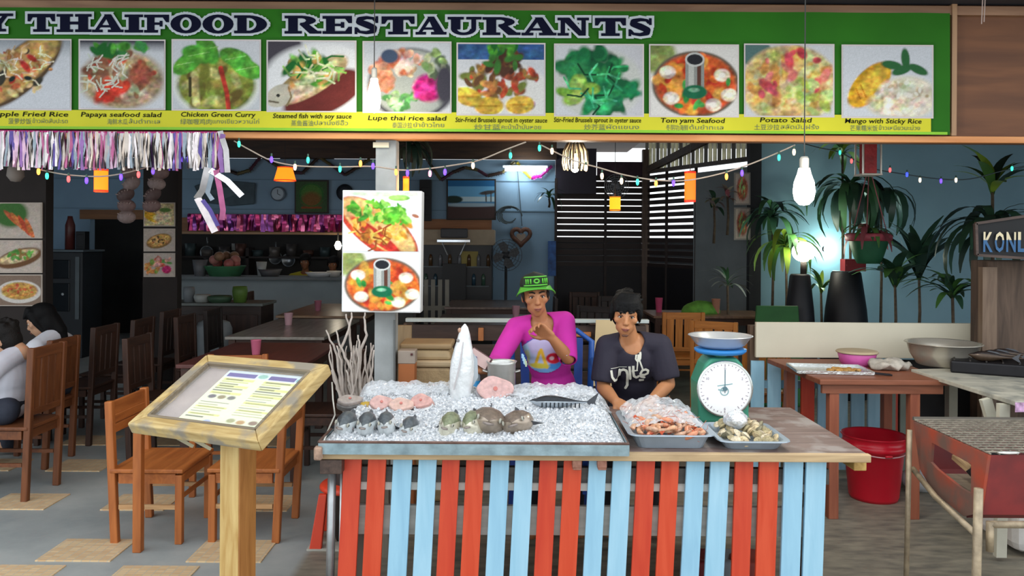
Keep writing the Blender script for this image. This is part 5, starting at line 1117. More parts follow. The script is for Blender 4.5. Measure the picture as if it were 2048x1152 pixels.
for k in range(14):
    x0 = U(688, 735); x1 = x0 + U(-18, 18); x2 = x1 + U(-18, 18); d = U(-.06, .06); twig([(x0, 830, d), (x1, U(770, 785), d), (x2, U(715, 740), d), (x2 + U(-10, 10), U(680, 705), d)], .008, .003)
o = B().tube([P(664, 765, 3.75), P(666, 800, 3.6), P(670, 830, 3.45), P(658, 856, 3.3), P(647, 884, 3.08)], .0035, 6).obj('loose_rope', mt('#d8d6cc', .6), None, smooth=True); tag(o, 'white cord looped over the left corner of the ice tray', 'cord')
# ---------------------------------------------------------------- photo boards
def lamp(o, energy, col, size, loc=(0, 0, 0)):
    d = bpy.data.lights.new('lamp_light', 'POINT'); d.energy = energy; d.color = col; d.shadow_soft_size = size
    l = bpy.data.objects.new('lamp_light', d); COL.objects.link(l); l.parent = o; l.location = loc; return l
def fried_fish(p):
    p.mix(np.ones_like(p.X), '#eef0f2').ell(.55, .03, .5, .05, '#c9dcc0').ell(.72, .1, .14, .05, '#8cc860').ell(.45, .62, .62, .34, '#b5402c', 38, .06).ell(.45, .58, .58, .28, '#d8b070', 38, .1)
    p.ell(.42, .74, .42, .1, '#b8342a', 38, .2); p.blobs(.48, .55, .38, .3, 60, ['#c98a34', '#dba24a', '#b5682c', '#8a4a24', '#e0b45c'], .02, .05); p.strands(.45, .6, .3, .25, 16, ['#8a4a20', '#e0b860'], .012, .2)
    p.blobs(.42, .3, .36, .16, 60, ['#6fbe3c', '#4fa02f', '#8fd05a', '#3c8a2c'], .02, .05).blobs(.68, .42, .14, .14, 30, ['#6fbe3c', '#4fa02f', '#8fd05a'], .02, .05).ell(.93, .4, .05, .03, '#a06a50', 20, .4)
    return p.grain(.05)
def food(kind):
    p = Pix(60, 50, '#b9aca0', 1.2)
    if kind == 'prawn': p.ell(.3, .3, .4, .4, '#3f6a34', 0, .3); [p.ell(.35 + .13 * i, .45 + .1 * i, .28, .07, c, 45 + 8 * i, .2) for i, c in enumerate(('#b8603a', '#c87a44', '#a84a30', '#c06a3c'))]
    elif kind == 'fish': p.ell(.5, .55, .55, .28, '#6a4a30', -18, .15).ell(.48, .5, .46, .18, '#c9b48a', -18, .2).blobs(.55, .45, .3, .16, 26, ['#4f8a3c', '#6fa34c', '#8a6a3c'], .03, .06)
    elif kind == 'plate': p.mix(np.ones_like(p.X), '#7d6a5c').ell(.5, .55, .5, .38, '#c9c4bc', 0, .06).ell(.5, .52, .42, .29, '#b8904c', 0, .15).blobs(.5, .5, .36, .22, 40, ['#c9a050', '#a8703a', '#b5843f', '#c05a3a'], .02, .05)
    elif kind == 'mango': p.mix(np.ones_like(p.X), '#c9b48a').ell(.25, .6, .3, .2, '#d8a82c', 30, .3).ell(.7, .3, .2, .1, '#5a7a3c', 0, .4).ell(.6, .65, .28, .2, '#d8c8a0', 0, .4)
    elif kind == 'rice': p.ell(.5, .55, .44, .32, '#8a6a40', -20, .12).ell(.5, .52, .38, .26, '#cfa05a', -20, .2).blobs(.5, .52, .3, .2, 26, ['#d8b070', '#a86a38', '#5a4a30'], .02, .05)
    elif kind == 'salad': p.blobs(.3, .6, .25, .3, 16, ['#d0884c', '#c9a074', '#7a9a4c'], .05, .1).ell(.75, .7, .16, .18, '#c0306c', 0, .3).blobs(.6, .35, .3, .2, 14, ['#c05a4c', '#d8a090', '#5a8a4c'], .05, .09)
    else: p.ell(.5, .5, .4, .4, '#a8604c', 0, .3).blobs(.5, .5, .3, .35, 22, ['#b5704c', '#8a4a3c', '#8fae6c'], .04, .08)
    return p.mottle(.22).grain(.06)
pb_ = thing('photo_lightbox', 'bright upright photo board of a fried fish and a hot pot fixed to the column', 'sign', P(764, 624, 4.44))
a, c_, e_, f_ = P(685, 380, 4.44), P(844, 382, 4.44), P(841, 626, 4.44), P(683, 624, 4.44)
B().prism([a, c_, e_, f_], (0, .115, 0)).obj('panel', mt('#eceeec', .4, v=.02), pb_, world=True, bev=.004)
BF = .003
def q4(px0, py0, px1, py1, Y, s=0): return P(px0, py0, Y), P(px1, py0 + s, Y), P(px1, py1 + s, Y), P(px0, py1, Y)
fried_fish(Pix(110, 88, '#ffffff', 1.25)).mottle(.2).obj('photo_print', *q4(687, 384, 841, 502, 4.437, 1), pb_, em=.16)
hotpot(Pix(110, 88, '#ffffff', 1.25)).mottle(.2).obj('photo_print', *q4(686, 506, 839, 622, 4.437, 1), pb_, em=.16)
def strip_print(): pass
# posters on the two left pillars
for k, (X, Y, rows, kinds) in enumerate((((0, 84), 5.98, ((405, 477), (480, 546), (549, 612)), ('prawn', 'fish', 'plate')), ((287, 350), 7.62, ((405, 453), (457, 503), (506, 554)), ('mango', 'rice', 'salad')))):
    x0, x1 = P(X[0] - (30 if k == 0 else 0), 500, Y).x, P(X[1], 500, Y).x
    struct(B().box(((x0 + x1) / 2, Y + .07, 1.5), (x1 - x0 + .03, .1, 3.0)).obj('wall_pier', mt('#241d1a', .8, v=.2, s=4)))
    for (y0, y1), kd in zip(rows, kinds):
        px0 = X[0] - (6 if k == 0 else 0); q = P((px0 + X[1]) / 2, y1, Y)
        t = thing('dish_poster', '%s poster on the %s dark pier' % ({'prawn': 'grilled prawn', 'fish': 'steamed fish with herbs', 'plate': 'white plate of noodles', 'mango': 'mango dessert', 'rice': 'fried rice', 'salad': 'colourful salad'}[kd], 'left edge' if k == 0 else 'second'), 'poster', q)
        c4 = q4(px0, y0, X[1], y1, Y); B().prism([c4[0], c4[1], c4[2], c4[3]], (0, .012, 0)).obj('backing', mt('#b5a99c', .6), t, world=True)
        d = Vector((0, -.003, 0)); c5 = q4(px0 + 2, y0 + 2, X[1] - 2, y1 - 2, Y); food(kd).obj('photo_print', *[v + d for v in c5], t)
for y0, y1, l in ((345, 410, 'upper narrow food picture on the dark post by the right wall'), (415, 480, 'lower narrow food picture on the dark post by the right wall')):
    t = thing('hanging_picture', l, 'picture', P(1485, y1, 8.84)); c4 = q4(1468, y0, 1501, y1, 8.84)
    B().prism(list(c4), (0, .012, 0)).obj('backing', mt('#8f8a84', .6), t, world=True); food('x').obj('photo_print', *[v + Vector((0, -.004, 0)) for v in q4(1471, y0 + 3, 1498, y1 - 3, 8.84)], t)
# ---------------------------------------------------------------- tinsel
FOIL = [mt(c, .22, .75, v=.25, s=14) for c in ('#b596a8', '#7c5a8c', '#a3a0a0', '#524680', '#b3a598', '#9a5476', '#7d8890', '#c9c0bf', '#a89e94', '#8f8a88')]
def fringe(lab, x0, x1, y0, y1, Y, n, mats, header, wob=.012, name='tinsel_fringe'):
    q = P((x0 + x1) / 2, y1, Y); t = thing(name, lab, 'tinsel', q)
    a, c_ = P(x0, y0, Y), P(x1, y0 + .0063 * (x1 - x0), Y)
    B().tube([a, a.lerp(c_, .5) + Vector((0, 0, -.004)), c_], .006, 6).obj('header_band', header, t, world=True)
    for i in range(n):
        u = (i + .5) / n; tp = a.lerp(c_, u); w = (c_ - a).length / n * U(1.0, 2.2); L = (y1 - y0) * Y / FPX * U(.92, 1.03); b = B(); vs, m = [], 7; ph = U(0, 6); tw = U(-.9, .9)
        for j in range(m + 1):
            v = j / m; ang = tw * v + .5 * sin(ph + v * 4); ox = wob * .4 * sin(ph + v * 5); oy = -wob * .5 * abs(sin(ph * 2 + v * 3))
            for s in (-1, 1): vs.append(tp + Vector((ox + s * w / 2 * cos(ang), oy + s * w / 2 * sin(ang), -L * v)))
        b.add(vs, [(2 * j, 2 * j + 1, 2 * j + 3, 2 * j + 2) for j in range(m)]); b.obj('foil_strip', mats[RND.randrange(len(mats))], t, smooth=True, world=True)
    return t
tf = fringe('long pink and silver tinsel fringe hanging under the left end of the banner', -6, 446, 262, 338, 4.40, 120, FOIL, mt('#c03a7c', .3, .5))
fringe('purple and red tinsel fringe along the kitchen hatch beam', 376, 682, 428, 462, 10.82, 58, [mt(c, .25, .6, v=.3, s=8) for c in ('#a8306a', '#7a2a6a', '#c04a70', '#8a4a9a', '#d06a90')], mt('#b04a7a', .3, .5))
ts = thing('tinsel_tail', 'loose end of silver tinsel dangling in a twist below the fringe', 'tinsel', P(430, 465, 4.40))
for pts, w, m in (([(415, 335), (405, 380), (393, 398)], 12, FOIL[2]), ([(395, 396), (410, 425), (430, 464)], 13, FOIL[7]), ([(432, 340), (440, 380), (446, 420), (444, 440)], 10, FOIL[5]), ([(405, 400), (420, 420), (436, 452)], 7, FOIL[3]), ([(420, 340), (455, 362), (484, 392)], 11, mt('#e6e6ea', .2, .5)), ([(440, 262), (452, 300), (455, 345)], 10, FOIL[2]), ([(425, 345), (415, 385), (425, 400)], 8, FOIL[6]), ([(446, 268), (440, 310), (446, 345)], 9, FOIL[1])):
    b = B(); vs = []
    for j, (x, y) in enumerate(pts):
        q = P(x, y, 4.385); d = Vector(pts[min(j + 1, len(pts) - 1)]) - Vector(pts[max(0, j - 1)]); n = Vector((d.y, 0, d.x)).normalized() * (w * .5 * 4.385 / FPX)
        vs += [q - n + Vector((0, -.006, 0)), q + n + Vector((0, .006, 0))]
    b.add(vs, [(2 * j, 2 * j + 1, 2 * j + 3, 2 * j + 2) for j in range(len(pts) - 1)]); b.obj('foil_strip', m, ts, smooth=True, world=True)
def garland(lab, pts, Y, cols):
    t = thing('tinsel_garland', lab, 'garland', P(*pts[len(pts) // 2], Y)); w = [P(x, y, Y) for x, y in pts]
    for i, (a, c_) in enumerate(zip(w, w[1:])):
        b = B(); n = 10; d = (c_ - a)
        b.tube([a, c_], .022, 6)
        for k in range(n * 5):
            q = a + d * U(0, 1); v = Vector((U(-1, 1), U(-1, 1), U(-1, 1))).normalized() * .042; b.prism([q - v * .1, q + v, q + v * .9 + Vector((.004, 0, .004))], (0, .001, 0))
        b.obj('garland_length', cols[i % len(cols)], t, world=True)['kind'] = 'stuff'
DG_ = [mt('#3a2c26', .5, .2), mt('#5a5230', .5, .2), mt('#4a2c3c', .5, .2)]
garland('dark tinsel garland looped across the back wall left of the column', [(452, 340), (475, 348), (500, 340), (522, 312), (548, 328), (575, 344), (605, 346), (638, 314), (662, 330), (690, 350), (722, 330), (740, 318)], 10.93, DG_)
garland('dark tinsel garland looped across the back wall right of the column', [(850, 312), (868, 340), (882, 360), (905, 345), (930, 335), (955, 340), (975, 352), (1005, 345), (1030, 325)], 10.93, DG_)
garland('short gold and magenta tinsel garland under the fluorescent tube', [(1034, 325), (1045, 340), (1062, 356), (1082, 352), (1104, 332)], 10.93, [mt('#b8a83c', .3, .5), mt('#b8a83c', .3, .5), mt('#c02a9a', .3, .4), mt('#8a2a70', .3, .4)])
# ---------------------------------------------------------------- string lights
BC = {'g': '#2fae8c', 'p': '#5a3ae0', 'r': '#e04a4a', 'w': '#ffd8b0', 'o': '#ff9a40', 'b': '#3040e0', 'k': '#e080b0'}
def lights(lab, wire, bulbs, Y, wc='#a89a8c'):
    t = thing('string_lights', lab, 'string lights', P(*wire[len(wire) // 2], Y)); pts = [P(x, y, Y) for x, y in wire]; f = []
    for i in range(len(pts) - 1):
        p0, p1, p2, p3 = pts[max(0, i - 1)], pts[i], pts[i + 1], pts[min(len(pts) - 1, i + 2)]
        for u in (0, .25, .5, .75): f.append(.5 * ((2 * p1) + (p2 - p0) * u + (2 * p0 - 5 * p1 + 4 * p2 - p3) * u * u + (3 * p1 - p0 - 3 * p2 + p3) * u ** 3))
    f.append(pts[-1]); B().tube(f, .0042, 6).obj('cable', mt(wc, .6), t, smooth=True, world=True)
    for x, y, c in bulbs:
        q = P(x, y, Y - .01); g = B().lathe([(0, -.02), (.006, -.016), (.009, -.006), (.009, .006), (.006, .016), (0, .018)], q, 10).obj('bulb', mt(BC[c], .3, v=0, em=1.6), t, smooth=True, world=True)
        B().tube([q + Vector((0, 0, .012)), q + Vector((0, 0, .034))], .005, 6).obj('socket', mt('#3a5a4c', .6), g, world=True)
lights('string of coloured bulbs under the tinsel fringe at the left', [(75, 338), (130, 349), (200, 353), (250, 346), (280, 338), (310, 330)], [(94, 352, 'g'), (77, 343, 'o'), (137, 358, 'r'), (173, 361, 'p'), (242, 354, 'p'), (277, 349, 'r'), (306, 342, 'p'), (366, 318, 'p')], 4.43)
lights('string of coloured bulbs swagged across the column', [(468, 282), (500, 300), (545, 322), (600, 332), (680, 334), (745, 333), (800, 340), (850, 338), (910, 330), (960, 320), (1010, 300), (1052, 284)], [(478, 288, 'g'), (543, 319, 'p'), (590, 334, 'w'), (616, 320, 'g'), (680, 338, 'g'), (721, 327, 'o'), (746, 332, 'p'), (815, 346, 'p'), (792, 344, 'o'), (860, 347, 'k'), (890, 344, 'p'), (946, 331, 'w'), (1021, 311, 'g')], 4.47)
lights('string of coloured bulbs swagged in front of the slatted screen', [(1082, 290), (1110, 304), (1150, 322), (1200, 336), (1250, 350), (1310, 360), (1370, 361), (1430, 350), (1490, 332), (1545, 310), (1590, 290)], [(1079, 296, 'g'), (1104, 302, 'w'), (1172, 336, 'w'), (1204, 352, 'w'), (1243, 362, 'w'), (1275, 364, 'g'), (1312, 367, 'o'), (1347, 366, 'p'), (1453, 353, 'o'), (1484, 346, 'p'), (1558, 315, 'g'), (1588, 304, 'w')], 4.47)
lights('thin string of coloured bulbs along the right wall', [(1600, 285), (1640, 296), (1680, 305), (1740, 335), (1800, 347), (1880, 358), (1940, 358), (2000, 343), (2060, 330)], [(1680, 305, 'g'), (1703, 322, 'r'), (1739, 337, 'p'), (1780, 340, 'r'), (1814, 349, 'b'), (1840, 360, 'w'), (1882, 362, 'p'), (1912, 360, 'w'), (2024, 337, 'g')], 6.0, '#3a4a50')
# ---------------------------------------------------------------- lanterns and bulbs
def lantern(lab, px, y0, y1, w, Y, c1='#ff7a18', c2='#d8401a', kind='cyl', em=1.0, en=3):
    q = P(px, y1, Y); h = (y1 - y0) * Y / FPX; r = w / 2 * Y / FPX
    t = thing('paper_lantern', lab, 'lantern', q)
    top = r * (.7 if kind == 'cone' else 1.)
    B().lathe([(r * .98, .0), (r, .01), (top, h - .01), (top * .98, h), (top * .9, h - .004), (r * .9, .004), (r * .98, 0)], (0, 0, 0), 20).obj('shade', mt(c1, .6, v=.1, em=em, ec=c1), t, smooth=True)
    for z in (0, h): B().lathe([(r * .9 if z == 0 else top * .9, z - .006), (r * 1.04 if z == 0 else top * 1.04, z - .006), (r * 1.04 if z == 0 else top * 1.04, z + .006), (r * .9 if z == 0 else top * .9, z + .006)], (0, 0, 0), 20).obj('rim', mt(c2, .5, em=.5, ec=c2), t)
    B().ell((0, 0, h * .4), (r * .5, r * .5, h * .2), 12, 8).obj('bulb', mt('#ffe08a', .3, v=0, em=12.), t, smooth=True)
    B().tube([(0, 0, h), (0, 0, 2.97 - q.z)], .003, 5).obj('cord', mt('#2a2a2a', .6), t)
    if en: lamp(t, en, (1, .5, .15), .05, (0, 0, h * .4))
lantern('orange glowing lantern under the left tinsel fringe', 202, 340, 382, 26, 4.8)
lantern('orange cone lantern on the back wall above the clock', 570, 335, 361, 42, 9.5, kind='cone')
lantern('small orange lantern above the photo board', 812, 355, 385, 12, 4.75, em=1.2)
lantern('amber lantern hanging in front of the slatted screen', 1230, 394, 420, 22, 8.0, '#f0a020', '#b06a20')
lantern('tall red and orange lantern at the right of the slatted screen', 1380, 345, 402, 22, 5.2, '#f0641a', '#d0301a')
def bulb(lab, px, y0, y1, w, Y, wire_top, em, en, col=(1, .93, .8), kind='led'):
    q = P(px, y1, Y); h = (y1 - y0) * Y / FPX; r = w / 2 * Y / FPX; t = thing('light_bulb', lab, 'light bulb', q)
    B().lathe([(0, 0), (r * .45, h * .02), (r * .85, h * .12), (r, h * .30), (r * .9, h * .5), (r * .62, h * .68), (r * .5, h * .8), (0, h * .8)], (0, 0, 0), 24).obj('globe', mt('#fff4dc', .3, v=0, em=em), t, smooth=True)
    B().lathe([(r * .5, h * .8), (r * .42, h * .82), (r * .42, h), (r * .3, h * 1.05), (0, h * 1.05)], (0, 0, 0), 18).obj('socket', mt('#c9c4b8', .5), t, smooth=True)
    wt = P(px, wire_top, Y).z - q.z; B().tube([(0, 0, h), (0, 0, wt)], .003, 5).obj('cord', mt('#3a3a38', .6), t)
    lamp(t, en, col, r, (0, -r * 1.6, h * .3)); return t
bulb('big glowing bulb hanging in front of the right wall', 1608, 318, 411, 43, 3.95, -131, 14., 9)
bulb('glowing bulb hanging in front of the banner below the lettering', 748, 140, 226, 27, 4.25, -88, 14., 3)
cage = bulb('glowing bulb inside a ribbed clear shade at the banner edge', 1150, 308, 345, 17, 5.0, 26, 16., 5)
for i in range(14):
    a = 2 * pi * i / 14; cage_r = .075; B().tube([(.045 * cos(a), .045 * sin(a), .185), (.074 * cos(a), .074 * sin(a), .13), (.08 * cos(a), .08 * sin(a), .06), (.07 * cos(a), .07 * sin(a), .015)], .007, 5).obj('shade_rib', mt('#c9b89a', .15, .6), cage, smooth=True)
q = P(1607, 526, 8.0); gl = thing('globe_lamp', 'round glowing globe lamp on a dark stand among the plants', 'lamp', (q.x, 8.0, P(1600, 548, 8.0).z))
rr = .112; zz = q.z - gl.location.z
B().ell((0, 0, zz + rr), (rr, rr, rr * .9), 24, 16).obj('globe', mt('#fff6e0', .3, v=0, em=7.), gl, smooth=True)
B().tube([(0, 0, 0), (0, 0, zz + .01)], .03, 12).obj('neck', mt('#3a3430', .5), gl, smooth=True)
lamp(gl, 6, (.9, 1., .85), rr, (0, 0, zz + rr * 2.4))
q = P(1656, 498, 8.93); wl = thing('wall_lamp', 'small bare white lamp on the right wall behind the drooping palm', 'lamp', q)
B().ell((0, 0, 0), (.045, .045, .05), 16, 10).obj('bulb', mt('#e8fff4', .3, v=0, em=14.), wl, smooth=True)
B().lathe([(0, 0), (.04, 0), (.04, .03), (0, .03)], (0, .07, 0), 14, Matrix.Rotation(-pi / 2, 3, 'X')).obj('base', mt('#d8d8d0', .5), wl)
lamp(wl, 4.5, (.75, 1., .9), .05, (0, -.12, 0))
q0, q1 = P(1010, 338, 10.85), P(1091, 338, 10.85); ft_ = thing('tube_light', 'white fluorescent tube high on the back wall', 'light', (q0 + q1) / 2)
B().tube([q0, q1], .028, 12).obj('tube', mt('#f4fbff', .3, v=0, em=10.), ft_, smooth=True, world=True)
B().box((q0 + q1) / 2 + Vector((0, .05, .035)), ((q1 - q0).length + .06, .05, .03)).obj('fitting', mt('#b8c0c4', .5), ft_, world=True)
lamp(ft_, 4, (.85, .95, 1.), .1, (0, -.15, -.05))
q = P(1736, 350, 5.6); rl = thing('glass_lantern', 'hanging glass lantern with a red panel inside under the fascia', 'lantern', q); hh_ = (350 - 262) * 5.6 / FPX; w_ = .062
for sx in (-1, 1):
    for sy in (-1, 1): B().box((sx * w_, sy * w_, hh_ / 2), (.010, .010, hh_)).obj('corner_bar', mt('#c9c4b8', .3, .5), rl)
B().box((0, 0, hh_ / 2), (.085, .085, hh_ - .02)).obj('red_panel', mt('#9a2a2c', .5, v=.35, s=12, b=.3), rl)
B().tube([(0, 0, hh_), (0, 0, 2.97 - q.z)], .004, 5).obj('cord', mt('#3a3a3a', .6), rl)
B().box((0, 0, 0), (.14, .14, .012)).obj('base_plate', mt('#b8b0a4', .4), rl)
# ---------------------------------------------------------------- things on the back wall
WYB = 10.98
def framed(lab, px0, py0, px1, py1, pixm, fr='#2a2420', name='wall_picture', Y=WYB):
    t = thing(name, lab, 'picture', P((px0 + px1) / 2, py1, Y)); c4 = q4(px0, py0, px1, py1, Y - .04); B().prism(list(c4), (0, .03, 0)).obj('frame', mt(fr, .6), t, world=True, bev=.006)
    pixm.obj('picture_print', *[v + Vector((0, -.003, 0)) for v in q4(px0 + 3, py0 + 3, px1 - 3, py1 - 3, Y - .04)], t); return t
p = Pix(70, 56, '#6aa8d0', 1.25); p.rect(0, 0, 1, .16, '#2f6a9a').rect(0, .42, 1, .55, '#b8d0d8').rect(0, .55, 1, .62, '#4a80a8').ell(.12, .5, .2, .1, '#2a3a34', 0, .2).ell(.85, .32, .18, .05, '#4a4a4c', -8, .3).line([(.8, .3), (.82, .55)], .015, '#4a4038').line([(.92, .3), (.92, .55)], .015, '#4a4038').rect(0, .62, 1, 1, '#4a3a38').ell(.5, .64, .6, .05, '#9ab0bc', 0, .5)
framed('painting of a blue beach with palm shelter on the back wall', 893, 358, 992, 440, p)
p = Pix(50, 50, '#3f5a3c', 1.); p.ell(.5, .35, .35, .25, '#4f7a3c', 0, .4).ell(.5, .6, .3, .25, '#7a5a34', 0, .5).line([(.2, .85), (.8, .85)], .03, '#8a4a2c').ring(.5, .45, .36, .36, .05, '#2f6a34')
framed('square green and brown painting left of the column', 589, 360, 657, 427, p.grain(.1))
ck = thing('wall_clock', 'round pale wall clock on the blue back wall', 'clock', P(557, 388, WYB)); rc = 14.5 * WYB / FPX; RY = Matrix.Rotation(pi / 2, 3, 'X')
B().lathe([(0, 0), (rc, 0), (rc, .04), (rc * .85, .05), (rc * .82, .04), (0, .04)], (0, 0, 0), 28, RY).obj('case', mt('#5f6e7c', .5), ck, smooth=False)
B().lathe([(0, .041), (rc * .82, .041), (rc * .82, .044), (0, .044)], (0, 0, 0), 28, RY).obj('face', mt('#9fb0bc', .5), ck)
B().bar((0, -.046, 0), (0, -.046, rc * .6), .008, .003, (0, -1, 0)).bar((0, -.046, 0), (rc * .4, -.046, -.02), .008, .003, (0, -1, 0)).obj('hands', mt('#2a2c30', .5), ck)
p = Pix(50, 24, '#39422c', 2.); p.ell(.5, .5, .4, .35, '#5a5a34', 0, .5).rect(0, .8, 1, 1, '#4f7a3c').blobs(.5, .4, .4, .3, 14, ['#6a6a44', '#2a3428', '#4a5a3c'], .04, .08)
framed('long dark green picture high on the wall left of the column', 560, 290, 668, 318, p)
hb_ = thing('hatch_bulb', 'small bare bulb in the kitchen hatch beside the photo board', 'light bulb', P(676, 500, 10.85)); B().lathe([(0, 0), (.03, .01), (.05, .06), (.03, .11), (.02, .12), (0, .12)], (0, 0, 0), 14).obj('globe', mt('#fff2d8', .3, v=0, em=5.), hb_, smooth=True); B().tube([(0, 0, .12), (0, 0, P(676, 470, 10.85).z - hb_.location.z + .02)], .012, 8).obj('socket', mt('#4a4a46', .5), hb_); lamp(hb_, .8, (1, .9, .7), .05, (0, -.06, .05))
# carved wooden fish plaque
pl = thing('carved_plaque', 'long dark carved fish plaque on the wall behind the dangling tinsel', 'plaque', P(448, 410, WYB))
B().prism([P(388, 372, WYB - .04), P(420, 360, WYB - .04), P(470, 362, WYB - .04), P(510, 366, WYB - .04), P(508, 408, WYB - .04), P(460, 412, WYB - .04), P(405, 405, WYB - .04)], (0, .035, 0)).obj('board', mt('#3f525c', .6, v=.3, s=6, b=.3), pl, world=True, bev=.01)
B().prism([P(405, 382, WYB - .05), P(450, 374, WYB - .05), P(495, 380, WYB - .05), P(450, 398, WYB - .05)], (0, .02, 0)).obj('relief', mt('#566a74', .6, b=.3), pl, world=True, bev=.01)
o = B().lathe([(0, 0), (.10, .0), (.115, .02), (.05, .05), (0, .06)], (0, 0, 0), 24, RY).obj('round_plate', mt('#2c333c', .5), None, smooth=True); o.location = P(690, 385, WYB); tag(o, 'dark round plate on the wall left of the photo board', 'plate')
o = B().box((0, 0, .28), (.16, .10, .56)).box((0, -.055, .4), (.11, .01, .11)).box((0, -.055, .18), (.12, .01, .2)).obj('speaker_box', mt('#15171a', .6), None, bev=.01); o.location = P(851, 442, WYB - .06); tag(o, 'tall black loudspeaker on the wall right of the photo board', 'speaker')
# wreaths
wr = thing('twig_wreath', 'loose twig wreath on the blue wall', 'wreath', P(1020, 450, WYB))
for k in range(5): B().tube([P(1018 + (14 + 3 * k) * cos(a), 432 + (12 + 2 * k) * sin(a), WYB - .03 - .01 * k) for a in [radians(20 + k * 40 + j * 14) for j in range(14)]], .008, 5).obj('twig', mt('#4f5a5c', .8), wr, smooth=True, world=True)
hw_ = thing('heart_wreath', 'heart shaped wicker wreath with a pale heart inside', 'wreath', P(1042, 495, WYB))
hp_ = [(16 * sin(t) ** 3, -(13 * cos(t) - 5 * cos(2 * t) - 2 * cos(3 * t) - cos(4 * t))) for t in [2 * pi * k / 28 for k in range(29)]]
B().tube([P(1042 + x * 1.15, 472 + y * 1.15, WYB - .05) for x, y in hp_], .03, 8).obj('wicker_ring', mt('#6a4a3c', .8, v=.3, s=20, b=.5), hw_, smooth=True, world=True)
B().prism([P(1042 + x * .6, 474 + y * .6, WYB - .05) for x, y in hp_[:-1]], (0, .02, 0)).obj('pale_heart', mt('#b8a898', .7), hw_, world=True)
B().tube([P(1035, 340, WYB - .02), P(1040, 400, WYB - .02), P(1044, 452, WYB - .03)], .006, 5).obj('cord', mt('#3f4c54', .6), hw_, world=True)
# fans
def fan(lab, px, py, Y, r, c, stand=True):
    q = P(px, py, Y); t = thing('electric_fan', lab, 'fan', (q.x, q.y, 0) if stand else q); z = q.z if stand else 0
    for k in range(5): B().lathe([(r * (1 - .18 * k), .05 - .01 * k), (r * (1 - .18 * k) + .006, .05 - .01 * k), (r * (1 - .18 * k) + .006, .056 - .01 * k), (r * (1 - .18 * k), .056 - .01 * k)], (0, 0, z), 28, RY).obj('guard_ring', mt(c, .4, .4), t)
    for k in range(14):
        a = 2 * pi * k / 14; B().tube([(r * .08 * cos(a), -.07, z + r * .08 * sin(a)), (r * cos(a), -.05, z + r * sin(a))], .003, 4).obj('guard_wire', mt(c, .4, .4), t)
    for k in range(4):
        a = 2 * pi * k / 4 + .4; u = Vector((cos(a), 0, sin(a))); v = Vector((-sin(a), 0, cos(a))); C = Vector((0, -.02, z))
        B().prism([C + u * r * .1 - v * r * .12, C + u * r * .5 - v * r * .38, C + u * r * .85 - v * r * .2, C + u * r * .85 + v * r * .2, C + u * r * .4 + v * r * .2], (0, .006, 0)).obj('blade', mt('#2f3438', .4), t)
    B().lathe([(0, -.16), (.05, -.15), (.065, -.05), (.05, 0), (0, 0)], (0, 0, z), 16, RY).obj('motor', mt(c, .5), t, smooth=True)
    if stand: B().tube([(0, .06, 0), (0, .06, z)], .018, 8).lathe([(0, 0), (.2, 0), (.2, .03), (.05, .05), (0, .05)], (0, .06, 0), 20).obj('stand', mt(c, .5), t, smooth=True)
    else: B().tube([(0, .06, 0), (0, .16, -.08), (0, .2, -.2)], .018, 8).obj('bracket', mt(c, .5), t, smooth=True)
fan('black pedestal fan left of the capped man', 1012, 510, 10.2, .20, '#24282c')
fan('grey wall fan above the amber lantern', 1232, 373, 10.78, .16, '#8a8c90', False)
o = B().prism([P(1096, 482, WYB - .06), P(1112, 482, WYB - .06), P(1112, 552, WYB - .06), P(1096, 552, WYB - .06)], (0, .02, 0)).obj('blue_banner', mt('#2a5a9a', .5, v=.45, s=14), None); tag(o, 'narrow blue printed banner at the edge of the slatted screen', 'banner')
plant('wall_plant', 'small hanging plant beside the slatted screen', 1098, 400, 10.6, 14, .25, .02, 1.6, [LG[0], LG[1]], up=(.1, 1.2), stem=.1)
hf = plant('hanging_fern', 'grey green plant hanging right of the column under the fascia', 822, 300, 6.5, 24, .28, .022, 2.0, [mt('#4f5a4a', .6, v=.3), LG[4]], up=(-.2, 1.0), stem=.1)
B().tube([(0, 0, 0), (0, 0, 2.97 - hf.location.z)], .004, 5).obj('cord', mt('#3a3a34', .6), hf)
plant('orchid', 'pale orchid flowers on the grey side panel', 1428, 415, 8.9, 16, .16, .03, 1.0, [mt('#9a9a78', .6), mt('#8a7a7c', .6), LG[1]], up=(.0, 1.4), stem=.4)
plant('orchid', 'orchid with reddish buds on the grey side panel', 1455, 398, 8.85, 12, .15, .025, 1.0, [mt('#8a4a54', .6), mt('#9a9080', .6)], up=(.0, 1.4), stem=.4)
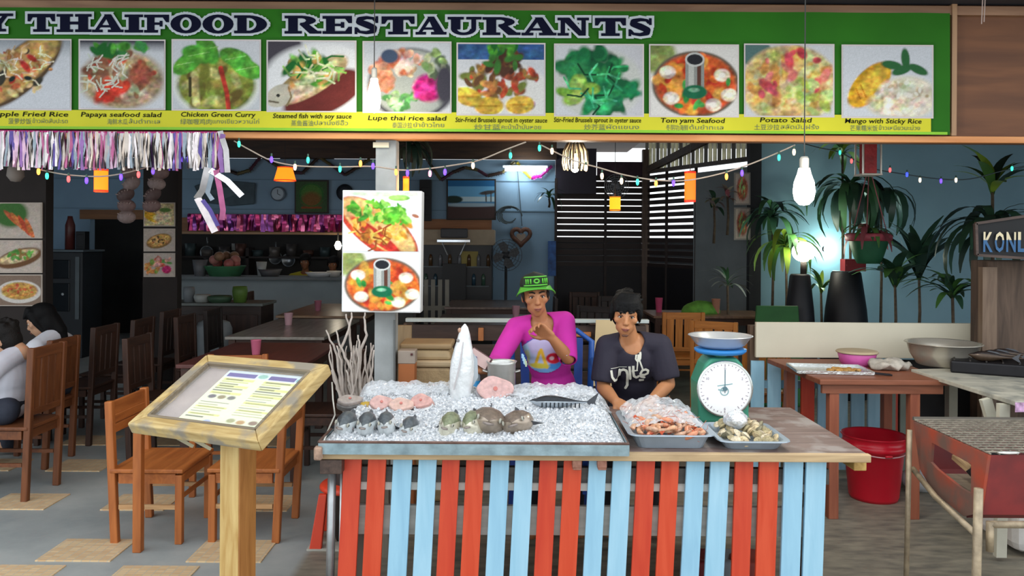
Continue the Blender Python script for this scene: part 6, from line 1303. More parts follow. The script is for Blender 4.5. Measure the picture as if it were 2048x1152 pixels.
# shells hanging on the left
for px, py, l, n in ((258, 345, 'string of pinkish shells hanging left of the second pier', 5), (312, 345, 'cluster of pale shells hanging on the second pier', 4)):
    t = thing('shell_mobile', l, 'ornament', P(px, py, 7.2)); B().tube([(0, 0, 2.97 - P(px, py, 7.2).z), (0, 0, -.36)], .004, 5).obj('string', mt('#6a6058', .7), t)
    for k in range(n):
        b = B(); b.ell((0, 0, 0), (.085, .05, .06), 12, 8); o = link('shell', b.mesh('shell', mt(['#8a706c', '#a08c88', '#6a5654'][k % 3], .6, v=.2, s=20), True), t, loc=(U(-.04, .04), 0, -k * .10), rot=(0, U(-.8, .8), 0))
        bm_ = B()
        for i in range(5): bm_.tube([(0, 0, -.02), ((i - 2) * .03, -.048, .03)], .005, 4)
        bm_.obj('shell_ridges', mt('#b8a49c', .6), o)
t = thing('shell_lamp', 'pale teardrop hanging lamp at the far left under the fringe', 'lamp', P(31, 364, 5.5)); B().lathe([(0, 0), (.03, .005), (.055, .04), (.05, .09), (.025, .14), (.01, .16), (0, .16)], (0, 0, 0), 18).obj('shade', mt('#8a8078', .6), t, smooth=True); B().tube([(0, 0, .16), (0, 0, 2.97 - P(31, 364, 5.5).z)], .004, 5).obj('cord', mt('#2c2826', .6), t)
# ---------------------------------------------------------------- kitchen hatch and counter things
struct(B().box((-2.45, 10.98, 1.015), (4.4, .5, .04)).obj('trim_9', mt('#5d666a', .5, v=.1)))
bs = thing('green_basket', 'green basket of pink fruit on the hatch counter', 'basket', (P(450, 560, 10.9).x, 10.9, 1.035))
B().lathe([(0, 0), (.20, 0), (.27, .13), (.28, .14), (.25, .14), (.18, .02), (0, .02)], (0, 0, 0), 24).obj('basket_body', mt('#3f7a54', .6, b=.3), bs, smooth=True)
for k in range(9): B().ell((.14 * cos(k * .9), .14 * sin(k * .9), .17 + .05 * (k % 3)), (.07, .07, .065), 12, 8).obj('fruit', mt(['#a8605c', '#b87a70', '#8a6a50'][k % 3], .5), bs, smooth=True)
for k, (px, w, h, c, l) in enumerate(((400, .10, .22, '#6a6c70', 'grey canister on the hatch counter, left of the basket'), (523, .07, .2, '#9aa0a0', 'white tumbler on the hatch counter'), (540, .16, .1, '#4a4c50', 'dark bowl on the hatch counter'), (640, .2, .06, '#b8bcc0', 'white plate of food on the hatch counter near the photo board'), (668, .1, .08, '#a8a8a4', 'pale dish at the right end of the hatch counter'))):
    o = B().lathe([(0, 0), (w * .7, 0), (w, h), (w * .95, h), (w * .62, .01), (0, .01)], (0, 0, 0), 18).obj('counter_dish', mt(c, .5), None, smooth=True); o.location = (P(px, 560, 10.85).x, 10.85, 1.035); tag(o, l, 'dish')
pn = thing('notice_plate', 'small white notice on the dark kitchen wall', 'notice', P(476, 500, 12.9)); B().box((0, 0, .05), (.2, .02, .11)).obj('plate', mt('#b8bab4', .6), pn); B().box((0, -.012, .05), (.004, .004, .1)).obj('fold', mt('#6a6c68', .6), pn)
for k, (px, py, l) in enumerate(((552, 515, 'bright pan hung in the kitchen, left'), (578, 520, 'bright pan hung in the kitchen, right'), (415, 505, 'ladles hung in the kitchen at the left'))):
    o = B().lathe([(0, 0), (.08, 0), (.11, .04), (.10, .04), (.07, .01), (0, .01)], (0, 0, 0), 18, RY).box((0, -.01, .17), (.02, .01, .16)).obj('hung_pan', mt('#9aa0a4', .3, .8), None, smooth=True); o.location = P(px, py, 12.9); tag(o, l, 'pan')
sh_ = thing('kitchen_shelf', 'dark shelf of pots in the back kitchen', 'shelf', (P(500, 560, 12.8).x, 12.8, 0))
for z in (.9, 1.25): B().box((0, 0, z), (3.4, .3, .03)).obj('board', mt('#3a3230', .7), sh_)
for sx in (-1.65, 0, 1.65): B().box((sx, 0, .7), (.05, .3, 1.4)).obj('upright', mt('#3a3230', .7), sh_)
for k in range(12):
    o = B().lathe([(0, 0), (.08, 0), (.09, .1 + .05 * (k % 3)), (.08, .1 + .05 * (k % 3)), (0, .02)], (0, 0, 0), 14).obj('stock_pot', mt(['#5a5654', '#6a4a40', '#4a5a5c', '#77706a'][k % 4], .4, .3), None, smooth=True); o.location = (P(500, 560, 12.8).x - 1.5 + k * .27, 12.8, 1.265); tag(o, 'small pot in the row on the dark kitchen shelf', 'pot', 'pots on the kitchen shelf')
# shelving and rail behind the photo board
rk = thing('drink_fridge', 'dark glass drinks cabinet with a pale top behind the photo board', 'cabinet', (P(915, 600, 10.6).x, 10.6, 0))
w_ = 140 * 10.6 / FPX
B().box((0, 0, .75), (w_, .5, 1.5)).obj('case', mt('#101417', .4, v=.3, s=4), rk, bev=.01)
B().box((0, -.02, 1.58), (w_ + .06, .54, .2)).obj('top_panel', mt('#a89880', .6), rk, bev=.01)
for z in (.95, 1.2): B().box((0, -.26, z), (w_ - .08, .02, .015)).obj('shelf_edge', mt('#5a6468', .5), rk)
for k in range(14): B().lathe([(0, 0), (.025, 0), (.025, .11), (.01, .15), (0, .15)], (-w_ / 2 + .07 + k * .062, -.27, .96 + .25 * (k % 2)), 10).obj('bottle', mt(['#3a5a4c', '#54402c', '#2f4a5a', '#6a6c70'][k % 4], .2), rk, smooth=True)
B().box((.17, -.262, 1.30), (.22, .012, .2)).obj('yellow_notice', mt('#8a7c3c', .6), rk)
td = thing('steel_warmer', 'shiny steel food warmer on top of the drinks cabinet front', 'warmer', (P(908, 485, 10.2).x, 10.2, P(908, 485, 10.2).z))
B().box((0, 0, .02), (.42, .22, .04)).obj('tray', mt('#c9d0d4', .15, .9), td, bev=.006)
B().box((0, .05, .12), (.34, .12, .12)).obj('hood', mt('#2a2c30', .4), td, bev=.01)
for sx in (-1, 1): B().tube([(sx * .15, 0, 0), (sx * .08, 0, -.16)], .01, 6).obj('strut', mt('#c4c8ca', .2, .8), td)
st_ = thing('warmer_stand', 'dark stand under the steel warmer', 'stand', (P(908, 600, 10.25).x, 10.25, 0)); B().box((0, .04, .62), (.3, .06, 1.24)).box((0, 0, .02), (.4, .3, .04)).obj('post', mt('#1c1e20', .5), st_)
rl_ = thing('baluster_rail', 'pale baluster railing right of the photo board', 'railing', (P(868, 620, 9.0).x, 9.0, 0))
for k in range(4): B().box((P(852 + k * 14, 600, 9.0).x - P(868, 600, 9.0).x, 0, .55), (.045, .03, 1.1)).obj('baluster', mt('#7d7a70', .7), rl_)
B().box((0, 0, .78), (.36, .04, .05)).obj('rail', mt('#7d7a70', .7), rl_)
# left corner cabinet, jug and doorway things
cb_ = thing('oven_cabinet', 'dark cabinet with a glass oven front at the far left wall', 'cabinet', (P(133, 600, 10.5).x, 10.5, 0)); w_ = 104 * 10.5 / FPX
B().box((0, 0, .68), (w_, .5, 1.36)).obj('case', mt('#22262a', .5), cb_, bev=.01)
for z0, z1 in ((1.02, 1.26), (.6, .96)): B().box((-.06, -.255, (z0 + z1) / 2), (w_ - .2, .02, z1 - z0)).obj('door', mt('#0d0e10', .2), cb_, bev=.006)
B().box((w_ / 2 - .06, -.255, .9), (.05, .02, .8)).obj('trim_strip', mt('#5a6468', .5), cb_)
B().ell((.1, -.27, .82), (.018, .01, .018), 8, 6).obj('knob', mt('#a8b0b4', .3), cb_)
B().box((0, 0, 1.375), (w_ + .04, .54, .025)).obj('top', mt('#5a666c', .5), cb_)
o = B().lathe([(0, 0), (.06, 0), (.06, .32), (.035, .40), (.03, .44), (0, .44)], (0, 0, 0), 14).obj('tall_bottle', mt('#5a2c28', .4), None, smooth=True); o.location = (P(140, 508, 10.5).x, 10.5, 1.3875); tag(o, 'tall red bottle on the oven cabinet', 'bottle')
o = B().box((0, 0, .12), (.12, .12, .24)).box((0, -.062, .12), (.09, .01, .16)).obj('small_radio', mt('#15171a', .5), None, bev=.01); o.location = (P(165, 508, 10.5).x, 10.5, 1.3875); tag(o, 'small black box beside the tall red bottle', 'box')
sdb = thing('sideboard', 'dark low sideboard before the hatch counter on the left', 'sideboard', (P(440, 640, 8.6).x, 8.6, 0)); w_ = 190 * 8.6 / FPX
B().box((0, 0, .42), (w_, .45, .84)).obj('case', wood('#241814', '#38261e', 'x', 1.5), sdb, bev=.008)
B().box((0, 0, .855), (w_ + .05, .5, .03)).obj('top', mt('#6a706c', .5), sdb, bev=.005)
for sx in (-1, 0, 1): B().box((sx * w_ / 3.1, -.23, .45), (w_ / 3.4, .02, .6)).obj('door', wood('#2c1c16', '#402a22', 'z', 1.5), sdb, bev=.005)
for k, (px, r, h, c, l) in enumerate(((378, .06, .16, '#7a8084', 'steel jug on the sideboard'), (405, .09, .08, '#a0a4a0', 'white bowl on the sideboard'), (440, .13, .07, '#3f5a44', 'green dish on the sideboard'), (480, .08, .17, '#5a7a34', 'lime green bottle on the sideboard'))):
    o = B().lathe([(0, 0), (r * .8, 0), (r, h * .7), (r * .9, h), (r * .8, h), (0, .02)], (0, 0, 0), 16).obj('sideboard_dish', mt(c, .5), None, smooth=True); o.location = (P(px, 590, 8.5).x, 8.5, .87); tag(o, l, 'dish')
for px, l in ((402, 'white water drum left of the grey table, nearer the pier'), (432, 'grey white water drum left of the grey table')):
    o = B().lathe([(0, 0), (.10, 0), (.105, .02), (.105, .30), (.08, .36), (.04, .38), (0, .38)], (0, 0, 0), 18).obj('water_drum', mt('#8c9498', .5), None, smooth=True); o.location = (P(px, 690, 7.6).x - .06, 7.9, .36); tag(o, l, 'drum')
o = thing('drum_bench', 'low dark bench under the water drums', 'bench', (P(417, 690, 7.6).x - .06, 7.9, 0)); B().box((0, 0, .34), (.6, .3, .035)).obj('seat', mt('#2c201c', .6), o, bev=.005)
for sx in (-1, 1): B().box((sx * .26, 0, .16), (.04, .28, .32)).obj('leg', mt('#2c201c', .6), o)
# wires at the top right
wt = thing('hanging_wires', 'two loose pale wires hanging at the top right corner', 'wire', P(1966, 50, 4.3))
for dx, y in ((0, 50), (5, 46)): B().tube([P(1963 + dx, 48 - (dx > 0) * 4, 4.3), P(1966 + dx, -20, 4.3)], .003, 5).obj('wire', mt('#a8948c', .6), wt, world=True)
# ---------------------------------------------------------------- people
def bake(b, voxel=.006, it=6, name='body'):
    """union of overlapping closed shapes -> one continuous smooth surface"""
    me = b.mesh(name, mt('#888888', .5)); o = bpy.data.objects.new('tmp', me); COL.objects.link(o)
    m = o.modifiers.new('r', 'REMESH'); m.mode = 'VOXEL'; m.voxel_size = voxel; m.use_smooth_shade = True
    s = o.modifiers.new('s', 'SMOOTH'); s.factor = .5; s.iterations = it
    dg = bpy.context.evaluated_depsgraph_get(); dg.update()
    r = bpy.data.meshes.new_from_object(o.evaluated_get(dg)); bpy.data.objects.remove(o); bpy.data.meshes.remove(me)
    r.materials.clear(); r.name = name; return r
def limb(b, pts, rs, n=14):
    pts = [Vector(p) for p in pts]
    for i, p in enumerate(pts): b.ell(p, (rs[i],) * 3, n, 8)
    for i in range(len(pts) - 1): b.tube([pts[i], pts[i + 1]], [rs[i], rs[i + 1]], n)
def hand(b, wrist, d, nrm, side, s=1., curl=.5, spread=.12, grip=0.):
    """palm + five fingers; d = towards the fingers, nrm = palm normal, side = +1 thumb on d x nrm side"""
    d = Vector(d).normalized(); nrm = Vector(nrm); nrm = (nrm - d * nrm.dot(d)).normalized(); x = d.cross(nrm).normalized() * side; w = Vector(wrist)
    for k in (-1, -.33, .33, 1): limb(b, [w + x * (.018 * k * s) + d * .012 * s, w + d * .085 * s + x * (.030 * k * s)], [.017 * s, .0135 * s], 10)
    L = [.075, .083, .078, .062]
    for i in range(4):
        k = (1 - i * .667); p = w + d * .085 * s + x * (.031 * k * s); dd = (d + x * (k * spread)).normalized(); pts = [p]; a = 0; l = L[i] * s
        for seg, fr in enumerate((.45, .31, .24)):
            a += curl * (.7 if seg == 0 else 1.) + grip * (.2 * i); v = dd * cos(a) + nrm * sin(a); p = p + v * (l * fr); pts.append(p)
        limb(b, pts, [.0098 * s, .0092 * s, .0084 * s, .0072 * s], 8)
    p = w + d * .02 * s + x * .022 * s; t1 = p + (d * .6 + x * .75 + nrm * .25).normalized() * .036 * s; t2 = t1 + (d * .85 + x * .35 + nrm * .3).normalized() * .030 * s; t3 = t2 + (d * .95 + nrm * .3).normalized() * .024 * s
    limb(b, [p, t1, t2, t3], [.016 * s, .0125 * s, .0105 * s, .009 * s], 8)
def head(b, c, R, s):
    """local: x = viewer's right, y = back, z = up"""
    E_ = lambda p, r, Q=None: b.ell(Vector(c) + R @ (Vector(p) * s), tuple(v * s for v in r), 16, 11, R if Q is None else R @ Q)
    E_((0, .018, .045), (.073, .090, .078)); E_((0, -.006, .012), (.066, .078, .080)); E_((0, -.018, -.045), (.053, .062, .062)); E_((0, -.040, -.088), (.026, .028, .024))
    E_((0, -.030, -.070), (.040, .045, .034))
    for q in (-1, 1):
        E_((q * .043, -.046, -.012), (.024, .022, .022)); E_((q * .030, -.062, .030), (.026, .016, .011)); E_((q * .073, .012, -.002), (.010, .018, .030), Matrix.Rotation(q * .25, 3, 'Z')); E_((q * .038, -.008, -.058), (.015, .028, .028))
        E_((q * .010, -.086, -.026), (.009, .011, .008))
    for k in range(6): t = k / 5; E_((0, -.076 - .020 * t, .022 - .046 * t), (.0085 + .004 * t, .012, .012))
    E_((0, -.096, -.026), (.0115, .012, .010)); E_((0, -.076, -.054), (.023, .014, .0085)); E_((0, -.074, -.064), (.019, .013, .0075))
def face_parts(par, c, R, s, brow='#1a1412', lip='#8f5448', open_=.55, iris='#1c100c'):
    W_ = lambda p: Vector(c) + R @ (Vector(p) * s)
    for q in (-1, 1):
        e = B(); e.ell(W_((q * .030, -.0655, .010)), (.0145 * s, .012 * s, .0090 * s * open_ / .55), 12, 8, R); eo = e.obj('eye', mt('#d8d0c4', .25, v=0), par, smooth=True, world=True)
        i = B(); i.ell(W_((q * .030, -.0755, .010)), (.0058 * s, .003 * s, .0062 * s * open_ / .55), 10, 7, R); i.obj('iris', mt(iris, .2, v=0), eo, smooth=True, world=True)
        l = B(); l.tube([W_((q * .014, -.0765, .011)), W_((q * .024, -.0805, .019)), W_((q * .036, -.0785, .0185)), W_((q * .047, -.070, .010))], [.0022 * s, .0034 * s, .0034 * s, .002 * s], 6); l.obj('eyelid', mt('#5f3a2a', .6), par, smooth=True, world=True)
        w = B(); w.tube([W_((q * .012, -.082, .033)), W_((q * .028, -.083, .040)), W_((q * .046, -.072, .036))], [.004 * s, .0048 * s, .0025 * s], 6); w.obj('eyebrow', mt(brow, .8), par, smooth=True, world=True)
    m = B(); m.tube([W_((-.022, -.082, -.058)), W_((-.010, -.0885, -.0565)), W_((0, -.0895, -.0575)), W_((.010, -.0885, -.0565)), W_((.022, -.082, -.058))], [.002 * s, .0045 * s, .004 * s, .0045 * s, .002 * s], 6)
    m.tube([W_((-.016, -.083, -.064)), W_((0, -.088, -.066)), W_((.016, -.083, -.064))], [.002 * s, .0055 * s, .002 * s], 6); m.obj('lips', mt(lip, .45), par, smooth=True, world=True)
def person(lab, loc, skin, J, s=1., voxel=.0055, hair=None, shirt='#444', sleeves=('s', 's'), neck_cut=None, trousers='#23262c', Rh=Matrix.Identity(3), face=True, hands=(None, None), cat='person', hairfn=None, slim=1., shoe=True):
    t = thing('person', lab, cat, loc)
    b = B(); nk, hd, shR, shL, elR, elL, wrR, wrL, pel = [Vector(J[k]) for k in ('neck', 'head', 'sR', 'sL', 'eR', 'eL', 'wR', 'wL', 'pel')]
    head(b, hd, Rh, s)
    limb(b, [nk + Vector((0, .005, -.03)), nk.lerp(hd, .45) + Vector((0, .012, 0)), hd + Rh @ Vector((0, .02, -.02))], [.056 * slim, .044 * slim, .046 * slim])
    ch = (shR + shL) / 2; ax = (shL - shR).normalized(); up = (ch - pel).normalized(); RT_ = Matrix((ax, up.cross(ax).normalized(), up)).transposed(); hwid = (shL - shR).length / 2
    def torso(b, g):
        b.ell(ch + up * -.10, (hwid * .86 + g, .098 * slim + g, .15), 20, 12, RT_); b.ell(ch - up * .22, (hwid * .80 + g, .094 * slim + g, .15), 20, 12, RT_); b.ell(pel + up * .06, (hwid * .84 + g, .102 * slim + g, .15), 20, 12, RT_); b.ell(pel - up * .02, (hwid * .88 + g, .108 * slim + g, .10), 20, 12, RT_)
        for q in (shR, shL): limb(b, [nk.lerp(ch, .35) + Vector((0, .01, 0)), q], [.050 + g, .050 * slim + g])
    torso(b, 0)
    for sh_, el, wr, h in ((shR, elR, wrR, hands[0]), (shL, elL, wrL, hands[1])):
        limb(b, [sh_, sh_.lerp(el, .5), el, el.lerp(wr, .35), wr], [.050 * slim, .043 * slim, .036 * slim, .037 * slim, .024 * slim])
        if h: hand(b, wr, *h)
    legs = J.get('legs')
    bl = B()
    if legs:
        for side in legs:
            hip, kn, an, toe = [Vector(q) for q in side]; limb(b, [hip, kn, an], [.070, .050, .036]); limb(b, [an, an.lerp(toe, .5) + Vector((0, 0, -.01)), toe], [.036, .034, .028]); limb(bl, [hip, hip.lerp(kn, .5), kn, kn.lerp(an, .5), an], [.088, .078, .064, .058, .050])
        bl.ell(pel, (hwid * .86, .118 * slim, .11), 18, 11, RT_)
    me = bake(b, voxel, 5, 'body'); me.materials.append(mt(skin, .5, v=.06, s=14, ss=.08)); link('body', me, t, world=True)
    if legs: m2 = bake(bl, .011, 4, 'trousers'); m2.materials.append(mt(trousers, .8, v=.15, s=12, b=.2, bs=50)); link('trousers', m2, t, world=True)
    c = B(); torso(c, .013)
    for k, (sh_, el, wr) in enumerate(((shR, elR, wrR), (shL, elL, wrL))):
        if sleeves[k] == 's': e = sh_.lerp(el, .78); limb(c, [sh_, sh_.lerp(e, .5), e], [.065 * slim, .067, .069])
        elif sleeves[k] == 'e': e = el; limb(c, [sh_, sh_.lerp(e, .5), e], [.062 * slim, .056, .050])
        else: limb(c, [sh_, sh_.lerp(el, .5), el, el.lerp(wr, .55)], [.062 * slim, .056, .049, .046])
    m3 = bake(c, .0075, 5, 'shirt')
    bm = bmesh.new(); bm.from_mesh(m3)
    kill = []
    for f in bm.faces:
        p = f.calc_center_median(); cut = False
        if neck_cut:
            q = RT_.inverted() @ (p - (nk + Vector(neck_cut[0]))); r = neck_cut[1]
            cut = (q.x / r[0]) ** 2 + (q.y / r[1]) ** 2 + (q.z / r[2]) ** 2 < 1
        for k, (sh_, el, wr) in enumerate(((shR, elR, wrR), (shL, elL, wrL))):
            e, frm = {'s': (sh_.lerp(el, .78), sh_), 'e': (el, sh_), 'l': (el.lerp(wr, .55), el)}[sleeves[k]]; d = (e - frm).normalized()
            if (p - e).dot(d) > .018 and (p - e).length < .085: cut = True
        if (p - pel).dot(up) < -.085 and (p - pel).length < .3: cut = True
        if cut: kill.append(f)
    bmesh.ops.delete(bm, geom=kill, context='FACES')
    bmesh.ops.delete(bm, geom=[v for v in bm.verts if not v.link_faces], context='VERTS')
    for _ in range(10):
        nw = {}
        for v in bm.verts:
            nb = [e.other_vert(v).co for e in v.link_edges if e.is_boundary]
            if len(nb) == 2: nw[v] = v.co * .4 + (nb[0] + nb[1]) * .3
        for v, q in nw.items(): v.co = q
    bm.to_mesh(m3); bm.free(); m3.materials.append(mt(shirt, .8, v=.08, s=7, b=.25, bs=16))
    so = link('shirt', m3, t, world=True); sd_ = so.modifiers.new('thick', 'SOLIDIFY'); sd_.thickness = .004
    if face: face_parts(t, hd, Rh, s)
    if hairfn: hairfn(t, hd, Rh, s)
    return t, m3
def hair_short(col, fringe=True, back=0., voxel=.006):
    def f(t, c, R, s):
        b = B(); rg = random.Random(3); W_ = lambda p: Vector(c) + R @ (Vector(p) * s)
        b.ell(W_((0, .026, .058)), (.087 * s, .098 * s, .082 * s), 18, 12, R); b.ell(W_((0, .045, .0)), (.080 * s, .074 * s, .085 * s), 18, 12, R)
        for q in (-1, 1): limb(b, [W_((q * .072, .0, .06)), W_((q * .080, -.014, .02)), W_((q * .079, -.010, -.028 - back))], [.024 * s, .017 * s, .008 * s], 8)
        if fringe:
            for k in range(15):
                x = -.066 + .132 * k / 14; z = .020 + rg.uniform(-.012, .014) + .012 * abs(x) / .066 + .006; limb(b, [W_((x * .6 + .01, -.02, .118)), W_((x * .95, -.068 + .5 * x * x / .066, .085)), W_((x + rg.uniform(-.012, .012), -.084 + 5.5 * x * x, z))], [.022 * s, .017 * s, .005 * s], 8)
        for k in range(22):
            a = rg.uniform(-pi, 0) if k % 2 else rg.uniform(0, pi); e = rg.uniform(.3, 1.4); d = Vector((cos(a) * cos(e), sin(a) * cos(e) * .8 + .3, sin(e))); p = Vector((0, .026, .058)) + Vector((d.x * .076, d.y * .086, d.z * .072)); limb(b, [W_(p), W_(p + d * .014 + Vector((.012, .0, .004)))], [.020 * s, .008 * s], 8)
        if back: limb(b, [W_((0, .06, .0)), W_((0, .065, -.08)), W_((0, .06, -.08 - back))], [.07 * s, .06 * s, .035 * s], 12)
        m = bake(b, voxel, 2, 'hair'); m.materials.append(mt(col, .65, v=.3, s=60, b=.3, bs=120, spec=.25)); link('hair', m, t, world=True)
    return f
def on_shirt(me, pts, Y0=3.2, off=.004):
    bv = BVHTree.FromPolygons([v.co[:] for v in me.vertices], [p.vertices[:] for p in me.polygons]); out = []
    last = 4.1
    for x, z in pts:
        h = bv.ray_cast(Vector((x, Y0, z)), Vector((0, 1, 0)), 3.)
        if h[0] is not None: last = h[0].y
        out.append(Vector((x, last - off, z)))
    return out
# ---- the man in the pink shirt and green cap
Y1 = 4.25
def S_(px, py, Y): return P(px, py, Y)
J1 = dict(head=S_(1071, 594, 4.20), neck=S_(1083, 648, 4.27), sR=S_(1033, 656, 4.27), sL=S_(1129, 644, 4.27), eR=S_(993, 726, 4.12), wR=S_(980, 741, 3.93), eL=S_(1136, 716, 4.10), wL=S_(1103, 675, 4.02), pel=S_(1112, 790, 4.36),
          legs=[[S_(1085, 800, 4.34), S_(1075, 845, 4.10), Vector((.13, 4.22, .10)), Vector((.11, 4.08, .05))], [S_(1140, 800, 4.34), S_(1150, 845, 4.10), Vector((.34, 4.24, .10)), Vector((.36, 4.10, .05))]])
R1 = Euler((radians(4), radians(-4), radians(6))).to_matrix()
man1, sh1 = person('seated man in a magenta shirt and green cap holding a phone beside the pot', (.24, 4.36, 0), '#b07650', J1, s=.90, shirt='#c32a9c', sleeves=('l', 'e'), neck_cut=((0, -.075, .012), (.062, .10, .075)), Rh=R1, trousers='#20222a',
                   hands=(((-.75, -.2, .12), (.1, -.3, .9), 1, .95, .55), ((-.5, -.12, .42), (-.1, -.6, -.5), -1, .92, .75)), slim=.94)
h1 = Vector(J1['head']); s1 = .90; W1 = lambda p: h1 + R1 @ (Vector(p) * s1)
hb = B()
for q in (-1, 1): limb(hb, [W1((q * .066, .02, .05)), W1((q * .073, -.004, .02)), W1((q * .070, -.008, -.02))], [.02, .012, .006], 8)
hb.ell(W1((0, .05, -.02)), (.066 * s1, .06 * s1, .075 * s1), 16, 10, R1); m = bake(hb, .006, 3, 'hair'); m.materials.append(mt('#14100e', .5, v=.2)); link('hair', m, man1, world=True)
cap = B(); vs = []; n = 28
prof = [(1.0, 0.), (1.02, .25), (.98, .5), (.86, .74), (.62, .92), (.3, 1.0), (.02, 1.02)]
for r, z in prof:
    for k in range(n):
        a = 2 * pi * k / n; vs.append(W1((.084 * r * cos(a),   .018 + .100 * r * sin(a), .056 + .082 * z - .01 * sin(a))))
cap.add(vs, [(i * n + k, i * n + (k + 1) % n, (i + 1) * n + (k + 1) % n, (i + 1) * n + k) for i in range(len(prof) - 1) for k in range(n)])
co_ = cap.obj('cap', mt('#16201a', .7, v=.2, s=20, b=.2), man1, smooth=True, world=True); co_.modifiers.new('thick', 'SOLIDIFY').thickness = .004
fb = B(); vs = []
for j in range(5):
    for i in range(13):
        a = radians(-90 - 58 + 116 * i / 12); z = .004 + .055 * j / 4; r = 1.035 if j < 3 else 1.0 - .02 * (j - 3); vs.append(W1((.0845 * r * cos(a), .018 + .1005 * r * sin(a), .058 + z - .01 * sin(a))))
fb.add(vs, [(j * 13 + i, j * 13 + i + 1, (j + 1) * 13 + i + 1, (j + 1) * 13 + i) for j in range(4) for i in range(12)]); fb.obj('cap_front_panel', mt('#1b2a1c', .7, v=.12, s=30), co_, smooth=True, world=True)
mk = B()
def capp(a, z, d=1.055): a = radians(a); return W1((.0845 * d * cos(a), .018 + .1005 * d * sin(a), .058 + z - .01 * sin(a)))
mk.tube([capp(-90 + 9 * cos(t), .036 + .011 * sin(t)) for t in [2 * pi * k / 12 for k in range(13)]], .0048, 6)
for a in (-130, -122, -112, -66, -56, -46): mk.tube([capp(a, .022), capp(a, .050)], .0046, 6)
mk.tube([capp(-140 + 8 * k, .060, 1.02) for k in range(13)], .004, 6).tube([capp(-140 + 8 * k, .012, 1.05) for k in range(13)], .004, 6).obj('cap_marks', mt('#5fb83f', .6), co_, smooth=True, world=True)
bb = B(); vs = []
for j in range(5):
    for i in range(15):
        a = radians(-90 - 72 + 144 * i / 14); r = 1.0 + .44 * j / 4 * max(0, cos(radians(144 * (i / 14 - .5)))) ** .55; vs.append(W1((.086 * r * cos(a) * (1 + .10 * j / 4), .018 + .102 * r * sin(a), .064 - .004 * (j / 4) - .050 * (j / 4) * (2 * i / 14 - 1) ** 2)))
bb.add(vs, [(j * 15 + i, j * 15 + i + 1, (j + 1) * 15 + i + 1, (j + 1) * 15 + i) for j in range(4) for i in range(14)]); vo = bb.obj('cap_visor', mt('#4fa634', .55, v=.08, s=12), co_, smooth=True, world=True); vo.modifiers.new('thick', 'SOLIDIFY').thickness = .006
# pale blue print on the pink shirt (plain blotches)
pp = Pix(56, 52, '#b8c8e8', 1.08); pp.ell(.5, .3, .4, .25, '#c9c0e4', 0, .4).ell(.12, .55, .14, .35, '#9cc8e0', 0, .4).ell(.2, .62, .06, .2, '#b8c8a0', 0, .3).ell(.75, .85, .3, .12, '#4a90d8', -30, .3).ell(.45, .95, .35, .08, '#7aa8e0', 0, .4)
pp.line([(.45, .45), (.36, .85)], .035, '#e8b838').line([(.48, .4), (.60, .85)], .04, '#f0c040').ell(.45, .82, .2, .07, '#d8c84c', 0, .4).ell(.74, .62, .16, .14, '#d0283c', 0, .2).ell(.70, .62, .05, .05, '#f0d0d4', 0, .4).line([(.05, .35), (.3, .12), (.6, .05), (.9, .2)], .022, '#5a4aa8')
w, h = pp.w, pp.h; pts = []
for j in range(h):
    for i in range(w): q = P(1036 + 98 * i / (w - 1), 671 + 80 * j / (h - 1), 4.13); pts.append((q.x, q.z))
vs = on_shirt(sh1, pts, off=.009); fs = []
for j in range(h - 1):
    for i in range(w - 1):
        u, v = (i / (w - 1) - .52) / .46, (j / (h - 1) - .52) / .48
        if u * u + v * v < 1 - .25 * max(0, -u) * max(0, v): fs.append(((j + 1) * w + i, (j + 1) * w + i + 1, j * w + i + 1, j * w + i))
fs = [f for f in fs if max(vs[k].y for k in f) - min(vs[k].y for k in f) < .04]
me = bpy.data.meshes.new('shirt_print'); me.from_pydata([tuple(q) for q in vs], [], fs); at = me.color_attributes.new('print', 'FLOAT_COLOR', 'POINT'); at.data.foreach_set('color', np.concatenate([np.clip(pp.a, 0, 1), np.ones((h, w, 1))], 2).ravel()); me.materials.append(print_mat(.7)); link('shirt_print', me, man1, world=True)
# phone in his hand
ph = thing('mobile_phone', 'slim phone with a pale edge held by the man in pink', 'phone', P(960, 722, 3.90))
B().box((0, 0, .01), (.066, .010, .125), Euler((radians(-30), radians(-62), 0)).to_matrix()).obj('body', mt('#5a3a3c', .35), ph, bev=.004)
B().box(Euler((radians(-30), radians(-62), 0)).to_matrix() @ Vector((.0, -.007, 0)) + Vector((0, 0, .01)), (.058, .002, .112), Euler((radians(-30), radians(-62), 0)).to_matrix()).obj('screen', mt('#c9aaa4', .2), ph)
# blue plastic armchair
bc = thing('plastic_chair', 'dark blue plastic armchair under the man in the magenta shirt', 'chair', (.235, 4.42, 0)); BL = mt('#1c3f8a', .4, v=.06)
B().box((0, 0, .58), (.46, .42, .03)).obj('seat', BL, bc, bev=.012)
for sx in (-1, 1):
    for sy in (-1, 1): B().bar((sx * .22, sy * .20, 0), (sx * .20, sy * .18, .58), .045, .04).obj('leg', BL, bc, bev=.006)
    B().tube([(sx * .225, -.19, .58), (sx * .235, -.16, .76), (sx * .24, .0, .80), (sx * .235, .2, .86)], .018, 8).obj('armrest', mt('#2a5aa8', .4), bc, smooth=True)
for k in range(5): B().bar((-.15 + .075 * k, .21, .6), (-.16 + .08 * k, .27, .98), .05, .014, (0, 1, 0)).obj('back_slat', BL, bc, bev=.004)
B().tube([(-.22, .2, .6), (-.235, .26, .96), (-.15, .275, 1.02), (.15, .275, 1.02), (.235, .26, .96), (.22, .2, .6)], .018, 8).obj('back_frame', mt('#2a5aa8', .4), bc, smooth=True)
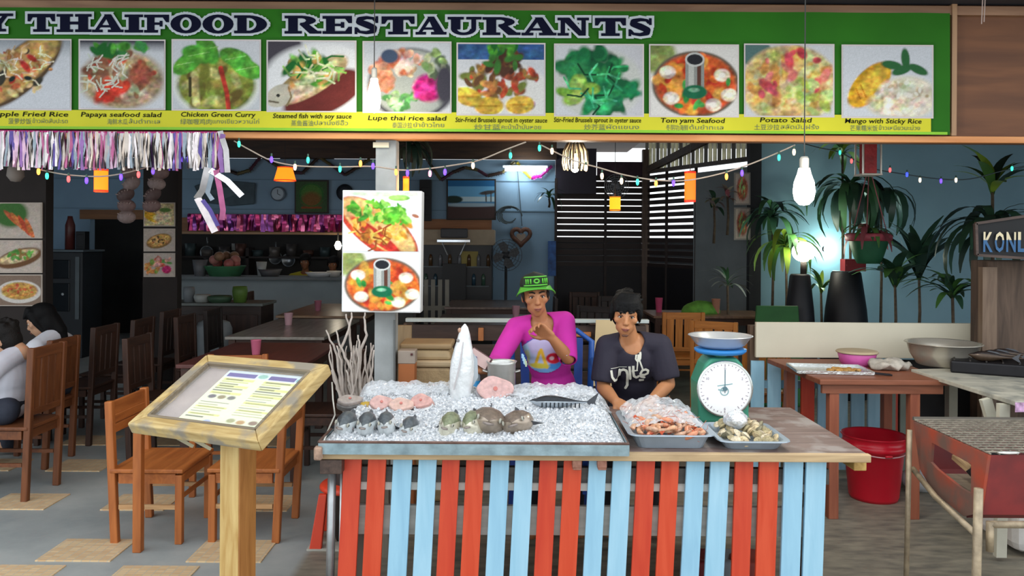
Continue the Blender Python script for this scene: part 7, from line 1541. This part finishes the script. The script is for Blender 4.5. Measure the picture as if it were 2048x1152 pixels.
# ---- the man in the black T-shirt
J2 = dict(head=S_(1251, 632, 4.08), neck=S_(1260, 679, 4.17), sR=S_(1215, 693, 4.17), sL=S_(1320, 691, 4.17), eR=S_(1206, 775, 4.14), wR=S_(1232, 803, 3.97), eL=S_(1337, 768, 4.14), wL=S_(1300, 804, 3.97), pel=S_(1268, 812, 4.34),
          legs=[[S_(1245, 820, 4.3), S_(1235, 850, 4.12), Vector((.52, 4.26, .10)), Vector((.50, 4.12, .05))], [S_(1300, 820, 4.3), S_(1312, 850, 4.12), Vector((.74, 4.26, .10)), Vector((.76, 4.12, .05))]])
R2 = Euler((radians(7), radians(3), radians(-5))).to_matrix()
man2, sh2 = person('seated man with a black fringe in a dark T-shirt lettered unite', (.63, 4.34, 0), '#bb8158', J2, s=.90, shirt='#2b2836', sleeves=('s', 's'), neck_cut=((0, -.07, .008), (.066, .11, .075)), Rh=R2,
                   hands=(((.45, -.6, -.22), (.3, .2, -1), -1, .9, .25), ((-.45, -.6, -.22), (-.3, .2, -1), 1, .9, .25)), hairfn=hair_short('#060607'), slim=.97)
g = B(); 
for q in (-1, 1): g.ell(Vector(J2['head']) + R2 @ (Vector((q * .006, -.064, -.098)) * .9), (.011, .006, .007), 10, 7)
g.obj('goatee', mt('#6a4838', .8), man2, smooth=True, world=True)
UN = []
def zz(x, y): return (1170 + x / 7.2, 660 + y / 7.2)
for pts, wd in (([(385, 590), (400, 690), (440, 745), (490, 735), (515, 690), (522, 600)], 17), ([(522, 690), (530, 615), (575, 592), (618, 610), (636, 670), (642, 760), (648, 840), (625, 890)], 18), ([(655, 540), (668, 640), (680, 735)], 17), ([(708, 530), (712, 620), (728, 690), (765, 712), (800, 690)], 18), ([(690, 610), (770, 600)], 10),
                ([(835, 668), (880, 672), (930, 650), (935, 610), (895, 588), (845, 600), (820, 650), (835, 700), (885, 712)], 17), ([(380, 566), (480, 560), (615, 550)], 4), ([(785, 240), (805, 300), (812, 360), (808, 420), (790, 455)], 16), ([(775, 320), (748, 380), (742, 430), (765, 462)], 12), ([(785, 360), (775, 440)], 14), ([(770, 460), (766, 590)], 10), ([(800, 455), (825, 520), (850, 585)], 12), ([(805, 752), (870, 755)], 15), ([(815, 768), (850, 762)], 8)):
    fine = []
    for (x0, y0), (x1, y1) in zip(pts, pts[1:]):
        for k in range(4): fine.append((x0 + (x1 - x0) * k / 4, y0 + (y1 - y0) * k / 4))
    fine.append(pts[-1]); UN += strokeq([zz(*q) for q in fine], wd / 7.2 * 1.0)
b = B()
for i, poly in enumerate(UN):
    q = [P(x, y, 4.06) for x, y in poly]; b.face(on_shirt(sh2, [(v.x, v.z) for v in q], off=.011 + .00004 * (i % 60)))
b.obj('shirt_lettering', mt('#e2e2d4', .7, v=.03), man2, world=True)
stl = thing('wooden_stool', 'dark stool under the man in the black T-shirt', 'stool', (.63, 4.36, 0))
B().box((0, 0, .565), (.36, .32, .03)).obj('seat', wood('#4a3428', '#5f4536', 'x', 2), stl, bev=.006)
for sx in (-1, 1):
    for sy in (-1, 1): B().bar((sx * .16, sy * .14, 0), (sx * .14, sy * .12, .55), .04, .04).obj('leg', wood('#4a3428', '#5f4536', 'z', 2), stl)
# ---- diners at the left and cooks in the hatch
RL = Euler((radians(20), 0, radians(-82))).to_matrix()
def long_hair(t, c, R, s):
    b = B(); W_ = lambda p: Vector(c) + R @ (Vector(p) * s); b.ell(W_((0, .03, .05)), (.088 * s, .105 * s, .09 * s), 16, 10, R); b.ell(W_((0, .06, -.03)), (.084 * s, .075 * s, .11 * s), 16, 10, R); limb(b, [W_((0, .07, -.02)), W_((0, .10, -.11)), W_((0, .115, -.19))], [.075 * s, .06 * s, .03 * s], 10)
    for q in (-1, 1): limb(b, [W_((q * .07, -.01, .07)), W_((q * .083, .0, .0)), W_((q * .075, .03, -.09))], [.03 * s, .022 * s, .014 * s], 8)
    for k in range(7): x = -.05 + .1 * k / 6; limb(b, [W_((x, -.03, .11)), W_((x * 1.1, -.078, .06))], [.024 * s, .01 * s], 8)
    m = bake(b, .008, 3, 'hair'); m.materials.append(mt('#080809', .7, v=.3, spec=.2)); link('hair', m, t, world=True)
c = P(78, 652, 5.5); x, z = c.x, c.z; seat = .46
def diner(lab, hx, hy, hz, shx, shz, shirt, hairf, sc=.92, skin='#b58a6c'):
    J = dict(head=(hx, hy, hz), neck=(hx + .10, hy, shz + .10), sR=(shx, hy - .17, shz), sL=(shx, hy + .17, shz), eR=(shx - .14, hy - .24, shz - .20), eL=(shx - .14, hy + .24, shz - .20), wR=(shx - .34, hy - .16, shz - .17), wL=(shx - .34, hy + .16, shz - .17), pel=(shx - .04, hy, .55),
             legs=[[(shx + .02, hy - .10, .52), (shx - .38, hy - .11, .50), (shx - .36, hy - .11, .09), (shx - .48, hy - .11, .05)], [(shx + .02, hy + .10, .52), (shx - .38, hy + .11, .50), (shx - .36, hy + .11, .09), (shx - .48, hy + .11, .05)]])
    return person(lab, (shx, hy, 0), skin, J, s=sc, voxel=.008, shirt=shirt, sleeves=('s', 's'), neck_cut=None, Rh=RL, hands=(((-1, .2, -.2), (0, .1, -1), 1, .9, .3), ((-1, -.2, -.2), (0, .1, -1), -1, .9, .3)), hairfn=hairf, trousers='#2a2f3c')
hq = P(72, 645, 5.5); sq = P(100, 700, 5.5)
diner('seated woman with long black hair in a white top at the left tables', hq.x, 5.55, hq.z, sq.x - .02, sq.z + .03, '#c9ccd4', long_hair)
hq = P(8, 690, 4.85); sq = P(25, 735, 4.85)
diner('seated person in a white shirt cut off by the left edge', hq.x, 4.84, hq.z + .02, sq.x, sq.z + .02, '#c4c6d0', hair_short('#14110f', voxel=.009))
for px, py, l, sc_, cl in ((610, 525, 'cook in a yellow shirt standing behind the kitchen hatch', '#b0a82c', 0), (666, 530, 'second cook in the kitchen hatch next to the photo board', '#5a5448', 1)):
    q = P(px, py, 11.75); J = dict(head=q, neck=q + Vector((0, .03, -.15)), sR=q + Vector((-.19, .03, -.22)), sL=q + Vector((.19, .03, -.22)), eR=q + Vector((-.24, -.05, -.46)), eL=q + Vector((.24, -.05, -.46)), wR=q + Vector((-.12, -.28, -.46)), wL=q + Vector((.12, -.28, -.46)), pel=q + Vector((0, .05, -.68)),
             legs=[[q + Vector((s * .1, .05, -.72)), Vector((q.x + s * .1, 11.80, .45)), Vector((q.x + s * .1, 11.84, .09)), Vector((q.x + s * .1, 11.72, .05))] for s in (-1, 1)])
    person(l, (q.x, 11.8, 0), '#8a5c40', J, s=.95, voxel=.012, shirt=sc_, neck_cut=((0, -.05, .03), (.07, .1, .06)), hands=(((.3, -1, 0), (0, 0, -1), -1, .9, .3), ((-.3, -1, 0), (0, 0, -1), 1, .9, .3)), hairfn=hair_short('#100e0e', voxel=.012))
